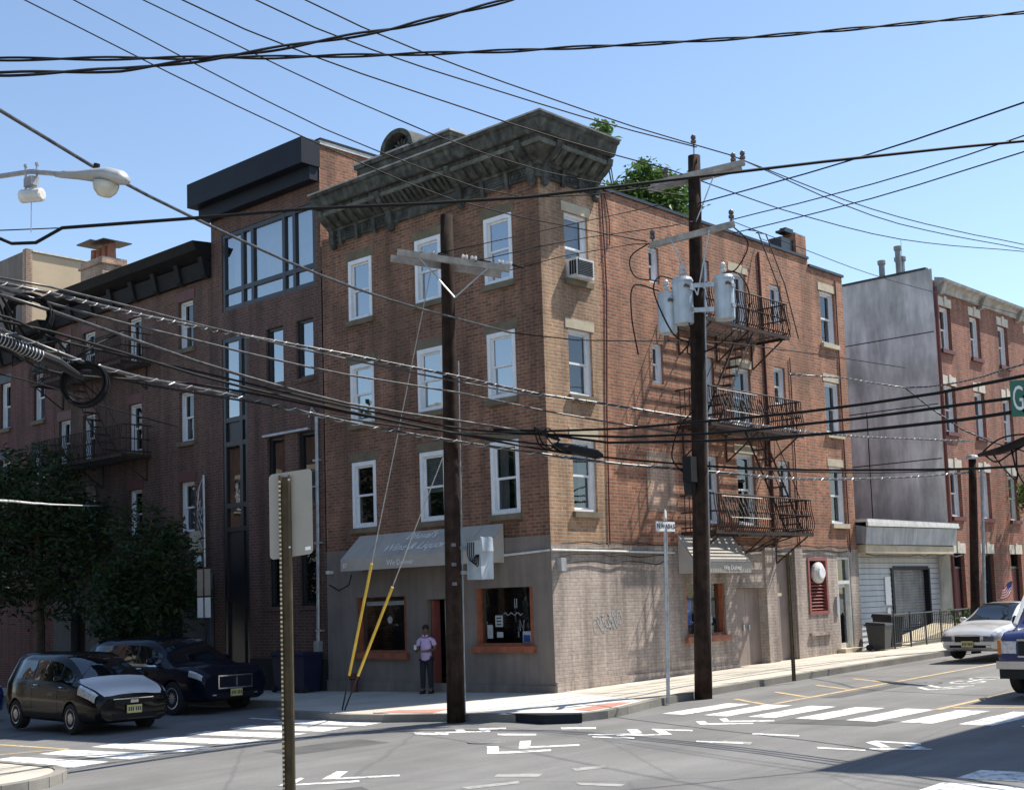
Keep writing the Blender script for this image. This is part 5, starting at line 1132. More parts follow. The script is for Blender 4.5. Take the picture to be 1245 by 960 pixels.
# ------------------------------------------------------------------ wires
WIRES = [
('a',0.011,[[-11.86,1.12,11.89],[-11.28,0.93,11.68],[-10.2,0.55,11.27],[-9.13,0.15,10.85],[-8.05,-0.23,10.46],[-6.94,-0.54,10.13],[-5.87,-0.71,9.9],[-4.77,-0.84,9.71],[-3.72,-1.09,9.52],[-2.58,-1.67,9.3],[-1.51,-2.43,9.08],[-0.44,-3.18,8.87]]),
('b',0.011,[[-11.42,0.64,11.94],[-10.74,0.35,11.65],[-9.77,-0.01,11.26],[-8.77,-0.33,10.88],[-7.75,-0.62,10.53],[-6.72,-0.89,10.22],[-5.68,-1.17,9.98],[-4.66,-1.41,9.79],[-3.62,-1.64,9.64],[-2.63,-1.97,9.59],[-1.46,-2.6,9.74],[-0.32,-3.31,9.97]]),
('c',0.011,[[-10.58,-0.13,11.88],[-9.95,-0.37,11.67],[-8.85,-0.77,11.3],[-7.74,-1.15,10.93],[-6.61,-1.49,10.61],[-5.0,-1.91,10.25],[-3.85,-2.18,10.08],[-2.71,-2.48,9.96],[-1.66,-2.88,9.88],[-0.62,-3.34,9.84],[0.41,-3.8,9.8]]),
('d',0.013,[[-10.13,-0.47,11.98],[-9.46,-0.76,11.69],[-8.5,-1.1,11.39],[-7.48,-1.38,11.2],[-6.43,-1.63,11.06],[-5.38,-1.88,10.95],[-4.35,-2.17,10.82],[-3.58,-2.42,10.7],[-2.34,-2.72,10.59],[-1.1,-3.04,10.5],[-0.02,-3.48,10.36]]),
('e',0.013,[[-9.27,-1.25,11.99],[-8.59,-1.55,11.7],[-7.65,-1.88,11.42],[-6.65,-2.15,11.26],[-5.61,-2.37,11.17],[-4.57,-2.57,11.12],[-3.53,-2.77,11.07],[-2.2,-3.02,11.02],[-0.88,-3.28,10.99],[0.7,-3.68,10.94]]),
('f',0.013,[[-8.74,-1.83,11.97],[-8.05,-2.13,11.68],[-7.12,-2.43,11.42],[-6.12,-2.63,11.28],[-5.09,-2.77,11.21],[-4.05,-2.89,11.17],[-3.02,-3.03,11.13],[-1.99,-3.17,11.09],[-0.96,-3.34,11.04],[0.18,-3.66,10.95],[1.3,-4.03,10.84]]),
('q1',0.012,[[1.3,-4.03,10.84],[2.49,-4.05,10.85],[3.68,-4.07,10.85],[4.88,-4.08,10.86],[6.07,-4.11,10.87],[7.26,-4.15,10.9],[8.59,-4.2,10.96],[9.93,-4.26,11.04],[11.26,-4.32,11.14],[12.59,-4.41,11.23],[13.92,-4.54,11.33],[15.24,-4.7,11.4],[16.44,-4.89,11.45],[17.64,-5.1,11.5]]),
('q2',0.012,[[1.53,-4.13,10.79],[2.67,-4.13,10.77],[3.82,-4.12,10.75],[4.96,-4.12,10.73],[6.11,-4.13,10.73],[7.25,-4.15,10.74],[8.58,-4.19,10.79],[9.92,-4.25,10.88],[11.25,-4.32,10.98],[12.58,-4.41,11.09],[13.91,-4.54,11.19],[15.23,-4.7,11.26],[16.43,-4.89,11.31],[17.63,-5.09,11.35]]),
('q3',0.012,[[-0.02,-3.48,10.36],[0.72,-3.69,10.25],[1.84,-3.8,10.2],[2.99,-3.71,10.27],[4.15,-3.56,10.38],[5.3,-3.5,10.47],[6.74,-3.57,10.52],[8.17,-3.67,10.58],[9.52,-3.75,10.68],[10.87,-3.83,10.82],[12.22,-3.91,10.98],[13.56,-4.01,11.15],[14.9,-4.14,11.32],[16.24,-4.32,11.46],[17.46,-4.52,11.57],[18.67,-4.74,11.68]]),
('q4',0.008,[[1.54,-3.84,9.55],[3.07,-4.03,9.41],[4.06,-4.04,9.38],[5.06,-3.95,9.41],[6.06,-3.81,9.47],[7.06,-3.66,9.54],[8.06,-3.55,9.6],[9.37,-3.47,9.66],[10.69,-3.41,9.73],[12.0,-3.37,9.8],[13.32,-3.33,9.87],[14.63,-3.29,9.94],[15.95,-3.25,10.01]]),
('u1',0.013,[[0.61,-3.72,9.74],[0.13,-4.81,9.56],[-0.35,-5.91,9.38],[-0.84,-6.99,9.2],[-1.39,-8.05,9.01],[-1.76,-8.68,8.89],[-2.34,-9.69,8.7],[-2.91,-10.7,8.53],[-3.42,-11.75,8.39],[-3.72,-12.45,8.32]]),
('u2',0.011,[[1.54,-3.84,9.55],[1.24,-4.8,9.44],[0.95,-5.75,9.32],[0.63,-6.71,9.21],[0.28,-7.64,9.09],[-0.25,-8.76,8.93],[-0.84,-9.86,8.77],[-1.41,-10.98,8.64],[-1.77,-11.77,8.57]]),
('u3',0.011,[[1.56,-3.87,9.27],[1.15,-5.13,9.12],[0.74,-6.39,8.98],[0.27,-7.63,8.83],[-0.27,-8.75,8.68],[-0.86,-9.86,8.53],[-1.42,-10.97,8.39],[-1.78,-11.76,8.3]]),
('g',0.02,[[-14.4,-4.4,6.08],[-14.27,-4.53,6.02],[-14.14,-4.53,5.99],[-13.96,-4.73,5.99],[-13.76,-4.94,6.15],[-12.75,-5.74,6.27],[-11.56,-6.59,6.44],[-10.54,-7.34,6.53],[-9.52,-8.07,6.65],[-8.51,-8.72,6.85],[-7.36,-9.46,7.08],[-6.21,-10.19,7.31],[-5.36,-10.73,7.47],[-4.51,-11.26,7.63],[-3.65,-11.79,7.78],[-3.03,-12.17,7.89]]),
('gm',0.007,[[-14.4,-4.4,6.11],[-13.76,-4.94,6.15]]),
('T1',0.02,[[-16.18,-8.21,6.21],[-16.09,-8.31,6.2],[-15.16,-8.59,6.42],[-14.62,-8.88,6.57],[-14.01,-9.1,6.78],[-12.92,-9.54,7.17],[-11.83,-10.0,7.65],[-11.27,-10.16,7.95]]),
('T2',0.017,[[-15.96,-7.72,6.55],[-15.86,-7.82,6.55],[-15.53,-8.04,6.58],[-13.7,-8.7,6.93],[-12.76,-9.31,7.04],[-11.84,-9.98,7.14],[-10.83,-10.65,7.29],[-9.81,-11.3,7.46],[-8.85,-11.89,7.65],[-7.88,-12.46,7.86],[-6.94,-13.09,8.05],[-6.5,-13.42,8.13]]),
('h',0.02,[[-15.27,-6.25,6.82],[-15.02,-6.08,6.83],[-13.55,-5.17,6.86],[-12.43,-4.54,6.9],[-11.28,-3.95,6.94],[-10.31,-3.5,6.96],[-9.33,-3.08,6.97],[-8.33,-2.7,6.98],[-7.32,-2.34,7.0],[-6.3,-2.02,7.03],[-5.27,-1.75,7.06],[-4.24,-1.5,7.1],[-3.2,-1.26,7.14],[-2.16,-1.0,7.18]]),
('v',0.012,[[-2.16,-1.0,7.18],[-0.98,-1.7,7.07],[-0.04,-2.49,7.04],[0.92,-3.17,7.06],[2.14,-3.34,7.14],[3.48,-3.15,7.27],[4.81,-2.96,7.39],[5.99,-2.89,7.48],[7.17,-2.82,7.55],[8.35,-2.75,7.63],[9.53,-2.68,7.7],[10.71,-2.61,7.77],[11.89,-2.54,7.84]]),
('B1',0.026,[[-13.89,-3.32,5.86],[-12.87,-2.95,5.93],[-11.91,-2.51,5.99],[-10.94,-2.1,6.05],[-9.93,-1.8,6.1],[-8.89,-1.58,6.13],[-7.83,-1.46,6.14],[-6.78,-1.45,6.12],[-5.6,-1.62,6.03],[-4.41,-1.82,5.93],[-3.33,-1.82,5.87],[-2.28,-1.91,5.8],[-1.21,-2.33,5.7],[0.32,-3.26,5.44],[2.23,-3.42,5.46],[3.67,-3.39,5.47],[5.12,-3.3,5.49],[6.18,-3.24,5.53],[7.23,-3.17,5.58],[8.29,-3.11,5.63],[9.34,-3.09,5.69],[10.39,-3.13,5.74],[11.43,-3.24,5.78],[12.47,-3.4,5.81],[13.51,-3.56,5.85]]),
('B1b',0.016,[[-13.89,-3.32,5.92],[-12.87,-2.95,6.01],[-11.53,-2.54,6.04],[-10.18,-2.19,6.03],[-9.05,-1.87,6.05],[-7.92,-1.58,6.06],[-6.78,-1.45,6.04],[-5.6,-1.6,5.94],[-4.41,-1.81,5.84],[-3.35,-1.87,5.79],[-2.28,-1.91,5.74]]),
('B2',0.018,[[-13.89,-3.32,5.81],[-12.77,-2.76,5.85],[-11.5,-2.4,5.83],[-10.18,-2.18,5.79],[-9.16,-2.02,5.75],[-8.14,-1.91,5.71],[-7.11,-1.83,5.68],[-5.76,-1.78,5.67],[-4.41,-1.81,5.64],[-2.44,-2.03,5.47],[-1.05,-2.51,5.3],[-0.15,-3.0,5.17],[0.72,-3.54,5.04]]),
('B3',0.024,[[-13.89,-3.32,5.74],[-12.87,-2.95,5.71],[-11.51,-2.48,5.62],[-10.13,-2.1,5.5],[-9.13,-1.95,5.4],[-8.12,-1.88,5.29],[-7.11,-1.83,5.2],[-5.76,-1.78,5.16],[-4.42,-1.8,5.13],[-3.41,-1.92,5.07],[-2.41,-2.07,5.01]]),
('B4',0.02,[[-13.89,-3.32,5.41],[-12.87,-2.95,5.44],[-11.51,-2.48,5.39],[-10.13,-2.1,5.3],[-9.14,-1.95,5.23],[-8.13,-1.87,5.16],[-7.12,-1.82,5.08],[-5.77,-1.77,4.99],[-4.43,-1.79,4.89],[-3.11,-1.87,4.79],[-1.83,-2.1,4.68],[-0.56,-2.82,4.55],[0.7,-3.52,4.45],[1.75,-3.65,4.44],[2.85,-3.56,4.48],[3.97,-3.38,4.54],[5.08,-3.27,4.59],[6.27,-3.24,4.64],[7.46,-3.23,4.7],[8.65,-3.24,4.76],[9.84,-3.27,4.83],[11.05,-3.34,4.91],[12.26,-3.43,5.0],[13.47,-3.52,5.09]]),
('B5',0.028,[[-13.89,-3.32,5.34],[-12.33,-2.8,5.13],[-11.27,-2.45,5.09],[-10.2,-2.13,5.1],[-9.11,-1.88,5.09],[-7.86,-1.71,5.0],[-6.61,-1.64,4.9],[-5.33,-1.62,4.83],[-4.05,-1.69,4.76],[-2.81,-1.92,4.67],[-1.82,-2.28,4.56],[-0.85,-2.72,4.46],[0.7,-3.52,4.34],[1.75,-3.68,4.32],[2.85,-3.58,4.34],[3.97,-3.38,4.38],[5.08,-3.26,4.43],[6.27,-3.23,4.48],[7.46,-3.22,4.55],[8.65,-3.24,4.62],[9.84,-3.27,4.7],[11.05,-3.34,4.79],[12.26,-3.43,4.9],[13.47,-3.52,5.0]]),
('B6',0.016,[[-13.8,-3.13,5.11],[-12.28,-2.71,5.02],[-11.23,-2.41,5.01],[-10.18,-2.11,5.03],[-9.11,-1.88,5.04],[-7.86,-1.71,5.01],[-6.61,-1.64,4.97],[-5.51,-1.68,4.93],[-4.42,-1.79,4.92],[-3.41,-1.92,4.96],[-2.41,-2.07,5.01]]),
('B7',0.02,[[0.7,-3.52,4.45],[0.08,-4.62,4.28],[-0.54,-5.72,4.12],[-1.15,-6.83,3.96],[-1.63,-7.77,3.84],[-2.09,-8.73,3.73],[-2.56,-9.68,3.62],[-3.07,-10.61,3.52],[-3.65,-11.49,3.44],[-4.28,-12.29,3.37]]),
('R1',0.024,[[-3.59,-1.82,5.04],[-2.48,-2.14,5.06],[-2.03,-3.66,4.97],[-1.84,-5.34,4.92],[-2.07,-6.49,4.84],[-2.45,-7.63,4.75],[-2.9,-8.96,4.67],[-3.42,-10.27,4.6],[-4.1,-11.75,4.56],[-4.42,-12.43,4.54]]),
('R2',0.024,[[-2.41,-2.07,5.01],[-2.03,-3.66,4.81],[-1.85,-5.33,4.7],[-2.08,-6.48,4.62],[-2.46,-7.62,4.55],[-2.81,-8.67,4.48],[-3.21,-9.7,4.42],[-3.65,-10.72,4.36],[-4.11,-11.73,4.29],[-4.44,-12.41,4.24]]),
('R3',0.026,[[-2.41,-2.07,5.01],[-2.16,-3.37,4.73],[-1.85,-5.33,4.57],[-2.08,-6.48,4.47],[-2.46,-7.62,4.37],[-2.82,-8.66,4.29],[-3.22,-9.7,4.22],[-3.66,-10.71,4.15],[-4.12,-11.72,4.11],[-4.45,-12.4,4.09]]),
('M1',0.02,[[5.8,-2.56,6.99],[6.94,-2.69,7.05],[8.08,-2.83,7.1],[9.47,-2.92,7.1],[10.45,-3.19,7.06],[10.27,-3.86,6.97],[9.49,-4.79,6.83],[8.66,-5.68,6.72],[7.91,-6.36,6.64],[7.11,-7.0,6.57],[6.5,-7.76,6.53],[6.12,-8.83,6.51]]),
('M2',0.02,[[10.45,-3.19,7.06],[9.97,-4.11,6.34],[9.46,-5.06,5.68],[8.92,-5.95,5.25],[8.43,-6.9,4.9],[8.08,-8.0,4.55]]),
('L1',0.012,[[-13.89,-3.33,4.78],[-13.26,-2.53,4.9],[-12.64,-1.73,5.03],[-12.01,-0.93,5.15],[-11.39,-0.13,5.27],[-10.68,0.82,5.41],[-9.97,1.78,5.54],[-9.28,2.74,5.68],[-8.58,3.7,5.81],[-7.87,4.66,5.94],[-7.15,5.6,6.07],[-6.06,6.96,6.26],[-4.94,8.3,6.44],[-3.8,9.63,6.62],[-2.65,10.95,6.79],[-1.51,12.26,6.97],[-0.37,13.59,7.15]]),
('L2',0.016,[[-14.34,-4.32,3.16],[-13.6,-3.15,3.26],[-12.86,-1.98,3.37],[-12.13,-0.81,3.47],[-11.39,0.35,3.57],[-10.65,1.52,3.68],[-9.91,2.69,3.78],[-8.34,5.16,4.01],[-6.76,7.63,4.24],[-5.19,10.1,4.47],[-3.61,12.57,4.7],[-2.03,15.04,4.94],[-0.45,17.51,5.17]]),
('p1',0.009,[[-3.49,-2.22,7.96],[-2.18,-2.46,8.42],[-0.73,-3.01,8.8],[-0.4,-3.21,8.83]]),
('p2',0.009,[[-4.05,-1.91,8.1],[-2.89,-2.26,8.48],[-1.73,-2.66,8.82],[-0.04,-3.46,9.2],[0.5,-3.75,9.36]]),
('p3',0.009,[[-4.71,-1.64,8.19],[-3.76,-1.97,8.49],[-2.8,-2.3,8.8],[-1.86,-2.66,9.1],[-0.27,-3.35,9.6],[0.6,-3.71,9.81]]),
]
WL = {'a': 'thin overhead wire crossing low over the carved cornice, leftmost of six from the upper left', 'b': 'second thin overhead wire from the left of six over the dark roof box', 'c': 'third thin overhead wire from the left, passing the arched pediment',
 'd': 'fourth overhead wire from the left, ending on the crossarm left of the pole top', 'e': 'overhead wire from the top edge to the pin on top of the tall pole', 'f': 'rightmost of six overhead wires from the upper left, ending at the crossarm tip',
 'q1': 'upper of two overhead wires falling right from the crossarm tip over the chimney', 'q2': 'lower of two overhead wires falling right from the crossarm tip over the chimney', 'q3': 'overhead wire falling right from the left part of the top crossarm', 'q4': 'very thin wire falling from the lower crossarm past the roof flues',
 'u1': 'overhead wire rising steepest to the upper right from the tall pole', 'u2': 'overhead wire rising right from the insulator of the lower crossarm', 'u3': 'lowest overhead wire rising right, starting under the lower crossarm', 'g': 'long black cable crossing the whole view in front of the cornice',
 'gm': 'short thin messenger wire beside the sagging cable at left', 'T1': 'thick twisted black cable curving up to the top edge', 'T2': 'long twisted black cable spanning the sky from left to right edge', 'h': 'pale sheathed cable running from the upper left behind the lamp to the shop facade', 'v': 'thin wire continuing from the connector on the facade past the fire escape',
 'B1': 'sunlit lashed cable, topmost thick one of the bundle from the left', 'B1b': 'slim pale cable just above the topmost lashed cable', 'B2': 'black cable second from top of the bundle crossing the middle windows', 'B3': 'bright cable in the middle of the bundle ending at the splice by the corner', 'B4': 'black cable just above the lowest one of the bundle',
 'B5': 'lowest and thickest cable of the bundle, passing under the splice case', 'B6': 'dark slim cable starting beside the coils and rising to the corner splice', 'B7': 'black cable from the tall pole to the right edge above the white canopy', 'R1': 'top one of three thick black cables rising to the green sign', 'R2': 'middle one of three thick black cables rising to the green sign',
 'R3': 'bottom one of three thick black cables rising to the green sign', 'M1': 'spiral lashed wire with a dip in front of the grey stucco wall', 'M2': 'spiral lashed wire falling right from the joint before the grey wall', 'L1': 'service wire drooping from the far left to the tenement window', 'L2': 'pale service wire low at left running into the tree',
 'p1': 'lowest of three wires linking the two poles before the top corner window', 'p2': 'middle of three wires linking the two poles before the top corner window', 'p3': 'highest of three wires linking the two poles before the top corner window'}
ext_start = set('a b c d e f g gm T1 T2 h'.split()); ext_end = set('q1 q2 q3 q4 u1 u2 u3 g T1 T2 B7 R1 R2 R3 M1 M2'.split())
to_p0 = {'B1': 6.3, 'B1b': 6.45, 'B2': 6.1, 'B3': 6.0, 'B4': 5.5, 'B5': 5.4, 'B6': 5.2, 'L1': 5.0, 'L2': 3.9}
for nm, rad, pts in WIRES:
    pts = [Vector(p) for p in pts]
    if nm in ext_start: dd = (pts[0]-pts[1]).normalized(); pts = [pts[0]+dd*9]+pts
    if nm in ext_end: dd = (pts[-1]-pts[-2]).normalized(); pts = pts+[pts[-1]+dd*12]
    if nm in to_p0: pts = [Vector((-14.97, -1.03, to_p0[nm]))]+pts
    b = MB()
    if nm in ('T1', 'T2'):
        L = [0]
        for i in range(1, len(pts)): L.append(L[-1]+(pts[i]-pts[i-1]).length)
        N = int(L[-1]/.09)
        for ph in (0, math.pi):
            q = []
            for i in range(N+1):
                s = L[-1]*i/N; j = max(k for k in range(len(L)-1) if L[k] <= s+1e-9); t = (s-L[j])/(L[j+1]-L[j]); p = pts[j].lerp(pts[j+1], t)
                dirn = (pts[j+1]-pts[j]).normalized(); e1 = dirn.cross(Vector((0, 0, 1))).normalized(); e2 = e1.cross(dirn); aa = s*4.2+ph
                q.append(p+(e1*math.cos(aa)+e2*math.sin(aa))*rad*.72)
            b.tube(q, rad*.62, 5)
    else: b.tube(pts, rad, 6)
    mt = 'wire_lash' if nm in ('B1', 'B1b', 'B3', 'B5', 'h', 'M1', 'M2', 'B2') else ('wire_white' if nm == 'L2' else 'wire')
    w_ = b.build('overhead_wire', mt, smooth=True); tag(w_, WL[nm], 'wire')
    if nm in ('B1', 'M1', 'M2', 'B5'):   # lashing wire wound round the cable
        b = MB(); L = 0; q = []; st_ = .05
        for i in range(len(pts)-1):
            seg = pts[i+1]-pts[i]; n = max(2, int(seg.length/st_)); dirn = seg.normalized(); e1 = dirn.cross(Vector((0, 0, 1))).normalized(); e2 = e1.cross(dirn)
            for k in range(n): aa = (L+seg.length*k/n)*(26 if nm != 'B5' else 17); q.append(pts[i]+seg*k/n+(e1*math.cos(aa)+e2*math.sin(aa))*(rad*1.08))
            L += seg.length
        b.tube(q, .007, 3); b.build('lashing', 'wire_white' if nm != 'B5' else 'galv', w_)

# tangle of splices and slack loops where the cables meet
b = MB(); b.tube([(7.73, -6.15, 4.84), (7.06, -6.89, 4.82), (6.81, -7.35, 4.89), (6.6, -7.9, 5.03)], [.04, .09, .10, .07], 8); tg = b.build('splice_case', 'plastic'); tag(tg, 'black cable splice with hanging loops below the green sign at right', 'splice case')
for pts in ([(7.3, -6.6, 4.85), (7.0, -7.0, 4.4), (6.85, -7.3, 4.15), (6.78, -7.35, 4.5), (6.8, -7.35, 4.9)], [(6.9, -7.2, 4.9), (6.8, -7.35, 4.3), (6.7, -7.6, 4.0), (6.6, -7.8, 4.5), (6.6, -7.9, 5.0)], [(7.7, -6.2, 4.85), (7.3, -6.7, 5.05), (6.9, -7.2, 5.1), (6.6, -7.9, 5.05)], [(7.6, -6.3, 4.84), (7.2, -6.75, 4.6), (6.9, -7.2, 4.72), (6.7, -7.7, 4.9)]):
    MB().tube(smooth_path(pts), .02, 5).build('slack_loop', 'wire', tg, smooth=True)
b = MB(); b.tube([(-2.78, -2.11, 5.1), (-2.41, -2.07, 5.01), (-2.1, -2.14, 4.92)], [.03, .05, .03], 8); tg = b.build('splice_case', 'plastic'); tag(tg, 'small black cable splice with loops at the corner where the bundle fans out', 'splice case')
for pts in ([(-2.7, -2.1, 5.08), (-2.5, -2.05, 4.85), (-2.3, -2.1, 4.75), (-2.15, -2.15, 4.9), (-2.2, -2.15, 5.02)], [(-2.45, -2.07, 5.0), (-2.25, -2.12, 4.8), (-1.95, -2.16, 4.68), (-1.7, -2.3, 4.72)], [(-2.6, -2.1, 5.0), (-2.4, -2.1, 5.12), (-2.2, -2.15, 5.02)], [(-2.78, -2.1, 5.05), (-2.55, -2.05, 4.78), (-2.1, -2.1, 4.7)]):
    MB().tube(smooth_path(pts), .014, 5).build('slack_loop', 'wire', tg, smooth=True)
for k, (pts, lab) in enumerate((([(-14.97, -1.03, 5.7), (-13.89, -3.32, 5.46), (-12.48, -2.64, 5.4), (-9.93, -2.01, 5.36), (-6.89, -1.77, 5.15), (-4.42, -1.8, 5.0), (-2.41, -2.07, 5.0)], 'black cable sagging through the middle of the bundle, just below the upper coil'),
    ([(-14.97, -1.03, 5.3), (-13.89, -3.32, 5.1), (-12.55, -2.56, 5.0), (-9.9, -2.0, 5.18), (-6.9, -1.77, 5.05), (-4.4, -1.8, 4.9), (-1.99, -2.07, 4.8)], 'black cable hanging lowest behind the lower coil and rising to the corner'),
    ([(-13.6, -3.0, 5.9), (-13.0, -2.75, 5.3), (-12.5, -2.7, 5.15), (-12.0, -2.6, 5.45), (-11.55, -2.47, 5.68)], 'slack black cable loop hanging between the two coils'),
    ([(-14.0, -3.2, 6.0), (-13.39, -3.1, 5.7), (-13.0, -2.9, 5.85), (-12.72, -2.67, 5.83)], 'short drooping black cable above the upper coil'))):
    tag(MB().tube(smooth_path(pts, 8), .018, 5).build('overhead_wire', 'wire', smooth=True), lab, 'wire')

# guy wires with yellow guards
A = Vector((-3.95, 2.22, -.16))
for k, (tp, gt, lab) in enumerate((((-4.42, -1.13, 8.02), .35, 'guy wire with the more upright yellow guard, left one of the pair'), ((-4.18, -1.3, 4.93), .47, 'guy wire with the longer leaning yellow guard, right one of the pair'))):
    tp = Vector(tp); a0 = A+Vector((.03*k, -.04*k, 0)); g = thing('guy_wire', lab, 'guy wire', tuple(a0))
    b = MB(); b.tube([a0, tp], .010, 5); b.build('steel_wire', 'galv', g)
    dd = (tp-a0); n0 = .085 if k == 0 else .135; b = MB(); b.tube([a0+dd*n0, a0+dd*gt], .028, 8); b.build('guard', 'yellow_guard', g)
    b = MB(); b.tube([a0-dd.normalized()*.2, a0+dd*n0], .016, 6); b.build('anchor_rod', 'black_iron', g)

# street lamp on its arm
sl_ = thing('street_lamp', 'pale grey cobra head street lamp on a curved arm at upper left', 'street lamp', (-14.95, -1.1, 6.8))
b = MB(); b.tube([(-14.95, -1.1, 6.75), (-14.6, -2.4, 6.95), (-14.3, -3.5, 6.92), (-14.14, -4.24, 6.83), (-14.04, -4.78, 6.77), (-13.94, -5.2, 6.66)], .03, 8); b.build('arm', 'galv', sl_)
hd0 = Vector((-13.95, -5.15, 6.66)); hd1 = Vector((-13.57, -6.02, 6.47)); ax = (hd1-hd0).normalized(); sd1 = ax.cross(Vector((0, 0, 1))).normalized(); up1 = sd1.cross(ax)
b = MB(); k = 12; st = [(0, .035, .035, .0), (.06, .05, .045, .0), (.3, .075, .055, .005), (.52, .125, .08, .01), (.72, .15, .10, .015), (.88, .12, .085, .005), (.95, .05, .04, -.01)]
vs = []; fs = []
for (s, w, h, o) in st:
    for q in range(k): a = 2*math.pi*q/k; hh = h if math.sin(a) > 0 else h*.7; vs.append(hd0+ax*s+sd1*w*math.cos(a)+up1*(o+hh*math.sin(a)))
for i in range(len(st)-1):
    for q in range(k): fs.append((i*k+q, i*k+(q+1) % k, (i+1)*k+(q+1) % k, (i+1)*k+q))
b.add(vs, fs+[tuple(range(k-1, -1, -1)), tuple((len(st)-1)*k+q for q in range(k))]); b.build('lamp_head', 'lamp_grey', sl_, smooth=True)
b = MB(); b.lathe([(.14, 0), (.135, .05), (.115, .10), (.07, .145), (.001, .16)], hd0+ax*.68-up1*.05, -up1, 16); b.build('lens', 'lamp_lens', sl_, smooth=True)
b = MB(); b.lathe([(.035, 0), (.035, .07), (.001, .072)], hd0+ax*.52+up1*.08, up1, 8); b.build('photocell', 'plastic', sl_)
bc = Vector((-14.04, -4.78, 6.5)); mb = thing('arm_mounted_box', 'small white radio box clamped under the street lamp arm', 'radio box', tuple(bc))
b = MB(); b.tube([bc+Vector((-.06, .12, 0)), bc+Vector((-.055, .11, 0)), bc+Vector((.06, -.12, -.01)), bc+Vector((.065, -.13, -.01))], [.05, .075, .075, .05], 10); b.build('housing', 'white_aged', mb)
b = MB(); b.tube([bc+Vector((.0, 0, -.07)), bc+Vector((0, 0, -.42))], .006, 4); b.build('aerial', 'galv', mb)
b = MB()
for s in (-1, 1): b.tube([bc+Vector((-.03*s, .07*s, .06)), bc+Vector((-.03*s, .07*s, .36))], .014, 5); b.lathe([(.022, 0), (.022, .03)], bc+Vector((-.03*s, .07*s, .33)), n=6)
b.box(bc.x-.05, bc.x+.05, bc.y-.08, bc.y+.08, bc.z+.1, bc.z+.2); b.build('clamp', 'galv', mb)

# ------------------------------------------------------------------ signs
vd = Vector((.7359, .677, 0)); rt = Vector((.677, -.7359, 0))
fs_ = thing('sign_post', 'blank back of a traffic sign on a perforated post in the foreground', 'traffic sign', (-15.07, -10.6, gz(-15, -10.6)))
c = Vector((-15.055, -10.635, 2.535)); e = (rt+Vector((0, 0, .12))).normalized(); up_ = vd.cross(e)*-1; up_ = e.cross(vd)*1
up_ = Vector((0, 0, 1)); w, h, rr = .155, .305, .03
poly = []
for (sx_, sz_, a0) in ((1, -1, -90), (1, 1, 0), (-1, 1, 90), (-1, -1, 180)):
    for i in range(5): a = R(a0+22.5*i); poly.append(c+e*(sx_*(w-rr)+rr*math.cos(a))+up_*(sz_*(h-rr)+rr*math.sin(a))+vd*.03)
MB().prism(poly, vd*.004).build('sign_panel', 'sign_back', fs_)
b = MB(); p0_ = Vector((-15.07, -10.6, 0))
for off, wd in ((-.033, .016), (.033, .016)): b.hexa([tuple(p0_+rt*(off+s*wd/2)+vd*q+Vector((0, 0, z))) for z in (-.4, 2.81) for (s, q) in ((-1, -.03), (1, -.03), (1, .0), (-1, .0))])
b.hexa([tuple(p0_+rt*(s*.042)+vd*q+Vector((0, 0, z))) for z in (-.4, 2.80) for (s, q) in ((-1, .002), (1, .002), (1, .012), (-1, .012))]); b.build('channel_post', 'channel_post', fs_)
b = MB()
for k in range(78): b.lathe([(.009, 0), (.009, .004)], p0_+rt*-.033+vd*-.0305+Vector((0, 0, .3+k*.032)), -vd, 6)
b.build('punched_holes', 'limestone', fs_)
b = MB(); b.lathe([(.008, 0), (.008, .012)], c+up_*.24+vd*-.03, -vd, 6); b.lathe([(.008, 0), (.008, .012)], c-up_*.24+vd*-.03, -vd, 6); b.build('bolt', 'galv', fs_)
MB().prism([c+e*.1-up_*.275+vd*.028, c+e*.14-up_*.275+vd*.028, c+e*.14-up_*.25+vd*.028, c+e*.1-up_*.25+vd*.028], vd*.001).build('sticker', 'sign_white', fs_)
ss = thing('street_name_post', 'grey post with two white street name blades at the corner curb', 'street sign', (-1.53, -4.06+.5, gz(-1.5, -3.6)))
ss.location = (-.78, -3.46, gz(-.78, -3.46)); sx_, sy_ = -.78, -3.46; dz = 3.3
b = MB(); b.tube([(sx_, sy_, gz(sx_, sy_, -.1)), (sx_+.05, sy_-.07, 3.18)], .036, 8); b.build('post', 'galv', ss)
b = MB(); b.box(sx_-.24, sx_+.34, sy_-.085, sy_-.06, 3.12, 3.3); bl = b.build('name_blade', 'sign_white', ss); text('N.WASH.S', .125, (sx_+.05, sy_-.088, 3.21), (1, 0, 0), (0, 0, 1), 'letter_dark', bl)
b = MB(); e_ = Vector((.83, .56, 0)); q_ = Vector((sx_+.05, sy_-.07, 3.36)); b.prism([q_-e_*.3, q_+e_*.3, q_+e_*.3+Vector((0, 0, .16)), q_-e_*.3+Vector((0, 0, .16))], (.012, -.018, 0)); b.build('name_blade', 'sign_white', ss)
b = MB(); b.lathe([(.03, 0), (.03, .05)], (sx_+.05, sy_-.07, 3.32), n=8); b.build('blade_clamp', 'galv', ss)
ps = thing('sign_post', 'bare rusty brown post standing on the side street pavement', 'post', (3.92, -2.9, gz(3.9, -2.9)))
ps.location = (3.92, -3.35, gz(3.92, -3.35)); b = MB()
b.box(3.88, 3.96, -3.36, -3.35, 0, 2.74); b.box(3.88, 3.9, -3.40, -3.36, 0, 2.74); b.box(3.94, 3.96, -3.40, -3.36, 0, 2.74); b.build('channel_post', 'channel_post', ps)
pk = thing('parking_sign', 'post with paired parking sign plates in front of the modern house', 'parking sign', (-2.1, 9.68, gz(-2.1, 9.7)))
b = MB(); b.tube([(-2.1, 9.68, -.3), (-2.1, 9.68, 3.0)], .03, 6); b.build('post', 'dark_metal', pk)
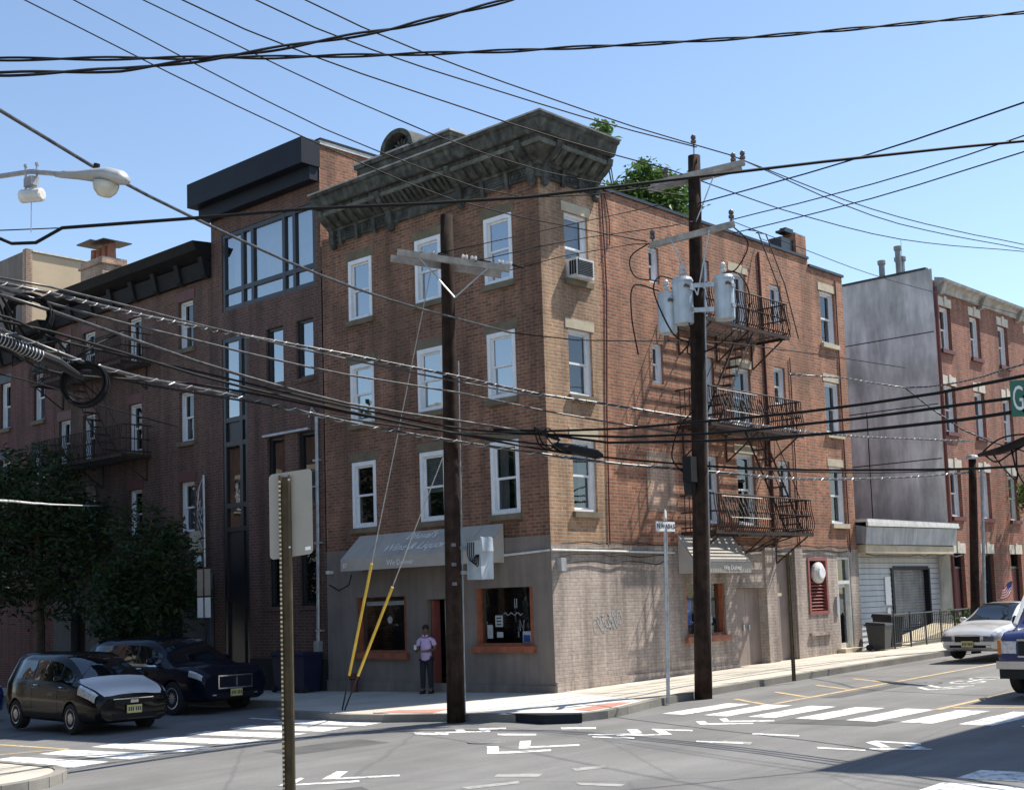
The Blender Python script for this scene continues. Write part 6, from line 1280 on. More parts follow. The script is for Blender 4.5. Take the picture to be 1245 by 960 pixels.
for (dy, z0, z1, mt) in ((.16, 2.28, 2.95, 'sign_back'), (-.16, 2.28, 2.95, 'sign_back'), (.16, 1.74, 2.24, 'sign_white'), (-.16, 1.74, 2.24, 'sign_white')):
    MB().box(-2.15, -2.145, 9.68+dy-.125, 9.68+dy+.125, z0, z1).build('sign_plate', mt, pk)
gs = thing('street_sign', 'green overhead street sign with white letters GA at right edge', 'street sign', (-4.0, -11.9, 4.25))
g0 = Vector((-4.23, -11.61, 4.03)); g1 = g0+rt*1.5+Vector((0, 0, .06)); hh = Vector((0, 0, .47))
MB().prism([g0, g1, g1+hh, g0+hh], vd*.02).build('sign_panel', 'sign_green', gs)
gt = text('GA', .46, g0+rt*.012-vd*.004+Vector((0, 0, .225)), rt, (0, 0, 1), 'letter', gs, align='LEFT'); gt.scale = (.46, 1, 1)
b = MB(); b.tube([g0+rt*.3+hh, g0+rt*.3+hh+Vector((0, 0, .25))], .02, 5); b.tube([g0+rt*1.2+hh, g0+rt*1.2+hh+Vector((0, 0, .25))], .02, 5); b.tube([g0+rt*.2+hh+Vector((0, 0, .25)), g0+rt*4+hh+Vector((0, 0, .55))], .045, 8); b.build('mast_arm', 'galv', gs)

# ------------------------------------------------------------------ vehicles
def smooth_interp(xs, ys, x):
    # monotone-ish cubic through the stations
    xs = np.array(xs); ys = np.array(ys, float); d_ = np.gradient(ys, xs)
    for i in range(1, len(xs)-1):
        a = (ys[i]-ys[i-1]); b_ = (ys[i+1]-ys[i])
        if a*b_ <= 0: d_[i] = 0
    i = int(np.clip(np.searchsorted(xs, x)-1, 0, len(xs)-2)); h = xs[i+1]-xs[i]; t = (x-xs[i])/h
    return ((2*t**3-3*t**2+1)*ys[i]+(t**3-2*t**2+t)*h*d_[i]+(-2*t**3+3*t**2)*ys[i+1]+(t**3-t**2)*h*d_[i+1])

def car(name, label, loc, rz, S, paint, wheels, wr, spec):
    """S rows: y, underside, belt, top, half width, half width of the roof edge; y grows towards the front"""
    t = thing(name, label, spec.get('cat', 'car'), loc, None, rz)
    ys = [s[0] for s in S]
    def sec(y):
        zb, zl, zt, w, wt = [float(smooth_interp(ys, [s[k] for s in S], y)) for k in range(1, 6)]
        g = max(zt-zl, .02)
        P = [(0, zb), (w*.78, zb), (w*.95, zb+.07), (w*.99, zb+.22), (w, zb+(zl-zb)*.62), (w*.975, zl-.05), (w*.94, zl+.008), (wt+(w*.94-wt)*.18, zl+g*.82), (wt*.90, zt-.015), (wt*.5, zt+.012), (0, zt+.018)]
        return P
    def pt(y, s):
        P = sec(y); s = min(max(s, 0), 10); i = min(int(s), 9); f = s-i; a, b_ = P[i], P[i+1]; return (a[0]+(b_[0]-a[0])*f, y, a[1]+(b_[1]-a[1])*f)
    n = spec.get('n', 56); Y = [ys[0]+(ys[-1]-ys[0])*i/n for i in range(n+1)]
    vs = []; fs = []; K = 20
    for y in Y:
        P = sec(y); ring = [(p[0], y, p[1]) for p in P]+[(-p[0], y, p[1]) for p in P[-2:0:-1]]; vs += ring
    for i in range(n):
        for k in range(K): fs.append((i*K+k, i*K+(k+1) % K, (i+1)*K+(k+1) % K, (i+1)*K+k))
    fs += [tuple(range(K-1, -1, -1)), tuple(n*K+k for k in range(K))]
    b = MB(); b.add(vs, fs); me = b.mesh('body', True); me.materials.append(M[paint])
    body = bpy.data.objects.new('body', me); COL.objects.link(body)
    W_ = max(s[4] for s in S)
    for wy in wheels:
        cb = MB().cyl((-W_-.2, wy, wr), (W_+.2, wy, wr), wr*1.13, 24); cm = cb.mesh('cut'); co = bpy.data.objects.new('cut', cm); COL.objects.link(co)
        md = body.modifiers.new('b', 'BOOLEAN'); md.object = co; md.operation = 'DIFFERENCE'; md.solver = 'EXACT'
        dg = bpy.context.evaluated_depsgraph_get(); nm = bpy.data.meshes.new_from_object(body.evaluated_get(dg)); body.modifiers.clear(); body.data = nm; bpy.data.objects.remove(co)
    body.data.name = 'body'; body.data.materials.clear(); body.data.materials.append(M[paint])
    body.data.polygons.foreach_set('use_smooth', [True]*len(body.data.polygons)); body.data.set_sharp_from_angle(angle=R(38)); body.parent = t
    def patch(nm, mt, y0, y1, s0, s1, off=.008, ny=8, ns=5, sides=(1, -1), parent=None, thick=False):
        for sd in sides:
            G = []
            for i in range(ny+1):
                y = y0+(y1-y0)*i/ny; row_ = []
                for j in range(ns+1):
                    s = (s0(y) if callable(s0) else s0)+((s1(y) if callable(s1) else s1)-(s0(y) if callable(s0) else s0))*j/ns
                    row_.append(Vector(pt(y, min(s, 10))) if s <= 10 else Vector((-pt(y, 20-s)[0], y, pt(y, 20-s)[2])))
                G.append(row_)
            v = []; f = []
            for i in range(ny+1):
                for j in range(ns+1):
                    a = G[min(i+1, ny)][j]-G[max(i-1, 0)][j]; c_ = G[i][min(j+1, ns)]-G[i][max(j-1, 0)]; nn = a.cross(c_)
                    if nn.length < 1e-9: nn = Vector((1, 0, 0))
                    nn.normalize(); p = G[i][j]
                    if nn.dot(p-Vector((0, p.y, .6))) < 0: nn = -nn
                    p = p+nn*off; v.append((p.x*sd, p.y, p.z))
            m_ = ns+1
            for i in range(ny):
                for j in range(ns): f.append((i*m_+j, i*m_+j+1, (i+1)*m_+j+1, (i+1)*m_+j))
            o = MB().add(v, f).build(nm, mt, parent or t, smooth=True, local=True)
    sp = spec
    for (y0, y1) in sp['sidewin']: patch('side_window', 'glass_car', y0, y1, 6.1, 6.93)
    patch('windscreen', 'glass_car', sp['ws'][0], sp['ws'][1], 8.02, 11.98, sides=(1,), ns=10)
    if 'rw' in sp: patch('rear_window', 'glass_car', sp['rw'][0], sp['rw'][1], 8.1, 11.9, sides=(1,), ns=8)
    for (y0, y1, s0, s1) in sp['head']: patch('headlight', 'headlight', y0, y1, s0, s1, off=.012, ns=4, ny=6)
    for y0 in sp.get('doors', ()): patch('door_seam', 'plastic', y0, y0+.012, 2.2, 6.0, off=.003, ny=1, ns=6)
    if 'doors' in sp:
        for y0 in sp['doors'][:-1]:
            for s in (1, -1):
                p = pt(y0+.12, 5.15); MB().tube([(s*p[0], y0+.1, p[2]), (s*(p[0]+.03), y0+.13, p[2]), (s*(p[0]+.03), y0+.24, p[2]), (s*p[0], y0+.27, p[2])], .014, 5).build('door_handle', sp.get('trim', paint), t, local=True)
    if 'belt' in sp: patch('window_trim', 'chrome', sp['belt'][0], sp['belt'][1], 5.98, 6.12, off=.01, ns=1, ny=14)
    if 'sill' in sp: patch('sill_trim', 'plastic', -max(wheels)*0+wheels[1]+wr*1.2, wheels[0]-wr*1.2, 1.9, 2.7, off=.006, ns=2, ny=4)
    for (mt, x0, x1, y, z0, z1, nm) in sp['front']:
        b = MB(); k = 8; v = []
        for i in range(k+1):
            x = x0+(x1-x0)*i/k; yy = y-.10*(x/W_)**2*sp.get('curve', 1)
            v += [(x, yy+.02, z0), (x, yy+.02, z1), (x, yy-.12, z0), (x, yy-.12, z1)]
        f = []
        for i in range(k): o = i*4; f += [(o, o+1, o+5, o+4), (o+2, o+6, o+7, o+3), (o+1, o+3, o+7, o+5), (o, o+4, o+6, o+2)]
        b.add(v, f+[(0, 2, 3, 1), (k*4, k*4+1, k*4+3, k*4+2)]).build(nm, mt, t, local=True)
    # wheels
    for wy in wheels:
        for s in (-1, 1):
            wx = s*(W_-.11)
            wh = MB().lathe([(wr*.62, -.10), (wr*.93, -.105), (wr, -.07), (wr, .07), (wr*.93, .105), (wr*.62, .10)], (wx, wy, wr), (s, 0, 0), 24).build('wheel', 'tyre', t, smooth=False, local=True)
            b = MB(); b.lathe([(wr*.66, .085), (wr*.64, .108), (wr*.57, .10), (wr*.55, .05), (wr*.1, .045), (.001, .045)], (wx, wy, wr), (s, 0, 0), 24)
            ns_ = sp.get('spokes', 5)
            for q in range(ns_):
                a = 2*math.pi*q/ns_; e = Vector((0, math.cos(a), math.sin(a))); f_ = Vector((0, -math.sin(a), math.cos(a))); c0 = Vector((wx+s*.075, wy, wr)); wd = sp.get('spw', .035)
                b.hexa([tuple(p) for p in (c0+e*.03-f_*wd, c0+e*wr*.58-f_*wd*.8, c0+e*wr*.58+f_*wd*.8, c0+e*.03+f_*wd, c0+e*.03-f_*wd+Vector((s*.03, 0, 0)), c0+e*wr*.58-f_*wd*.8+Vector((s*.02, 0, 0)), c0+e*wr*.58+f_*wd*.8+Vector((s*.02, 0, 0)), c0+e*.03+f_*wd+Vector((s*.03, 0, 0)))])
            b.lathe([(.05, .07), (.05, .11), (.001, .112)], (wx, wy, wr), (s, 0, 0), 10); b.build('rim', 'rim', wh)
    # mirrors
    my, ms = sp['mirror']
    for s in (-1, 1):
        p = pt(my, 6.1); b = MB(); b.tube([(s*p[0], my, p[2]+.02), (s*(p[0]+.07), my+.02, p[2]+.06)], .02, 6)
        b.tube([(s*(p[0]+.05), my+.02, p[2]+.08), (s*(p[0]+.06), my+.02, p[2]+.08), (s*(p[0]+.20), my, p[2]+.09), (s*(p[0]+.22), my, p[2]+.09)], [.05, .07*ms, .065*ms, .03], 8)
        b.build('mirror', sp.get('mirrormat', paint), t, smooth=True, local=True)
    # underbody and a dark cabin
    MB().box(-W_*.7, W_*.7, ys[0]+.5, ys[-1]-.5, S[2][1]-.02, S[2][1]+.08).build('underbody', 'plastic', t, local=True)
    return t, pt
def plate(t, y, z, txt, w=.31, h=.155):
    p = MB().box(-w/2, w/2, y, y+.02, z-h/2, z+h/2).build('number_plate', 'plate_yellow', t, local=True)
    b = MB(); rr = random.Random(len(txt)+int(z*100))
    for k in range(6): x = -.12+.043*k+(.02 if k > 2 else 0); b.box(x-.012, x+.012, y+.021, y+.024, z-.035, z+.04); b.box(x-.006, x+.014, y+.021, y+.0245, z-.01+rr.uniform(-.02, .02), z+.002)
    b.build('plate_digits', 'letter_dark', p)

def hon_bonnet(pt, t):
    v = []; f = []; ny, ns = 12, 12
    for i in range(ny+1):
        y = 1.16+(2.0-1.16)*i/ny
        for j in range(ns+1):
            s = 6.7+6.6*j/ns; p = pt(y, s) if s <= 10 else tuple(a*b_ for a, b_ in zip(pt(y, 20-s), (-1, 1, 1))); v.append((p[0]*.985, y, p[2]+.012))
    for i in range(ny):
        for j in range(ns): f.append((i*(ns+1)+j, i*(ns+1)+j+1, (i+1)*(ns+1)+j+1, (i+1)*(ns+1)+j))
    MB().add(v, f).build('bonnet', 'bonnet_silver', t, smooth=True, local=True, label='pale silver bonnet')
# black hatchback at the crosswalk
H_S = [(-2.0, .30, .95, 1.0, .60, .5), (-1.93, .26, .98, 1.30, .76, .52), (-1.6, .22, .98, 1.47, .84, .56), (-.9, .2, .97, 1.53, .85, .60), (-.1, .2, .95, 1.53, .85, .61), (.45, .2, .94, 1.44, .85, .60), (.9, .2, .93, 1.22, .85, .62), (1.3, .2, .93, .99, .845, .70), (1.6, .2, .87, .91, .83, .68), (1.85, .21, .79, .84, .80, .62), (1.97, .23, .72, .77, .76, .57), (2.03, .27, .66, .70, .69, .5)]
hx, hy = -7.05, 6.65
hon, hpt = car('parked_car', 'black hatchback with sunlit bonnet waiting at the crosswalk', (hx, hy, gz(hx, hy, ROAD+.01)), math.pi+R(-3), H_S, 'paint_black', (1.08, -1.42), .30,
    dict(sidewin=((-1.5, -.72), (-.66, .42), (.5, 1.02)), ws=(.32, 1.22), rw=(-1.92, -1.66), head=((1.38, 1.95, 4.55, 6.35),), doors=(-.66, .5, 1.05), mirror=(.72, .9), spokes=5, spw=.05,
         front=(('plastic', -.5, .5, 2.04, .30, .40, 'lower_intake'), ('plastic', -.40, .40, 2.035, .575, .66, 'grille'), ('chrome', -.42, .42, 2.04, .663, .68, 'grille_trim'), ('chrome', -.08, .08, 2.05, .59, .65, 'badge')), trim='chrome', sill=1))
plate(hon, 2.05, .47, 'A')
hon_bonnet(hpt, hon)
MB().tube([(.0, -1.5, 1.5), (.0, -1.85, 1.78)], .006, 4).build('aerial', 'plastic', hon, local=True)
b = MB(); b.hexa([(-.66, .30, 1.47), (-.2, .30, 1.50), (-.2, .32, 1.50), (-.66, .32, 1.47), (-.6, .36, 1.44), (-.2, .36, 1.47), (-.2, .38, 1.47), (-.6, .38, 1.44)]); 
# navy SUV parked at the kerb
S_S = [(-2.4, .42, 1.05, 1.12, .72, .56), (-2.33, .36, 1.1, 1.42, .86, .6), (-2.0, .3, 1.1, 1.6, .95, .66), (-1.2, .27, 1.08, 1.67, .965, .70), (-.2, .27, 1.06, 1.68, .965, .71), (.4, .27, 1.05, 1.60, .965, .70), (.9, .27, 1.05, 1.34, .965, .74), (1.25, .27, 1.05, 1.12, .96, .82), (1.9, .28, 1.01, 1.08, .95, .82), (2.22, .29, .95, 1.03, .93, .78), (2.38, .31, .89, .96, .89, .70), (2.45, .34, .82, .88, .82, .6)]
sx0, sy0 = -3.72, 8.72
suv, spt = car('parked_car', 'dark navy SUV with upright chrome grille parked behind the hatchback', (sx0, sy0, gz(sx0, sy0, ROAD+.01)), math.pi+R(2), S_S, 'paint_navy', (1.42, -1.42), .37,
    dict(sidewin=((-1.95, -1.2), (-1.14, -.12), (-.06, .86)), ws=(.32, 1.18), rw=(-2.32, -2.05), head=((2.02, 2.4, 4.6, 5.7),), doors=(-1.14, -.06, 1.0), mirror=(.7, 1.1), spokes=10, spw=.02, belt=(-1.95, 1.0), trim='chrome', sill=1,
         front=(('chrome', -.46, .46, 2.465, .56, .86, 'grille_surround'), ('dark_metal', -.43, .43, 2.477, .59, .83, 'grille'), ('plastic', -.6, .6, 2.46, .36, .47, 'lower_intake'), ('chrome', -.76, -.52, 2.47, .42, .45, 'bumper_trim'), ('chrome', .52, .76, 2.47, .42, .45, 'bumper_trim'), ('chrome', -.02, .02, 2.49, .62, .81, 'badge'))))
plate(suv, 2.48, .47, 'B')
# blue car at the left edge
bx0, by0 = -7.2, 13.4
H2 = [(a, b_, c_, d__*0.98, e_*.98, f_) for a, b_, c_, d__, e_, f_ in H_S]
car('parked_car', 'blue car behind the black hatchback, cut by the left edge', (bx0, by0, gz(bx0, by0, ROAD+.01)), math.pi, H2, 'paint_blue', (1.08, -1.42), .30,
    dict(sidewin=((-1.5, -.72), (-.66, .42), (.5, 1.02)), ws=(.32, 1.22), head=((1.42, 1.86, 4.9, 6.9),), doors=(-.66, .5, 1.05), mirror=(.72, .9), front=(('plastic', -.5, .5, 1.98, .30, .40, 'lower_intake'), ('plastic', -.36, .36, 1.955, .62, .70, 'grille'))))
# silver saloon
D_S = [(-2.3, .45, .8, .95, .66, .45), (-2.2, .35, .95, 1.05, .80, .6), (-1.7, .25, .96, 1.08, .86, .62), (-1.25, .22, .95, 1.2, .87, .6), (-.7, .22, .93, 1.42, .87, .57), (0, .22, .92, 1.46, .87, .58), (.35, .22, .91, 1.40, .87, .58), (.8, .22, .90, 1.14, .87, .62), (1.15, .22, .89, .97, .86, .72), (1.7, .23, .80, .88, .84, .66), (2.05, .24, .74, .81, .81, .63), (2.22, .27, .67, .74, .76, .56), (2.30, .32, .60, .66, .68, .48)]
vx0, vy0 = 11.75, -4.9
sil, _ = car('parked_car', 'silver saloon with oval grille parked on the sunny side street', (vx0, vy0, gz(vx0, vy0, ROAD+.01)), R(90)+R(-3), D_S, 'paint_silver', (1.35, -1.4), .32,
    dict(sidewin=((-1.2, -.42), (-.36, .4), (.46, .9)), ws=(.22, 1.08), rw=(-1.5, -.85), head=((1.8, 2.26, 4.5, 6.6),), doors=(-.4, .45, 1.0), mirror=(.62, .9), spokes=7, spw=.03, belt=(-1.2, 1.0), curve=.5,
         front=(('chrome', -.36, .36, 2.31, .46, .65, 'grille_surround'), ('plastic', -.34, .34, 2.32, .48, .63, 'grille'), ('plastic', -.6, .6, 2.31, .33, .40, 'lower_intake'), ('headlight_dark', .44, .70, 2.335, .5, .63, 'headlight'), ('headlight_dark', -.70, -.44, 2.335, .5, .63, 'headlight'), ('headlight', .5, .62, 2.33, .34, .39, 'fog_lamp'), ('headlight', -.62, -.5, 2.33, .34, .39, 'fog_lamp'))))
plate(sil, 2.335, .43, 'C'); sil.scale = (.93, .93, .93)
# blue van with white roof
V_S = [(-2.6, .45, 1.2, 2.05, .95, .8), (-2.5, .4, 1.25, 2.2, 1.0, .84), (-1, .36, 1.25, 2.25, 1.0, .86), (.4, .36, 1.24, 2.24, 1.0, .86), (.8, .36, 1.22, 2.1, 1.0, .86), (1.3, .36, 1.2, 1.55, 1.0, .88), (1.6, .36, 1.19, 1.27, .99, .90), (2.1, .37, 1.13, 1.2, .97, .88), (2.36, .4, 1.04, 1.12, .95, .85), (2.44, .42, .92, 1.0, .93, .82)]
nx0, ny0 = 2.9, -10.02
van, vpt = car('parked_van', 'dark blue van with white roof and chrome bumper at right edge', (nx0, ny0, gz(nx0, ny0, ROAD+.01)), R(90), V_S, 'paint_blue', (1.5, -1.7), .38,
    dict(cat='van', sidewin=((-2.2, -.4), (-.3, .95)), ws=(.78, 1.52), head=(), doors=(-.35, .95), mirror=(1.05, 1.7), mirrormat='plastic', spokes=6, n=48, curve=.2,
         front=(('chrome', -.93, .93, 2.56, .52, .66, 'bumper'), ('plastic', -.9, .9, 2.5, .34, .515, 'bumper_skirt'), ('headlight', .58, .86, 2.46, .80, 1.02, 'headlight'), ('headlight', -.86, -.58, 2.46, .80, 1.02, 'headlight'), ('amber', .865, .93, 2.455, .78, 1.04, 'indicator'), ('amber', -.93, -.865, 2.455, .78, 1.04, 'indicator'),
                ('plastic', -.54, .54, 2.455, .76, 1.02, 'grille'), ('chrome', -.56, .56, 2.45, 1.025, 1.06, 'grille_trim'), ('chrome', -.56, .56, 2.45, .73, .757, 'grille_trim'), ('chrome', -.1, .1, 2.46, .76, 1.02, 'badge'))))
b = MB(); Yv = [-2.5+i*.33 for i in range(11)]; v = []
for y in Yv:
    for s in (-1, -.5, 0, .5, 1):
        p = vpt(y, 10-abs(s)*3.0) ; v.append(((p[0] if s > 0 else -p[0])*1.0, y, p[2]+.014))
f = [(i*5+j, i*5+j+1, (i+1)*5+j+1, (i+1)*5+j) for i in range(10) for j in range(4)]
b.add(v, f).build('roof_panel', 'paint_white', van, smooth=True, local=True)
for s in (-1, 1):
    b = MB(); b.tube([(s*.87, .72, 2.12), (s*.9, 1.15, 1.72), (s*.93, 1.55, 1.3)], .045, 6); b.build('windscreen_pillar', 'paint_white', van, local=True)
text('CITEC', .42, Vector(van.location)+Vector((0, 1.95, 1.232)), (-1, 0, 0), (0, -1, .12), 'letter', van)
van.scale = (.9, .9, .9)

# ------------------------------------------------------------------ trees
def tree(name, label, base, top, blobs, nleaf, size, mt, seed, group=None, trunk=.13):
    t = thing(name, label, 'tree', base, group); rr = random.Random(seed); B = Vector(base)
    b = MB(); tp = Vector(top); b.tube([B-Vector((0, 0, .2)), B.lerp(tp, .3)+Vector((.05, .04, 0)), B.lerp(tp, .6)+Vector((-.06, .05, 0)), tp], [trunk*1.25, trunk, trunk*.7, trunk*.25], 9)
    for (c, rad) in blobs:
        c = Vector(c); s = B.lerp(tp, rr.uniform(.35, .7)); m_ = s.lerp(c, .5)+Vector((rr.uniform(-.2, .2), rr.uniform(-.2, .2), .1)); b.tube([s, m_, c], [trunk*.4, trunk*.25, trunk*.08], 6)
        for k in range(4): e = c+Vector((rr.gauss(0, 1), rr.gauss(0, 1), rr.gauss(0, 1))).normalized()*rad*.8; b.tube([m_, c.lerp(e, .5), e], [trunk*.18, trunk*.1, .006], 4)
    b.build('trunk', 'bark', t)
    vs = []; fs = []; vol = sum(r_**2 for _, r_ in blobs)
    for (c, rad) in blobs:
        n = int(nleaf*rad**2/vol); c = Vector(c); cl = []
        for k in range(max(6, int(n/26))):
            d_ = Vector((rr.gauss(0, 1), rr.gauss(0, 1), rr.gauss(0, 1))).normalized(); cl.append((c+d_*rad*(.45+.6*rr.random()**.6), rr.uniform(.14, .30)*rad**.5))
        for k in range(n):
            q, sp_ = rr.choice(cl); p = q+Vector((rr.gauss(0, sp_), rr.gauss(0, sp_), rr.gauss(0, sp_*.8)))
            a = Vector((rr.gauss(0, 1), rr.gauss(0, 1), rr.gauss(0, .5))).normalized(); nn = Vector((rr.gauss(0, .6), rr.gauss(0, .6), 1)).normalized(); c2 = a.cross(nn)
            if c2.length < .1: continue
            c2.normalize(); s = size*rr.uniform(.6, 1.3); o = len(vs)
            vs += [p-a*s, p+c2*s*.45+nn*s*.1, p+a*s-nn*s*.25, p-c2*s*.45+nn*s*.1]; fs.append((o, o+1, o+2, o+3))
    b = MB(); b.v = [tuple(v_) for v_ in vs]; b.f = fs; b.build('crown', mt, t, fix=False)
    return t
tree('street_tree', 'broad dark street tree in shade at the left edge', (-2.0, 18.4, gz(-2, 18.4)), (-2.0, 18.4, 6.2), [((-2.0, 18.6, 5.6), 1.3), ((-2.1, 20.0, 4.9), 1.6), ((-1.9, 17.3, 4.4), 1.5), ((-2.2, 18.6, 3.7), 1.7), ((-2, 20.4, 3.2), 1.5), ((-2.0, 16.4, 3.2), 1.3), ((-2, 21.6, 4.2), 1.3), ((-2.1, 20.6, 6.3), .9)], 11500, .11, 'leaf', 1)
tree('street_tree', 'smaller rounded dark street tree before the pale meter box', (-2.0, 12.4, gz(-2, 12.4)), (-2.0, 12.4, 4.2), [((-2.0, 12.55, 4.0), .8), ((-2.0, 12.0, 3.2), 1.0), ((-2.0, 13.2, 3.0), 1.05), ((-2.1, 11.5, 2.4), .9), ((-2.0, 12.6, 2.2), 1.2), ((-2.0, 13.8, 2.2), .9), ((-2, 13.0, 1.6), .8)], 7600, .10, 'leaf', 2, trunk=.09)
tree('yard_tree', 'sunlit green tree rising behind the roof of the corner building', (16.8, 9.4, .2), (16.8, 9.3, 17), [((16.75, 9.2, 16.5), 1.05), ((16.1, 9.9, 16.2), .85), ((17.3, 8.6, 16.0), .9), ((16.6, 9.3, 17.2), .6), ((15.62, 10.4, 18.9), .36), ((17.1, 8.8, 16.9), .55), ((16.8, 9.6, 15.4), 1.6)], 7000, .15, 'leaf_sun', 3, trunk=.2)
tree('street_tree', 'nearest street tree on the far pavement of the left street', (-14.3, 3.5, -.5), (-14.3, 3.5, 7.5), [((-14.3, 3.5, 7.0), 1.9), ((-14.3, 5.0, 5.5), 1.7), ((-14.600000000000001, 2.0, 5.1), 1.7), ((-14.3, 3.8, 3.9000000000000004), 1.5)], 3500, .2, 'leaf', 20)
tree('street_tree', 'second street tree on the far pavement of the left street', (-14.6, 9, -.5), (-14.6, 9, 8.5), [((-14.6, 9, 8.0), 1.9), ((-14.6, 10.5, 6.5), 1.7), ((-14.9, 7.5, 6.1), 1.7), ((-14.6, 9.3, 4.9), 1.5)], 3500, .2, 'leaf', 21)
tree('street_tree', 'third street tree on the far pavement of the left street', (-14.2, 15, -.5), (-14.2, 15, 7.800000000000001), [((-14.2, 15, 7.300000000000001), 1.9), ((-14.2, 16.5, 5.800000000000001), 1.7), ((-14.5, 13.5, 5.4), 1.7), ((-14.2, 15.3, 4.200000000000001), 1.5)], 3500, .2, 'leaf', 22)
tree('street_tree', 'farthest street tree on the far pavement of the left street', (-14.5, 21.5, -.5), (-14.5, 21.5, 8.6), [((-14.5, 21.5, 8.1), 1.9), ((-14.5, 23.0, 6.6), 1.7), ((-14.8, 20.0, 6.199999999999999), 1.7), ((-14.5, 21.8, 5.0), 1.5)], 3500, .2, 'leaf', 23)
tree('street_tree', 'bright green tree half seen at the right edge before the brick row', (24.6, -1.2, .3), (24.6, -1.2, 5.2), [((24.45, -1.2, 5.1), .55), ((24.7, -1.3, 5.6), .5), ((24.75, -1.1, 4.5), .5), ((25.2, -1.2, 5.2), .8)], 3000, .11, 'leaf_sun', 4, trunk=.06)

# ------------------------------------------------------------------ the man at the shop door
def skin_mesh(name, V, E, mt, parent, sub=2):
    me = bpy.data.meshes.new(name); me.from_pydata([v[0] for v in V], E, []); o = bpy.data.objects.new(name, me); COL.objects.link(o)
    md = o.modifiers.new('s', 'SKIN'); md.use_smooth_shade = True
    sv = me.skin_vertices[0].data
    for i, v in enumerate(V): sv[i].radius = (v[1], v[2] if len(v) > 2 else v[1]); sv[i].use_root = (i == 0)
    o.modifiers.new('u', 'SUBSURF').levels = sub
    dg = bpy.context.evaluated_depsgraph_get(); nm = bpy.data.meshes.new_from_object(o.evaluated_get(dg)); o.modifiers.clear(); o.data = nm; nm.name = name
    nm.materials.clear(); nm.materials.append(M[mt]); nm.polygons.foreach_set('use_smooth', [True]*len(nm.polygons))
    if parent: o.parent = parent
    return o
mx, my = -.42, 3.48
man = thing('person', 'standing man in a lavender short sleeved shirt and dark trousers holding a white cup', 'person', (mx, my, gz(mx, my, .004)), None, R(118)); man.scale = (.88, .88, .88)
# local frame: faces +y, x is his right hand side mirrored; z up
def J(x, y, z): return (x, y, z)
V = [(J(0, 0, .93), .125, .10), (J(0, .01, 1.08), .12, .095), (J(0, .0, 1.25), .145, .10), (J(0, -.01, 1.38), .12, .085), (J(0, .0, 1.46), .052), (J(0, .012, 1.53), .05), (J(0, .03, 1.60), .072, .085), (J(0, .03, 1.68), .07, .082),
     (J(.10, -.01, 1.40), .06), (J(.185, -.01, 1.36), .055), (J(.225, -.02, 1.12), .042), (J(.21, .20, 1.08), .034), (J(.17, .30, 1.11), .026),
     (J(-.10, -.01, 1.40), .06), (J(-.185, -.01, 1.36), .055), (J(-.235, .0, 1.12), .042), (J(-.10, .21, 1.08), .034), (J(.0, .27, 1.08), .026),
     (J(.09, .0, .84), .085), (J(.10, .02, .5), .06), (J(.105, .0, .12), .042), (J(.11, .10, .045), .035, .03),
     (J(-.09, .0, .84), .085), (J(-.105, .03, .5), .06), (J(-.115, .01, .12), .042), (J(-.13, .11, .045), .035, .03)]
E = [(0, 1), (1, 2), (2, 3), (3, 4), (4, 5), (5, 6), (6, 7), (3, 8), (8, 9), (9, 10), (10, 11), (11, 12), (3, 13), (13, 14), (14, 15), (15, 16), (16, 17), (0, 18), (18, 19), (19, 20), (20, 21), (0, 22), (22, 23), (23, 24), (24, 25)]
# hands: palm, four fingers and a thumb rooted in the wrist
def hand(wi, d_, side):
    w = Vector(V[wi][0]); d_ = Vector(d_).normalized(); s = d_.cross(Vector((0, 0, 1))).normalized(); n_ = s.cross(d_)
    pi = len(V); V.append((tuple(w+d_*.055), .030, .018)); E.append((wi, pi))
    for k, (o, L) in enumerate(((-.027, .066), (-.009, .075), (.009, .07), (.026, .055))):
        a = len(V); V.append((tuple(w+d_*.095+s*o), .0095)); V.append((tuple(w+d_*(.095+L*.6)+s*o*1.05-n_*.012), .0085)); V.append((tuple(w+d_*(.095+L*.85)+s*o-n_*.038), .007)); E.extend([(pi, a), (a, a+1), (a+1, a+2)])
    a = len(V); V.append((tuple(w+d_*.05-s*side*.035), .011)); V.append((tuple(w+d_*.085-s*side*.05-n_*.015), .009)); E.extend([(pi, a), (a, a+1)])
hand(12, (-.15, .95, .15), 1); hand(17, (.9, .35, .05), -1)
skin_mesh('body', V, E, 'skin', man)
hd = MB()   # face: nose, ears, brow ridge joined to one small mesh per feature
b = MB(); b.lathe([(.018, 0), (.013, .02), (.004, .03)], (0, .108, 1.605), (0, 1, -.25), 8); b.build('nose', 'skin', man, smooth=True, local=True)
for s in (-1, 1):
    b = MB(); b.lathe([(.026, 0), (.03, .01), (.018, .02)], (s*.07, .02, 1.62), (s, .1, 0), 8); b.build('ear', 'skin', man, smooth=True, local=True)
    b = MB(); b.lathe([(.013, 0), (.01, .006), (.001, .008)], (s*.03, .103, 1.64), (s*.2, 1, 0), 8); b.build('eye', 'hair', man, smooth=True, local=True)
b = MB(); b.box(-.024, .024, .098, .106, 1.555, 1.562); b.build('mouth', 'dark_maroon', man, local=True)
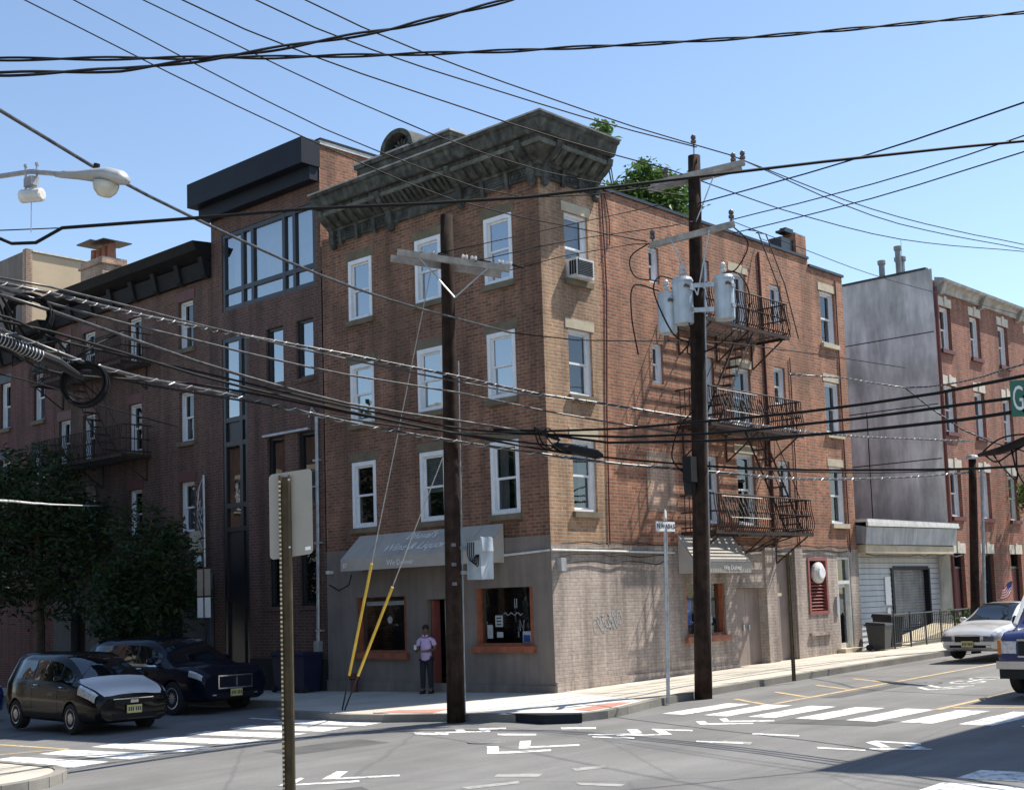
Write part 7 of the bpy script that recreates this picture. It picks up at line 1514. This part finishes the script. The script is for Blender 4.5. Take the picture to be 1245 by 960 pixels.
b = MB(); b.lathe([(.088, 0), (.09, .03), (.078, .07), (.045, .095), (.001, .1)], (0, .012, 1.655), (0, -.25, 1), 14); b.build('hair', 'hair', man, smooth=True, local=True)
SV = [(J(0, .0, .80), .165, .135), (J(0, .0, .90), .16, .13), (J(0, .01, 1.05), .15, .118), (J(0, .0, 1.24), .16, .115), (J(0, -.01, 1.38), .13, .095), (J(0, 0, 1.445), .07), (J(.11, -.01, 1.395), .075), (J(.19, -.01, 1.35), .072), (J(.222, -.02, 1.20), .068), (J(-.11, -.01, 1.395), .075), (J(-.19, -.01, 1.35), .072), (J(-.232, .0, 1.20), .068)]
skin_mesh('shirt', SV, [(0, 1), (1, 2), (2, 3), (3, 4), (4, 5), (4, 6), (6, 7), (7, 8), (4, 9), (9, 10), (10, 11)], 'shirt', man)
b = MB()
for s in (-1, 1): b.hexa([(s*.01, .085, 1.43), (s*.07, .07, 1.46), (s*.075, .05, 1.49), (s*.02, .07, 1.475), (s*.01, .098, 1.425), (s*.075, .082, 1.455), (s*.08, .06, 1.50), (s*.02, .08, 1.48)])
b.build('collar', 'shirt', man, local=True)
TV = [(J(0, 0, .93), .148, .122), (J(.09, .0, .84), .10), (J(.10, .02, .5), .078), (J(.105, .0, .1), .064), (J(-.09, .0, .84), .10), (J(-.105, .03, .5), .078), (J(-.115, .01, .1), .064)]
skin_mesh('trousers', TV, [(0, 1), (1, 2), (2, 3), (0, 4), (4, 5), (5, 6)], 'trousers', man)
for s in (1, -1):
    x = .108 if s > 0 else -.122; b = MB(); b.hexa([(x-.045, -.07, 0), (x+.045, -.07, 0), (x+.05, .2, 0), (x-.05, .2, 0), (x-.04, -.06, .1), (x+.04, -.06, .1), (x+.035, .18, .05), (x-.035, .18, .05)]); b.build('shoe', 'plastic', man, local=True)
cup = MB().lathe([(.028, 0), (.036, .1), (.037, .105), (.001, .106)], (0, 0, 0), n=12).build('paper_cup', 'paper'); tag(cup, 'small white cup in the standing man\'s hand', 'cup')
mw = Matrix.Translation(man.location) @ Matrix.Rotation(R(118), 4, 'Z') @ Matrix.Scale(.88, 4); cup.location = mw @ Vector((.16, .40, 1.13))
